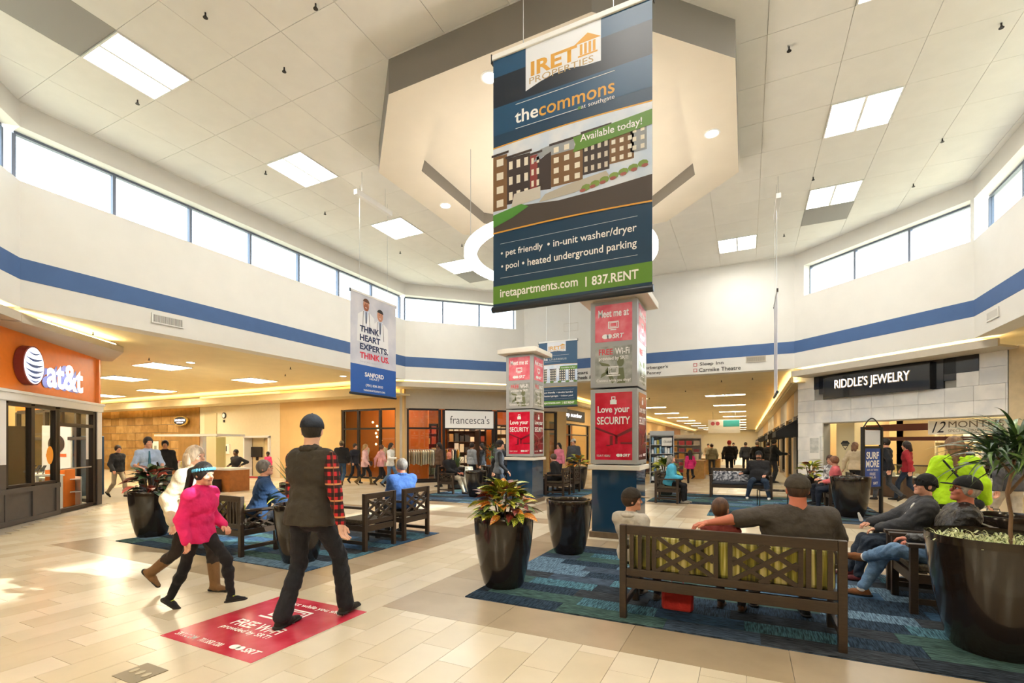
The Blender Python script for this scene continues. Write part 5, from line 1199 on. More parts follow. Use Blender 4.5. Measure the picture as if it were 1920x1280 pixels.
bl2.build('ground_cover', None, tr)['kind'] = 'stuff'

# tall sign stand
sg = thing('sign_stand', 'tall black stand with blue poster reading SURF MORE beside the wide planter', 'sign', (2.55, 13.35, 0), .84)
for x in (-.32, .32): part('post', M_black, sg, (x - .03, -.03, 0, x + .03, .03, 1.98)); part('foot', M_black, sg, (x - .03, -.25, 0, x + .03, .25, .03))
part('crossbar', M_black, sg, (-.29, -.025, .58, .29, .025, .63), (-.29, -.025, 1.50, .29, .025, 1.55), (-.29, -.025, 1.93, .29, .025, 1.98))
b = MB(); b.tube([(-.29 + .58 * f, 0, 1.98 + .20 * math.sin(PI * f)) for f in [i / 10 for i in range(11)]], .014, 6); b.build('arch', M_black, sg)
part('poster_panel', mat('poster bright blue', '#2456b8', .35, col2='#173a88', nscale=2), sg, (-.285, -.012, .63, .285, .012, 1.50)); part('notice_panel', mat('notice pale', '#d8dce8', .4), sg, (-.27, -.012, 1.58, .27, .012, 1.91))
tx('SURF', sg, 0, 1.34, .44, .16, M_wtext, -.015, bold=.03); tx('MORE', sg, 0, 1.15, .46, .16, M_wtext, -.015, bold=.03); tx('with our fastest', sg, 0, 1.02, .40, .05, M_wtext, -.015)
tx('FREE', sg, 0, .92, .2, .06, M_wtext, -.015); tx('Wi-Fi', sg, 0, .84, .22, .06, M_wtext, -.015); tx('SRT', sg, .1, .71, .16, .06, M_wtext, -.015, bold=.02)
st = thing('side_table', 'thin black metal side table in front of the far patterned bench', 'table', (.62, 13.9, 0), .1)
part('table_top', M_caseg if False else mat('smoked glass top', '#4a4038', .1), st, (-.36, -.25, .41, .36, .25, .425)); q = MB()
for sx in (-1, 1):
    for sy in (-1, 1): part('leg', M_black, st, (sx * .35 - .01, sy * .24 - .01, 0, sx * .35 + .01, sy * .24 + .01, .41))
rt = thing('cloth_table', 'small round table with cream patterned cloth in the boutique crowd', 'table', (-9.3, 15.0, 0)); b = MB(); b.lathe([(.40, .12), (.38, .3), (.35, .6), (.33, .76), (.32, .77)], 24); b.build('tablecloth', mat('patterned cream cloth', '#dcd4c0', .9, col2='#8d8672', nscale=14), rt, smooth=True); b = MB(); b.lathe([(.05, 0), (.05, .3)], 10); b.build('leg', M_black, rt)
bg = thing('paper_bag', 'white paper shopping bag beside the large tree planter', 'bag', (3.0, 8.8, 0)); q = MB(); q.add([(-.16, -.09, 0), (.16, -.09, 0), (.16, .09, 0), (-.16, .09, 0), (-.19, -.1, .42), (.19, -.1, .42), (.19, .1, .42), (-.19, .1, .42)], [(3, 2, 1, 0), (0, 1, 5, 4), (1, 2, 6, 5), (2, 3, 7, 6), (3, 0, 4, 7)]); q.build('bag_body', mat('white paper', '#f1eeea', .8), bg)
for sy in (-.1, .1): b = MB(); b.tube([(-.08, sy, .42), (-.06, sy, .5), (.06, sy, .5), (.08, sy, .42)], .006, 5); b.build('handle', M_black, bg)
bg.location.z = .22; bt = thing('small_stand', 'low pale stand carrying the white paper bag', 'stand', (3.0, 8.8, 0)); part('stand_body', M_panelwhite, bt, (-.25, -.2, 0, .25, .2, .20)); part('stand_top', M_panelwhite, bt, (-.27, -.22, .20, .27, .22, .22))
# floor plate
fp = thing('floor_plate', 'small taupe floor outlet cover with three oval lids at the bottom left', 'floor outlet', (-3.80, 1.87, 0), 0)
part('plate', mat('floor plate taupe', '#7d7058', .4), fp, (-.13, -.11, 0, .13, .11, .004))
for k in range(3): b = MB(); b.lathe([(.022, .004), (.022, .007)], 14, M=Matrix.Translation((-.075 + .075 * k, .0, 0)) @ Matrix.Diagonal((1, 1.5, 1, 1))); b.build('lid', mat('floor plate lid', '#a89c80', .35), fp)
# ------------------------------------------------------------------ people: smooth bodies grown from blended limbs
def smin(a, b, k):
    h = np.clip(.5 + .5 * (b - a) / k, 0, 1); return b * (1 - h) + a * h - k * h * (1 - h)
class Sdf:
    def __init__(s, k=.03): s.p = []; s.k = k; s.cuts = []
    def cone(s, a, b, ra, rb, flat=None, k=None): s.p.append(('c', np.array(a, float), np.array(b, float), ra, rb, flat, k)); return s
    def ell(s, c, r, R=None, k=None): s.p.append(('e', np.array(c, float), np.array(r, float), None if R is None else np.array(R, float), k)); return s
    def cut(s, o, n): s.cuts.append((np.array(o, float), np.array(n, float))); return s
    def bounds(s):
        lo = np.full(3, 1e9); hi = -lo
        for q in s.p:
            if q[0] == 'c':
                r = max(q[3], q[4])
                for c in (q[1], q[2]): lo = np.minimum(lo, c - r); hi = np.maximum(hi, c + r)
            else: r = q[2].max(); lo = np.minimum(lo, q[1] - r); hi = np.maximum(hi, q[1] + r)
        return lo, hi
    def mesh(s, h, crop=None, fold=0.0):
        lo, hi = s.bounds()
        if crop is not None: lo = np.maximum(lo, crop[0]); hi = np.minimum(hi, crop[1])
        lo = lo - 2.5 * h; hi = hi + 2.5 * h
        n = np.ceil((hi - lo) / h).astype(int) + 1
        S = np.full(tuple(n), .3, np.float32)
        ax = [lo[i] + h * np.arange(n[i]) for i in range(3)]
        for q in s.p:
            if q[0] == 'c': r = max(q[3], q[4]); l = np.minimum(q[1], q[2]) - r; u = np.maximum(q[1], q[2]) + r; k = q[6] or s.k
            else: l = q[1] - q[2].max(); u = q[1] + q[2].max(); k = q[4] or s.k
            m = max(k * 1.6, 3 * h)
            i0 = np.clip(np.floor((l - m - lo) / h).astype(int), 0, n); i1 = np.clip(np.ceil((u + m - lo) / h).astype(int) + 1, 0, n)
            if (i1 <= i0).any(): continue
            X, Y, Z = np.meshgrid(ax[0][i0[0]:i1[0]], ax[1][i0[1]:i1[1]], ax[2][i0[2]:i1[2]], indexing='ij')
            P = np.stack([X, Y, Z], -1)
            if q[0] == 'c':
                a, b, ra, rb, fl = q[1:6]
                if fl is not None:
                    nv = np.array(fl[0], float); sc = fl[1]; P = P + nv * ((P - a) @ nv)[..., None] * (sc - 1); b = b + nv * ((b - a) @ nv) * (sc - 1)
                ba = b - a; L2_ = max(float(ba @ ba), 1e-9); t = np.clip(((P - a) @ ba) / L2_, 0, 1)
                d = np.linalg.norm(P - a - t[..., None] * ba, axis=-1) - (ra + (rb - ra) * t)
            else:
                Q = P - q[1]
                if q[3] is not None: Q = Q @ q[3]
                k0 = np.linalg.norm(Q / q[2], axis=-1); k1 = np.linalg.norm(Q / q[2] ** 2, axis=-1); d = k0 * (k0 - 1) / np.maximum(k1, 1e-6)
            sl = tuple(slice(i0[i], i1[i]) for i in range(3)); S[sl] = smin(S[sl], d.astype(np.float32), k)
        if s.cuts:
            X, Y, Z = np.meshgrid(*ax, indexing='ij'); P = np.stack([X, Y, Z], -1)
            for o, nv in s.cuts: S = np.maximum(S, ((P - o) @ nv).astype(np.float32))
        if fold:
            X, Y, Z = np.meshgrid(*[a_.astype(np.float32) for a_ in ax], indexing='ij')
            S += fold * np.sin(46 * Z + 5 * np.sin(12 * X + 4 * Z) + 5 * np.sin(15 * Y)) * np.sin(15 * X + 3 * np.sin(11 * Z) + 9 * Y)
        return nets(S, lo, h)
def nets(S, lo, h):
    S[0] = S[-1] = .1; S[:, 0] = S[:, -1] = .1; S[:, :, 0] = S[:, :, -1] = .1
    nx, ny, nz = S.shape; sg = S < 0
    c = [sg[i:nx - 1 + i, j:ny - 1 + j, k:nz - 1 + k] for i in (0, 1) for j in (0, 1) for k in (0, 1)]
    al = c[0].copy(); an = c[0].copy()
    for q in c[1:]: al &= q; an |= q
    act = an & ~al; idx = np.full(act.shape, -1, np.int64); I = np.argwhere(act); idx[act] = np.arange(len(I))
    if len(I) == 0: return np.zeros((0, 3)), np.zeros((0, 4), int)
    acc = np.zeros((len(I), 3)); cnt = np.zeros(len(I)); cor = [(i, j, k) for i in (0, 1) for j in (0, 1) for k in (0, 1)]
    V = {q: S[I[:, 0] + q[0], I[:, 1] + q[1], I[:, 2] + q[2]] for q in cor}
    for a in cor:
        for d in range(3):
            if a[d] == 0:
                b = list(a); b[d] = 1; b = tuple(b); va, vb = V[a], V[b]; m = (va < 0) != (vb < 0)
                t = np.where(m, va / np.where(m, va - vb, 1), 0); p = np.tile(np.array(a, float), (len(I), 1)); p[:, d] += t
                acc += p * m[:, None]; cnt += m
    pos = lo + h * (I + acc / cnt[:, None])
    F = []
    for d in range(3):
        e0 = [slice(0, n_) for n_ in S.shape]; e1 = list(e0); e0[d] = slice(0, S.shape[d] - 1); e1[d] = slice(1, S.shape[d])
        a, b = sg[tuple(e0)], sg[tuple(e1)]; E_ = np.argwhere(a != b); u, v = (d + 1) % 3, (d + 2) % 3
        E_ = E_[(E_[:, u] > 0) & (E_[:, v] > 0)]
        def g(du, dv): q = E_.copy(); q[:, u] -= du; q[:, v] -= dv; return idx[q[:, 0], q[:, 1], q[:, 2]]
        Q = np.stack([g(1, 1), g(0, 1), g(0, 0), g(1, 0)], 1); fl = ~a[E_[:, 0], E_[:, 1], E_[:, 2]]
        Q[fl] = Q[fl][:, ::-1]; F.append(Q)
    return pos, np.concatenate(F)
def np_mesh(name, parts_, m):
    vs = np.concatenate([p[0] for p in parts_]); o = 0; fs = []
    for p in parts_: fs.append(p[1] + o); o += len(p[0])
    fs = np.concatenate(fs); me = bpy.data.meshes.new(name)
    me.vertices.add(len(vs)); me.vertices.foreach_set('co', vs.astype(np.float32).ravel()); n = len(fs)
    me.loops.add(n * 4); me.loops.foreach_set('vertex_index', fs.astype(np.int32).ravel()); me.polygons.add(n)
    me.polygons.foreach_set('loop_start', np.arange(n, dtype=np.int32) * 4); me.polygons.foreach_set('loop_total', np.full(n, 4, np.int32))
    me.polygons.foreach_set('use_smooth', np.ones(n, bool)); me.materials.append(m); me.update(calc_edges=True); me.validate()
    return me
def ik(a, t, l1, l2, pole):
    a = np.array(a, float); t = np.array(t, float); d = t - a; L_ = np.linalg.norm(d); mx = (l1 + l2) * .995
    if L_ > mx: d = d / L_ * mx; L_ = mx; t = a + d
    u = d / L_; x = (l1 * l1 - l2 * l2 + L_ * L_) / (2 * L_); hh = math.sqrt(max(l1 * l1 - x * x, 0)); p = np.array(pole, float); p = p - u * (p @ u); p /= np.linalg.norm(p)
    return a + u * x + p * hh, t
def rotm(yaw, pitch, roll=0.0):
    return np.array((Matrix.Rotation(math.radians(yaw), 3, 'Z') @ Matrix.Rotation(math.radians(pitch), 3, 'X') @ Matrix.Rotation(math.radians(roll), 3, 'Y')))
SKIN = {'light': mat('skin light', '#d69c80', .55, noise=.06, nscale=8), 'ruddy': mat('skin ruddy', '#c8785e', .55, noise=.08, nscale=8), 'tan': mat('skin tan', '#b5805c', .55, noise=.06), 'brown': mat('skin brown', '#6b4632', .5, noise=.06), 'fair': mat('skin fair', '#e0b096', .55, noise=.05)}
M_eye = mat('eye dark', '#1d1512', .2); M_eyew = mat('eye white', '#e8e2da', .3); M_lip = mat('lip', '#a85a50', .5)
def cloth(c, kind='cloth'):
    nm = '%s %s' % (kind, c.strip('#'))
    if kind == 'denim': return mat(nm, c, .9, noise=.35, nscale=10, bump=.7, bscale=14, bdist=.03)
    if kind == 'leather': return mat(nm, c, .35, noise=.2, nscale=10, bump=.9, bscale=12, bdist=.04)
    return mat(nm, c, .88, noise=.18, nscale=6, bump=.8, bscale=9, bdist=.035)
def hairm(c): return mat('hair ' + c.strip('#'), c, .55, noise=.45, nscale=30, bump=.6, bscale=60, stretch=(1, 1, .25))
def person(label, xy, head, H=1.75, pose='stand', fat=1.0, skin='light', D=12.0, group=None, z=0.0, seat=.46,
           top=('#444444', 'cloth'), bulk=.012, sleeve=1.0, hem=.02, legs=('#2c3442', 'denim'), legw=.0, shoes='#1c1a1a', boots=None,
           hair=('short', '#3a2a1e'), cap=None, beanie=None, wr=None, an=None, lean=None, hyaw=0, hpitch=0, extra=None, vest=None, glasses=False, gender='m', shorts=1.0, beard=None, el=None, kneeo=None, dz=0.0, hood=False):
    s = H / 1.75
    ln = {'stand': 2, 'walk': 4, 'sit': -6}[pose] if lean is None else lean
    pz = {'stand': .94, 'walk': .915, 'sit': seat / s + .10 * (1 if fat < 1.2 else 1.1)}[pose] + dz
    Rt = rotm(0, -ln)
    def T(x, y, zz): return np.array([0, 0, pz]) + Rt @ np.array([x, y, zz])
    wf = 1.0 if gender == 'm' else .90
    pel = np.array([0, 0, pz]); waist = T(0, .005, .14); chest = T(0, .0, .33); neck = T(0, -.015, .50)
    f = fat; fw = .5 + .5 * f
    sh = {q: T(q * .168 * wf * fw, -.01, .435) for q in (-1, 1)}
    hp = {q: pel + np.array([q * .085 * fw, 0, -.02]) for q in (-1, 1)}
    if pose == 'sit': A0 = {-1: (-.13, .44, .09), 1: (.13, .42, .09)}; W0 = {-1: (-.10, .30, pz + .12), 1: (.10, .30, pz + .12)}
    elif pose == 'walk': A0 = {-1: (-.08, .26, .10), 1: (.08, -.30, .17)}; W0 = {-1: (-.27, -.12, .86), 1: (.27, .22, .90)}
    else: A0 = {-1: (-.10, -.02, .09), 1: (.10, -.02, .09)}; W0 = {-1: (-.27, .03, .84), 1: (.27, .05, .84)}
    if an: A0.update({k: v for k, v in an.items()})
    if wr: W0.update(wr)
    kn = {}; ak = {}; eb = {}; wt = {}
    for q in (-1, 1):
        kn[q], ak[q] = ik(hp[q], A0[q], .43, .42, (kneeo or {}).get(q, (q * .12, 1, .25)))
        eb[q], wt[q] = ik(sh[q], W0[q], .285, .255, (el or {}).get(q, (q * .5, -1, -.3) if pose != 'sit' else (q * .35, -.45, -1)))
    Rh = rotm(hyaw, -ln * .3 - hpitch); hk = 1.0 + max(0, 1.62 - H) * .55; hc = neck + np.array([0, 0, .06]) + Rh @ np.array([0, .025, .105]) * hk
    def Hh(x, y, zz): return hc + Rh @ np.array([x, y, zz]) * hk
    S_ = lambda v, _s=s: np.array(v) * _s
    cell = .0095 if D < 7 else (.013 if D < 11 else (.018 if D < 20 else .026))
    fine = D < 20
    back = Rt @ np.array([0, 1, 0]); fl = (back, 1.28 if f < 1.2 else 1.08)
    shx = .88 if vest else 1.0
    def torso(b, e=0.0):
        b.cone(S_(T(-.05 * fw, 0, .0)), S_(T(.05 * fw, 0, .0)), s * (.118 * f + e), s * (.118 * f + e), (back, 1.12))
        b.cone(S_(T(-.045 * fw, .01 + .04 * (f - 1), .14)), S_(T(.045 * fw, .01 + .04 * (f - 1), .14)), s * (.108 * f * (.93 if gender == 'f' else 1) + e), s * (.108 * f * (.93 if gender == 'f' else 1) + e), (back, 1.12 if f < 1.2 else .98))
        b.cone(S_(T(-.075 * wf * fw, .005, .32)), S_(T(.075 * wf * fw, .005, .32)), s * (.118 * (.4 + .6 * f) + e), s * (.118 * (.4 + .6 * f) + e), (back, 1.22))
        b.cone(S_(sh[-1] * shx + sh[1] * (1 - shx)), S_(sh[1] * shx + sh[-1] * (1 - shx)), s * (.060 * (.6 + .4 * f) + e), s * (.060 * (.6 + .4 * f) + e), k=.05 * s)
        for q_ in (-1, 1): b.cone(S_(neck + np.array([q_ * .02, 0, -.01])), S_(sh[q_] * .8 + sh[-q_] * .2 + np.array([0, 0, .01])), s * (.045 + e * .5), s * (.040 + e * .6))
        b.cone(S_(T(0, -.02, .45)), S_(neck + np.array([0, 0, .01])), s * (.085 + e * .5), s * (.062 + e * .3))
    ua, fa_ = .048 * (.5 + .5 * f), .037 * (.5 + .5 * f)
    def arm(b, q, e=0.0, frac=1.0, e2=None):
        e2 = e if e2 is None else e2
        if frac >= .5:
            b.cone(S_(sh[q]), S_(eb[q]), s * (ua + .006 + e), s * (fa_ + .006 + e)); g = (frac - .5) / .5
            b.cone(S_(eb[q]), S_(eb[q] + (wt[q] - eb[q]) * g), s * (fa_ + .006 + e), s * (.028 + .01 * (1 - g) + e2))
        else: b.cone(S_(sh[q]), S_(sh[q] + (eb[q] - sh[q]) * frac * 2), s * (ua + .006 + e), s * (ua + .004 + e))
    th, kr, cr = .076 * (.4 + .6 * f), .052 * (.6 + .4 * f), .038
    def leg(b, q, e=0.0, frac=1.0):
        b.cone(S_(hp[q]), S_(kn[q]), s * (th + e), s * (kr + e)); m = kn[q] + (ak[q] - kn[q]) * .35
        if frac > .6: b.cone(S_(kn[q]), S_(m), s * (kr + e), s * (kr + e)); b.cone(S_(m), S_(ak[q] + (kn[q] - ak[q]) * (1 - frac) * 2), s * (kr + e), s * (cr + e + legw))
    # body
    B = Sdf(.028 * s); torso(B, -.004)
    for q in (-1, 1): arm(B, q, -.003); leg(B, q, -.004)
    B.cone(S_(neck - np.array([0, 0, .03])), S_(hc + Rh @ np.array([0, -.02, -.05])), s * .058 * (.7 + .3 * f), s * .056 * (.8 + .2 * f), k=.03)
    parts_ = []; s0_ = s; s = s * hk
    Hd = Sdf(.018 * s); hf = .85 + .15 * f
    Hd.cone(S_(neck), S_(Hh(0, -.015, -.06)), s0_ * .054, s * .054); Hd.ell(S_(Hh(0, -.008, .022)), s * np.array([.074 * hf, .092, .100]), Rh)
    Hd.ell(S_(Hh(0, .022, -.048)), s * np.array([.056 * hf, .064, .062]), Rh); Hd.cone(S_(Hh(-.012, .066, -.088)), S_(Hh(.012, .066, -.088)), s * .022, s * .022)
    if fine:
        Hd.cone(S_(Hh(0, .080, .012)), S_(Hh(0, .100, -.022)), s * .009, s * .0135, k=.010 * s); Hd.cone(S_(Hh(-.03, .074, .026)), S_(Hh(.03, .074, .026)), s * .012, s * .012, k=.014 * s)
        for q in (-1, 1): Hd.ell(S_(Hh(q * .076 * hf, -.012, -.004)), s * np.array([.010, .019, .031]), Rh, k=.008 * s); Hd.ell(S_(Hh(q * .034, .062, -.028)), s * np.array([.024, .02, .02]), Rh)
        Hd.cone(S_(Hh(-.016, .079, -.052)), S_(Hh(.016, .079, -.052)), s * .010, s * .010, k=.010 * s)
    hcell = .0050 if D < 6.5 else (.0075 if D < 12 else .012)
    s = s0_
    if not fine: B.p += Hd.p
    def hand(q):
        w = wt[q]; d = w - eb[q]; d = d / np.linalg.norm(d); side = np.cross(d, [0, 0, 1.0]) if abs(d[2]) < .85 else np.array([0, 1.0, 0]); side = side - d * (side @ d); side /= np.linalg.norm(side)
        if abs(d[2]) >= .85: side = np.array([0, 1.0, 0]) - d * d[1]; side /= np.linalg.norm(side)
        nrm = np.cross(d, side) * q if abs(d[2]) >= .85 else np.array([0, 0, -1.0]); nrm = nrm - d * (nrm @ d); nrm /= np.linalg.norm(nrm)
        thumb = side if abs(d[2]) >= .85 else side * (-q if (np.cross(d, [0, 0, 1.0]) @ [1, 0, 0]) > 0 else q)
        hs = Sdf(.007 * s); hs.cone(S_(w - d * .03), S_(w + d * .01), s * .028, s * .026)
        hs.cone(S_(w + d * .02 - side * .018), S_(w + d * .07 - side * .024), s * .020, s * .016, (nrm, 1.2), k=.012 * s); hs.cone(S_(w + d * .02 + side * .014), S_(w + d * .07 + side * .022), s * .020, s * .016, (nrm, 1.2), k=.012 * s)
        for i, (o_, l_) in enumerate(((-.032, .060), (-.011, .072), (.011, .074), (.031, .066))):
            p0 = w + d * .075 + side * o_; p1 = p0 + d * l_ * .5 + nrm * .012; p2 = p1 + d * l_ * .32 + nrm * .028; hs.cone(S_(p0), S_(p1), s * .0095, s * .0088); hs.cone(S_(p1), S_(p2), s * .0088, s * .0075)
        t0 = w + d * .025 + thumb * .026; t1 = t0 + d * .03 + thumb * .022 + nrm * .010; hs.cone(S_(t0), S_(t1), s * .012, s * .0105); hs.cone(S_(t1), S_(t1 + d * .032 + nrm * .012), s * .0105, s * .0085)
        return hs
    parts_.append(B.mesh(cell))
    if fine: parts_.append(Hd.mesh(hcell))
    for q in (-1, 1):
        hs = hand(q)
        if D < 16: parts_.append(hs.mesh(.0042 if D < 7 else .007))
        else: parts_.append(hs.mesh(.011))
    body = link_mesh('person', np_mesh('person', parts_, SKIN[skin]), None, (xy[0], xy[1], z), (0, 0, math.radians(head)))
    tag(body, label, 'person', group)
    def child(name, sd, m, c=cell, crop=None):
        v = sd.mesh(c, crop, fold=(.0055 if name == 'trousers' else .0045) if D < 9 and name in ('trousers', 'jacket', 'top', 'vest', 'sleeve') else 0.0)
        if len(v[0]) == 0: return None
        return link_mesh(name, np_mesh(name, [v], m), body)
    # trousers
    Lg = Sdf(.03 * s); e = .010
    Lg.cone(S_(pel + [-.05 * fw, 0, .03]), S_(pel + [.05 * fw, 0, .03]), s * (.118 * f + e), s * (.118 * f + e), (back, 1.12)); Lg.cone(S_(pel + [-.05 * fw, 0, -.03]), S_(pel + [.05 * fw, 0, -.03]), s * (.112 * f + e), s * (.112 * f + e), (back, 1.1))
    for q in (-1, 1): leg(Lg, q, e, 1.0 if not boots else .8)
    Lg.cut(S_(T(0, 0, .09)), Rt @ np.array([0, 0, 1.0])); child('trousers', Lg, cloth(*legs))
    # top
    tp = Sdf(.03 * s); torso(tp, bulk + .004)
    if hem > 0 and pose != 'sit':
        tp.cone(S_(T(-.055 * fw, 0, -.03 - hem)), S_(T(.055 * fw, 0, -.03 - hem)), s * (.118 * f + bulk + .008), s * (.118 * f + bulk + .008), (back, 1.1))
    elif pose == 'sit': tp.cone(S_(T(-.055 * fw, .01, -.01)), S_(T(.055 * fw, .01, -.01)), s * (.122 * f + bulk + .006), s * (.122 * f + bulk + .006), (back, 1.05))
    if not vest:
        for q in (-1, 1): arm(tp, q, bulk, sleeve, bulk * .8)
    tp.cut(S_(T(0, 0, -.06 - hem)), Rt @ np.array([0, 0, -1.0]))
    tpo = child('jacket' if bulk > .018 else 'top', tp, cloth(*top) if isinstance(top, tuple) else top)
    if vest:
        tpo.name = 'vest'
        for q in (-1, 1): sl = Sdf(.02 * s); arm(sl, q, .012, .97, .010); child('sleeve', sl, vest)
    if hood or bulk > .018:
        cl = Sdf(.015 * s)
        for i in range(9): a = PI * (i / 8) * 1.3 + PI * .85; p = neck + Rt @ np.array([.075 * math.cos(a), -.010 + .07 * math.sin(a), .01]); cl.cone(S_(p), S_(p + [0, 0, .012]), s * (.022 + (.016 if hood else 0)), s * .020)
        child('collar' if not hood else 'hood', cl, cloth(*top) if isinstance(top, tuple) else top)
    # shoes
    for q in (-1, 1):
        a = ak[q]; sk = a - kn[q]; sk /= np.linalg.norm(sk)
        fwd = np.array([0, 1.0, 0]); fd = fwd - sk * (fwd @ sk) * (.9 if pose != 'sit' else .7); fd = fd / np.linalg.norm(fd)
        if a[2] < .12: fd = np.array([fd[0], fd[1], 0]); fd /= np.linalg.norm(fd); upv = np.array([0, 0, 1.0])
        else: upv = -sk
        lo_ = -upv * .055; lat = np.cross(fd, upv)
        shd = Sdf(.015 * s); shd.cone(S_(a + lo_ - fd * .04), S_(a + lo_ + fd * .07), s * .036, s * .040, (upv, 1.05)); shd.cone(S_(a + lo_ + fd * .07), S_(a + lo_ * 1.15 + fd * .165), s * .040, s * .027, (upv, 1.25)); shd.cone(S_(a + lo_ * .3 - fd * .02), S_(a + lo_ + fd * .02), s * .038, s * .04)
        if boots: shd.cone(S_(a + lo_ * .5), S_(a - sk * .24), s * .052, s * .064, k=.02); shd.cut(S_(a - sk * .26), -sk)
        shd.cut(S_(a + lo_ * 1.5), -upv)
        so = child('shoe' if not boots else 'boot', shd, cloth(boots or shoes), min(cell, .011))
        if D < 8:
            sol = Sdf(.008 * s); b0 = a + lo_ * 1.28; sol.cone(S_(b0 - fd * .045), S_(b0 + fd * .165), s * (.052 if extra == 'sneaker' else .046), s * (.042 if extra == 'sneaker' else .037), (upv, 2.7)); so2 = child('sole', sol, mat('sole pale', '#c8c49a' if extra == 'sneaker' else '#15110e', .7), .008)
            if so2 is not None: so2.parent = so
            if extra == 'sneaker':
                lc_ = Sdf(.004)
                for i in range(4): p = a + lo_ * .12 + fd * (.045 + .022 * i) + upv * (-.010 - .010 * i); lc_.cone(S_(p - lat * .022), S_(p + lat * .022), .004, .004)
                q2 = child('laces', lc_, mat('lace neon', '#c8d83c', .6), .004)
                if q2 is not None: q2.parent = so
    # hair / headwear
    s = s * hk
    if hair:
        st_, hcl = hair; hr = Sdf(.02 * s); t_ = .009 if st_ == 'buzz' else .016
        hr.ell(S_(Hh(0, -.014, .026)), s * np.array([.074 * hf + t_, .092 + t_, .098 + t_]), Rh)
        if st_ == 'bun': hr.ell(S_(Hh(0, -.10, .07)), s * np.array([.04, .04, .04]), Rh)
        fr_ = Sdf(.02)
        hr.cut(S_(Hh(0, .062 if not (cap or beanie) else .045, .0)), Rh @ np.array([0, .92, -.55 if st_ != 'long' else -.25]))
        hr.cut(S_(Hh(0, 0, -.055 if st_ in ('short', 'buzz') else -.09)), Rh @ np.array([0, .25, -1.0]))
        if st_ == 'bald': pass
        else: child('hair', hr, hairm(hcl), .007 if D < 7 else (.010 if D < 20 else .018))
        if st_ in ('long', 'bob', 'tail'):
            h2 = Sdf(.025 * s); l_ = {'long': .34, 'bob': .14, 'tail': .42}[st_]
            if st_ == 'tail': h2.cone(S_(Hh(0, -.095, .05)), S_(Hh(0, -.16, .01)), s * .038, s * .036); h2.cone(S_(Hh(0, -.16, .01)), S_(Hh(0, -.18, .0) + [0, -.04, -l_ * .55]), s * .038, s * .034); h2.cone(S_(Hh(0, -.18, .0) + [0, -.04, -l_ * .55]), S_(Hh(0, -.18, 0) + [0, -.05, -l_]), s * .034, s * .010)
            else:
                h2.cone(S_(Hh(-.03, -.06, .0)), S_(Hh(-.04, -.08, 0) + [0, -.03, -l_]), s * .065, s * .035); h2.cone(S_(Hh(.03, -.06, .0)), S_(Hh(.04, -.08, 0) + [0, -.03, -l_]), s * .065, s * .035)
                for q in (-1, 1): h2.cone(S_(Hh(q * .068, -.02, .02)), S_(Hh(q * .075, -.03, -.08)), s * .026, s * .022)
            child('hair', h2, hairm(hcl), .008 if D < 7 else (.012 if D < 20 else .02))
    hw = cap or beanie
    if hw:
        cc = .0065 if D < 8 else .013
        dm = Sdf(.01 * s); dm.ell(S_(Hh(0, -.010, .034)), s * np.array([.074 * hf + .020, .092 + .020, .098 + .016 + (.008 if beanie else 0)]), Rh)
        if beanie: dm.cut(S_(Hh(0, 0, .012)), Rh @ np.array([0, -.25, -1.0]))
        else: dm.cut(S_(Hh(0, 0, .030)), Rh @ np.array([0, .02, -1.0]))
        dm_o = child('cap' if cap else 'beanie', dm, cloth(hw[0]), cc)
        if cap:
            bk = -1 if len(cap) > 1 and cap[1] == 'back' else 1
            br = Sdf(.008); br.ell(S_(Hh(0, bk * .135 - .01, .036)), s * np.array([.066, .072, .007]), Rh @ rotm(0, -8 * bk)); bo = child('brim', br, cloth(cap[2] if len(cap) > 2 else hw[0]), cc * .7); 
            if bo is not None: bo.parent = dm_o
            if D < 8: bt_ = Sdf(.004); bt_.ell(S_(Hh(0, -.01, .148)), s * np.array([.008, .008, .005]), Rh); bo = child('button', bt_, cloth(hw[0]), .004); bo.parent = dm_o
        else:
            br = Sdf(.01)
            for i in range(16): a = 2 * PI * i / 16; p = Hh((.074 * hf + .018) * math.cos(a), -.010 + .110 * math.sin(a), .028 + .02 * math.sin(a)); br.cone(S_(p), S_(p + Rh @ np.array([0, 0, .022])), s * .010, s * .010, k=.02)
            bo = child('cuff', br, cloth(hw[0]), cc); bo.parent = dm_o
    if fine:
        ey = MB(); ew = MB()
        for q in (-1, 1):
            for bld_, r_, dy in ((ew, .0125, .068), (ey, .0065, .0765)):
                c0 = S_(Hh(q * .031, dy, .006)); MM = Matrix.Translation(Vector(c0)); bld_.lathe([(r_ * s * math.sin(PI * k / 5 + .001), r_ * s * math.cos(PI * k / 5)) for k in range(6)], 8, M=MM)
        ew.build('eyes', M_eyew, body, smooth=True); ey.build('pupils', M_eye, body, smooth=True)
        mo = Sdf(.004); mo.cone(S_(Hh(-.019, .0865, -.053)), S_(Hh(.019, .0865, -.053)), s * .0055, s * .0055); child('mouth', mo, M_lip, .0035 if D < 12 else .006)
        eb_ = Sdf(.004)
        for q in (-1, 1): eb_.cone(S_(Hh(q * .018, .084, .030)), S_(Hh(q * .044, .076, .032)), s * .0045, s * .004)
        child('eyebrows', eb_, hairm((hair or ('', '#3a2a1e'))[1]), .0035 if D < 12 else .006)
    if beard:
        bd = Sdf(.015); bd.ell(S_(Hh(0, .030, -.058)), s * np.array([.058 * hf, .068, .058]), Rh); bd.cut(S_(Hh(0, 0, -.040)), Rh @ np.array([0, 0, 1.0])); child('beard', bd, hairm(beard), .007)
        ms = Sdf(.006); ms.cone(S_(Hh(-.024, .088, -.040)), S_(Hh(.024, .088, -.040)), .007, .007); child('moustache', ms, hairm(beard), .005)
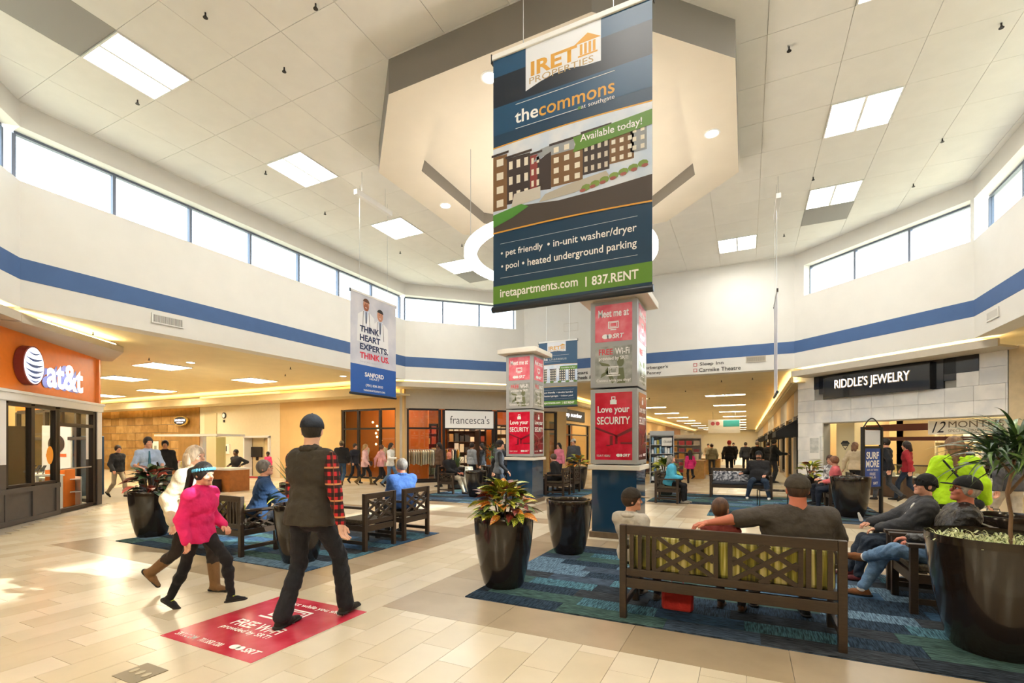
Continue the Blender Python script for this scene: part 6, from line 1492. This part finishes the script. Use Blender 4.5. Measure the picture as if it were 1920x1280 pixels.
    if glasses:
        g = MB()
        for q in (-1, 1):
            pts = [tuple(S_(Hh(q * .033 + .022 * math.cos(2 * PI * i / 12), .092, .004 + .016 * math.sin(2 * PI * i / 12)))) for i in range(13)]; g.tube(pts, .0022, 5)
            g.tube([tuple(S_(Hh(q * .055, .090, .008))), tuple(S_(Hh(q * .080 * hf, -.005, .010)))], .0022, 5)
        g.tube([tuple(S_(Hh(-.011, .094, .006))), tuple(S_(Hh(.011, .094, .006)))], .0022, 5); g.build('glasses', M_black, body)
    s = s0_
    J = dict(hc=hc * s, Hh=lambda *a: Hh(*a) * s, T=lambda *a: T(*a) * s, sh=sh, eb=eb, wt={k: v * s for k, v in wt.items()}, kn=kn, ak=ak, child=child, s=s, body=body, Rh=Rh)
    return J
def blob(J, name, pts, m, c=.009, k=.02, flat_=None):
    d = Sdf(k)
    for a, b, ra, rb in pts: d.cone(a, b, ra, rb, flat_)
    return J['child'](name, d, m, c)
def deg_to(a, b): return math.degrees(math.atan2(-(b[0] - a[0]), b[1] - a[1]))
# ------------------------------------------------------------------ the people in the photo
# headings: degrees turned counterclockwise from +y
J = person('tall walking man seen from behind in black cap, dark vest and red plaid sleeves', (-3.53, 3.08), 8, 1.90, 'walk', 1.08, 'fair', 4.4, top=('#3a342c', 'cloth'), bulk=.026, hem=.05, vest=plaid('red plaid flannel'),
           legs=('#1d2027', 'denim'), legw=.022, shoes='#1c1714', hair=('buzz', '#2c241e'), cap=('#1b1e26',), an={-1: (-.13, -.16, .085), 1: (.165, .245, .10)}, wr={-1: (-.17, .24, .94), 1: (.33, -.02, .80)}, hyaw=26, el={1: (.5, -.8, 0), -1: (-.1, -1, 0)})
# girl in pink
GX = deg_to((0, 0), (1, .25))
J = person('walking girl in hot pink hoodie, black leggings and neon-laced sneakers, long dark hair', (-4.78, 2.86), -76, 1.44, 'walk', .88, 'light', 4.6, top=('#e8246e', 'cloth'), bulk=.030, hem=.06, legs=('#131216', 'cloth'), legw=-.010, shoes='#15161c', extra='sneaker',
           hair=('tail', '#17110e'), gender='f', hood=True, an={1: (.06, -.36, .11), -1: (-.06, .38, .17)}, wr={-1: (-.22, .12, .96), 1: (.23, .05, .84)}, hpitch=6, el={1: (.3, -1, 0), -1: (-.3, -1, 0)})
hb_ = Sdf(.01)
for i in range(25):
    a = 2 * PI * i / 24; p = J['Hh'](.090 * math.cos(a), -.008 + .108 * math.sin(a), .040 + .030 * math.sin(a)); hb_.cone(p, p + np.array([0, .0, .012]), .010, .010)
J['child']('headband', hb_, mat('headband sky blue', '#5fb6e0', .7), .006)
J = person('blonde woman in cream jacket and tan boots walking behind the girl in pink', (-5.38, 3.14), -72, 1.62, 'walk', .95, 'fair', 4.9, top=('#d3c4a8', 'cloth'), bulk=.034, hem=.06, legs=('#2a211c', 'cloth'), legw=-.008, boots='#7c5a38',
           hair=('bob', '#cdb79c'), gender='f', an={1: (.07, -.46, .24), -1: (-.07, .24, .09)}, wr={-1: (-.22, .05, .86), 1: (.25, -.02, .86)})
# seated group on the long bench
J = person('very large man in grey t-shirt and cap, one arm along the bench top', (.38, 4.86), 8, 1.72, 'sit', 1.72, 'ruddy', 4.1, top=('#4a443e', 'cloth'), bulk=.014, sleeve=.46, legs=('#3a3a34', 'cloth'), shoes='#141416', hair=('buzz', '#4a3426'), cap=('#40392f',),
           wr={-1: (-.80, -.24, .915), 1: (.34, .30, .68)}, el={-1: (-.2, -1, .3), 1: (.6, -.8, -.3)}, lean=-10, seat=.45, an={-1: (-.26, .50, .09), 1: (.16, .34, .09)}, hyaw=4)
J = person('small boy with short brown hair under the large man\'s arm on the long bench', (-.20, 4.78), -12, 1.28, 'sit', .95, 'light', 4.7, top=('#8c3a34', 'cloth'), bulk=.012, legs=('#2a2c34', 'denim'), shoes='#5a4030', hair=('buzz', '#5a3a22'), seat=.44, lean=-10, hyaw=-10)
J = person('boy in camouflage-billed dark cap and grey hoodie at the left end of the long bench', (-1.02, 4.80), -18, 1.36, 'sit', .95, 'light', 4.6, top=('#b9b2a6', 'cloth'), bulk=.030, legs=('#22242c', 'denim'), shoes='#4a3a2c', hair=('short', '#3a2618'), cap=('#2e261e', 'front', '#8a7458'), seat=.44, lean=-4, hyaw=-52, hood=True,
           wr={-1: (-.16, .28, .62), 1: (.40, -.02, .72)})
for x, c, lb in ((-.60, '#c8322c', 'red bag on the carpet under the long bench'),):
    t = thing('bag', lb, 'bag', (x, 4.86, .009)); q = MB(); q.prism([(-.13, -.07), (.13, -.07), (.15, 0), (.13, .07), (-.13, .07), (-.15, 0)], 0, .2); q.build('bag_body', cloth(c), t, bevel=.02); q = MB(); q.tube([(-.07, 0, .2), (-.05, 0, .27), (.05, 0, .27), (.07, 0, .2)], .008, 6); q.build('handle', cloth('#d85a7a'), t)
# two men in the right armchairs
J = person('older man in black cap, glasses and black leather jacket with one ankle on his knee', (1.72, 6.03), 88, 1.78, 'sit', 1.08, 'ruddy', 4.7, top=('#1d1b1a', 'leather'), bulk=.032, legs=('#6d8fb5', 'denim'), shoes='#7a4a24', hair=('buzz', '#b8b0a4'), cap=('#141414',), glasses=True, seat=.45, dz=-.05, lean=-16,
           an={1: (.10, .62, .09), -1: (.16, .58, .40)}, kneeo={-1: (-.9, .6, .5), 1: (.3, 1, .3)}, wr={-1: (-.10, .26, .66), 1: (.04, .20, .62)}, hyaw=6, hpitch=-8, beard=None)
for q in (-1, 1):
    so = Sdf(.01); a = J['ak'][q] * J['s']; kn_ = J['kn'][q] * J['s']; d_ = (kn_ - a) / np.linalg.norm(kn_ - a); so.cone(a - d_ * .01, a + d_ * .08, .045, .048); J['child']('sock', so, mat('white sock', '#ece8e0', .9), .008)
J = person('man in black beanie and dark grey striped hooded jacket holding a napkin', (1.66, 6.90), 90, 1.68, 'sit', 1.08, 'light', 5.3, top=('#3f4044', 'cloth'), bulk=.036, legs=('#2b3646', 'denim'), shoes='#5a1c20', hair=('buzz', '#1c1816'), beanie=('#121212',), seat=.44, dz=-.03, lean=-16, hood=True,
           wr={-1: (-.08, .30, .66), 1: (.12, .34, .70)}, hyaw=14, hpitch=-6, an={1: (.14, .56, .09), -1: (-.12, .52, .09)})
st2 = Sdf(.005)
for dx in (0, .03): 
    p0 = J['T'](-.16 + dx, .11, .44); p1 = J['T'](-.10 + dx, .155, .22); st2.cone(p0, p1, .006, .006)
J['child']('stripe', st2, M_wtext, .005)
nk = Sdf(.01); w = J['wt'][1]; nk.cone(w + np.array([0, .10, .02]), w + np.array([-.03, .13, .10]), .022, .012); J['child']('napkin', nk, mat('napkin white', '#f0eeea', .9), .007)
# left carpet
J = person('grey-haired man with glasses in dark blue jacket seated on the left bench', (-6.62, 4.80), -34, 1.78, 'sit', 1.12, 'light', 7.0, top=('#1f3d63', 'cloth'), bulk=.034, legs=('#25262c', 'cloth'), hair=('short', '#77706a'), glasses=True, seat=.46, lean=14, hyaw=-22, hpitch=-16, wr={-1: (-.02, .48, .68), 1: (.14, .52, .70)})
J = person('grey-haired man in blue shirt seated with his back to the camera in a lattice armchair', (-5.34, 6.64), 60, 1.74, 'sit', 1.15, 'ruddy', 8.2, top=('#3c5f9c', 'cloth'), bulk=.024, legs=('#2c2c30', 'cloth'), hair=('short', '#8d8680'), seat=.46, lean=10, hpitch=-10, hyaw=22, wr={-1: (-.14, .42, .62), 1: (.14, .42, .62)})
# left background
J = person('young man in light blue shirt and teal tie standing behind the left planter', (-12.4, 6.25), -104, 1.78, 'stand', .98, 'light', 11.2, top=('#a9bcd8', 'cloth'), bulk=.012, sleeve=.52, hem=0, legs=('#26262c', 'cloth'), hair=('short', '#201612'), wr={-1: (-.2, .28, 1.05), 1: (.2, .28, 1.05)}, hyaw=8)
tie = Sdf(.006); p0 = J['T'](0, .125, .47); p1 = J['T'](0, .155, .14); tie.cone(p0, p1, .016, .030, ((0, 1, 0), 2.0)); J['child']('necktie', tie, mat('necktie teal', '#2c6478', .6), .008)
person('dark-haired person in dark jacket, grey scarf and khaki trousers walking at far left', (-17.0, 7.75), -80, 1.60, 'walk', .9, 'light', 14.5, top=('#24262c', 'cloth'), bulk=.03, legs=('#a89a84', 'cloth'), shoes='#241c18', hair=('short', '#2a1c14'), hyaw=-10, gender='f')
person('dark-haired person partly hidden behind the blonde woman', (-14.8, 7.9), -120, 1.72, 'stand', 1.0, 'tan', 13.5, top=('#1e1c1c', 'cloth'), bulk=.02, hair=('short', '#14100e'))
person('dark-skinned clerk sitting behind the left kiosk counter', (-17.0, 11.5), 190, 1.72, 'stand', 1.0, 'brown', 18, top=('#2a2c34', 'cloth'), bulk=.014, hair=('buzz', '#120e0c'), dz=-.30, an={-1: (-.1, .1, .05), 1: (.1, .1, .05)})
person('child in pink sleeves and dark vest standing by the pale doorway', (-19.9, 15.0), 200, 1.22, 'stand', .95, 'brown', 22, top=('#d83c74', 'cloth'), bulk=.02, legs=('#1a181c', 'cloth'), hair=('short', '#140f0c'))
person('man in black jacket, tan cap and jeans in front of the orange window', (-14.2, 13.9), 35, 1.76, 'walk', 1.1, 'light', 18.8, top=('#17171b', 'cloth'), bulk=.036, legs=('#2c4a68', 'denim'), shoes='#6a5238', hair=('short', '#4a3a2c'), cap=('#8a7c60',), wr={-1: (-.1, .3, 1.38), 1: (.25, .1, .9)})
person('person in dark clothes walking behind the man with the tan cap', (-14.3, 14.7), -100, 1.66, 'walk', .9, 'light', 19.5, top=('#262a38', 'cloth'), bulk=.02, legs=('#1f2430', 'denim'), hair=('short', '#2a1c14'))
J = person('blonde woman in pale pink top with brown handbag in front of the orange window', (-13.35, 14.25), -60, 1.64, 'walk', .98, 'light', 18.8, top=('#dcb4b4', 'cloth'), bulk=.024, hem=.10, legs=('#161416', 'cloth'), boots='#6a5430', hair=('bob', '#b8945c'), gender='f')
blob(J, 'handbag', [((-.20, .02, .86), (-.20, .20, .86), .07, .07), ((-.20, .02, .80), (-.20, .20, .80), .07, .07)], cloth('#4a2c1c', 'leather'), .018)
person('woman in pink top and dark boots looking into the orange window', (-12.85, 14.6), -20, 1.60, 'walk', .98, 'light', 18.9, top=('#e0a4a8', 'cloth'), bulk=.02, hem=.08, legs=('#1a171c', 'cloth'), boots='#2c2420', hair=('short', '#5a3420'), gender='f')
person('woman in white sweater and jeans with long dark hair at the orange window corner', (-11.95, 14.1), -78, 1.68, 'walk', .95, 'tan', 18, top=('#e6e4e0', 'cloth'), bulk=.02, hem=.04, legs=('#5a7a9c', 'denim'), hair=('long', '#241812'), gender='f', wr={1: (.2, .34, 1.12)})
person('bald older man in black sweater and khaki trousers seated at the far left carpet', (-8.66, 13.2), -95, 1.76, 'sit', 1.1, 'ruddy', 15.2, top=('#17171a', 'cloth'), bulk=.024, legs=('#b5aa94', 'cloth'), shoes='#241a14', hair=None, seat=.46, an={-1: (-.1, .62, .09), 1: (.1, .58, .09)}, hyaw=-8, lean=-10)
crowd = [
    ('woman in brown floral top by the snake plant', (-10.3, 14.9), 150, 1.68, '#5a4234', '#1d1a1c', ('long', '#1c1210'), 'f', 'brown'),
    ('person with pale grey backpack in the boutique crowd', (-9.5, 15.9), -20, 1.66, '#9aa0a8', '#262c38', ('short', '#2a1c16'), 'm', 'tan'),
    ('woman in dark top holding out a cloth in the boutique crowd', (-8.9, 15.7), 110, 1.64, '#24262c', '#22242c', ('bob', '#2a1a14'), 'f', 'light'),
    ('woman in grey jacket and pink scarf by the boutique door', (-8.75, 16.7), 170, 1.72, '#5c5f68', '#2a2c34', ('bob', '#7a4c34'), 'f', 'light'),
    ('woman in dark grey top with dark hair in the boutique crowd', (-8.2, 16.3), 70, 1.62, '#3a3c44', '#25303e', ('long', '#1c1412'), 'f', 'light'),
    ('blonde person in black and neon striped jacket by the boutique door', (-7.95, 16.9), 100, 1.70, '#22241f', '#20242c', ('bob', '#a88450'), 'f', 'light')]
for lb, p, hd, H_, c1, c2, hr_, g_, sk_ in crowd:
    person(lb, p, hd, H_, 'stand', .98, sk_, 18.5, top=(c1, 'cloth'), bulk=.02, legs=(c2, 'cloth'), hair=hr_, gender=g_)
person('young man in black cap and grey vest walking past the farther poster column', (-5.85, 11.15), -58, 1.74, 'walk', .98, 'light', 12.4, top=('#5a6068', 'cloth'), bulk=.024, vest=cloth('#15161c'), legs=('#2c3644', 'denim'), hair=('short', '#241a14'), cap=('#15151a', 'back'))
person('dark-haired woman in pink jacket at the boutique right window', (-6.75, 18.1), 165, 1.66, 'stand', .95, 'light', 19.3, top=('#d87a90', 'cloth'), bulk=.022, legs=('#1c1a20', 'cloth'), hair=('long', '#1a1210'), gender='f')
person('man in grey cap and dark grey hoodie beside the woman in the pink jacket', (-6.2, 18.3), 172, 1.82, 'stand', 1.08, 'light', 19.3, top=('#4a4c52', 'cloth'), bulk=.026, legs=('#2a3240', 'denim'), hair=('short', '#5a3a24'), cap=('#b8b4ac',), hood=True)
person('person in black seated in the far armchair behind the farther column', (-5.30, 14.1), 92, 1.66, 'sit', 1.1, 'light', 14.8, top=('#121214', 'cloth'), bulk=.03, legs=('#18181c', 'cloth'), hair=('short', '#5a4434'), seat=.46, lean=16)
# right background
J = person('grey-haired woman in bright teal jacket seated and looking at her phone', (-1.92, 13.72), -92, 1.64, 'sit', 1.1, 'light', 13, top=('#4fb3d6', 'cloth'), bulk=.034, legs=('#141316', 'cloth'), shoes='#8a8478', hair=('bob', '#8d857c'), gender='f', seat=.46, lean=12, hpitch=-28, wr={-1: (-.06, .36, .72), 1: (.06, .36, .74)})
J = person('heavy man with moustache in black sweatshirt facing the camera on the patterned bench', (.32, 15.92), 178, 1.80, 'sit', 1.42, 'light', 14.2, top=('#1d1c1f', 'cloth'), bulk=.022, legs=('#26384e', 'denim'), shoes='#c8c4bc', hair=('short', '#2a1e18'), cap=('#161618',), beard='#4a3426', seat=.46, wr={1: (.42, .05, .72), -1: (-.16, .30, .68)}, an={-1: (-.26, .42, .09), 1: (.28, .46, .09)}, lean=-6)
person('girl in bright pink coat with long dark hair running in the corridor', (-2.05, 20.6), 20, 1.36, 'walk', .92, 'light', 19.5, top=('#d82c74', 'cloth'), bulk=.03, hem=.10, legs=('#17151a', 'cloth'), boots='#1a1618', hair=('long', '#2a1a12'), gender='f', an={1: (.06, -.45, .40), -1: (-.06, .15, .09)})
far = [
    ('person in olive jacket and grey trousers walking away down the corridor', (-1.6, 26.5), 6, 1.66, '#8a8468', '#4a4a48', 'short', '#5a4030', None),
    ('person in black coat and red knit hat walking away down the corridor', (-.75, 25.2), 0, 1.80, '#141416', '#141416', 'short', '#a8302c', '#b8302c'),
    ('man in black jacket and grey trousers walking away down the corridor', (.45, 25.8), 0, 1.78, '#17171a', '#7a7a78', 'short', '#8a7a6a', None),
    ('dark-dressed person at the left of the couple walking in the corridor', (-.05, 29.5), 4, 1.74, '#22242a', '#26262c', 'short', '#3a281c', None),
    ('dark-dressed person close behind the man in grey trousers', (.95, 27.0), -4, 1.74, '#1c1c20', '#202024', 'short', '#2a1c14', None),
    ('woman in long dark dress standing at a corridor kiosk', (-3.3, 24.5), 90, 1.66, '#151519', '#151519', 'bob', '#1a1210', None),
    ('person in dark top standing behind the corridor kiosk', (-4.6, 24.0), 200, 1.70, '#1f1d22', '#26262c', 'bob', '#1a1210', None),
    ('shopper in grey at a far kiosk', (-2.6, 30.0), 30, 1.70, '#7a7468', '#33333a', 'short', '#5a4434', None),
    ('shopper in tan coat far down the corridor', (-2.4, 36.0), 180, 1.66, '#a08a6a', '#2a2c34', 'short', '#2c1e16', None),
    ('shopper in dark red far down the corridor', (-3.9, 34.0), 180, 1.72, '#7a2c2c', '#1c1c20', 'short', '#2c1e16', None),
    ('shopper in black far down the corridor near the middle', (-.9, 40.0), 180, 1.74, '#1a1a1e', '#1c1c20', 'short', '#2c1e16', None)]
for lb, p, hd, H_, c1, c2, hs_, hc_, bn_ in far:
    person(lb, p, hd, H_, 'walk', 1.05, 'light', 26, top=(c1, 'cloth'), bulk=.03, legs=(c2, 'cloth'), hair=(hs_, hc_), beanie=(bn_,) if bn_ else None)
person('man in black jacket seen from the side at the right corridor window', (1.0, 22.6), -80, 1.82, 'stand', 1.08, 'tan', 19.8, top=('#17171a', 'cloth'), bulk=.03, legs=('#22242a', 'cloth'), hair=('short', '#14100e'), wr={1: (.15, .42, 1.15)})
person('woman in black and white floral top with glasses seated beside the salmon woman', (2.02, 15.1), 110, 1.64, 'sit', 1.2, 'light', 13.5, top=mat('floral black white', '#e4e2de', .85, col2='#3a3a42', nscale=12), bulk=.02, legs=('#1c1e28', 'cloth'), hair=('bob', '#4a2a1c'), glasses=True, gender='f', seat=.46, lean=6, hyaw=40)
person('woman with short red-brown hair in salmon pink top seated by the wide planter', (1.98, 13.9), 88, 1.64, 'sit', 1.25, 'light', 12.4, top=('#d8686c', 'cloth'), bulk=.02, legs=('#1c2434', 'cloth'), hair=('short', '#8a5a3c'), gender='f', seat=.46, lean=8, hyaw=-10)
person('woman in cream sweater with wavy brown hair walking away by the jewellery shop', (3.0, 18.0), -30, 1.70, 'walk', 1.0, 'light', 15, top=('#c4b294', 'cloth'), bulk=.03, hem=.04, legs=('#14141a', 'cloth'), hair=('bob', '#7a5438'), gender='f')
person('man in black sweater and grey jeans walking past the jewellery case', (3.55, 16.75), 62, 1.80, 'walk', 1.08, 'light', 13.6, top=('#191b22', 'cloth'), bulk=.022, legs=('#4a4e56', 'denim'), shoes='#2a2420', hair=('short', '#2c1e16'))
person('dark-haired woman in red top walking behind the man in the black sweater', (4.05, 16.9), 62, 1.72, 'walk', 1.0, 'light', 14, top=('#a82430', 'cloth'), bulk=.02, legs=('#2c3a50', 'denim'), hair=('bob', '#2a1814'), gender='f')
p = LR(3.75, 2.0); person('dark-haired clerk in black standing behind the jewellery case', p, 150, 1.62, 'stand', .95, 'light', 14.5, top=('#17161a', 'cloth'), bulk=.014, hair=('bob', '#2a1a14'), gender='f', hpitch=-15, wr={-1: (-.06, .32, 1.1), 1: (.06, .32, 1.1)})
p = LR(4.6, 1.75); person('dark red haired clerk bending behind the jewellery case', p, 150, 1.56, 'stand', .95, 'light', 13.5, top=('#3a1a1c', 'cloth'), bulk=.014, hair=('bob', '#4a1f1c'), gender='f')
J = person('woman in neon yellow-green hooded jacket walking away, carrying a dark shoulder bag', (2.50, 8.35), -14, 1.74, 'walk', 1.10, 'light', 6.4, top=('#b8e81c', 'cloth'), bulk=.036, hem=.06, legs=('#161418', 'cloth'), legw=-.005, hair=('long', '#8a6440'), gender='f', hyaw=40, wr={1: (.30, .02, .86), -1: (-.29, .10, .88)}, el={1: (.25, -1, 0), -1: (-.25, -1, 0)}, hood=True)
blob(J, 'bag_strap', [(J['T'](-.12, -.16, .46), J['T'](.04, -.19, .22), .014, .014), (J['T'](.04, -.19, .22), J['T'](.20, -.15, -.04), .014, .014)], cloth('#1c1c20'), .012)
blob(J, 'shoulder_bag', [(J['T'](.20, -.14, -.10), J['T'](.22, .06, -.10), .07, .07)], cloth('#1c1c20'), .014)
person('person in pale grey coat passing at the right edge behind the tree', (3.85, 10.6), 20, 1.74, 'walk', 1.1, 'light', 8.5, top=('#4a4a50', 'cloth'), bulk=.03, legs=('#b9b0a4', 'cloth'), hair=('short', '#3a2a1e'))
p = (-15.25, 4.75); person('clerk in grey standing inside the orange phone shop', p, -60, 1.68, 'stand', 1.0, 'light', 11, top=('#55565c', 'cloth'), bulk=.014, hair=('short', '#6a3c24'))
flush_texts()
bpy.context.view_layer.update()
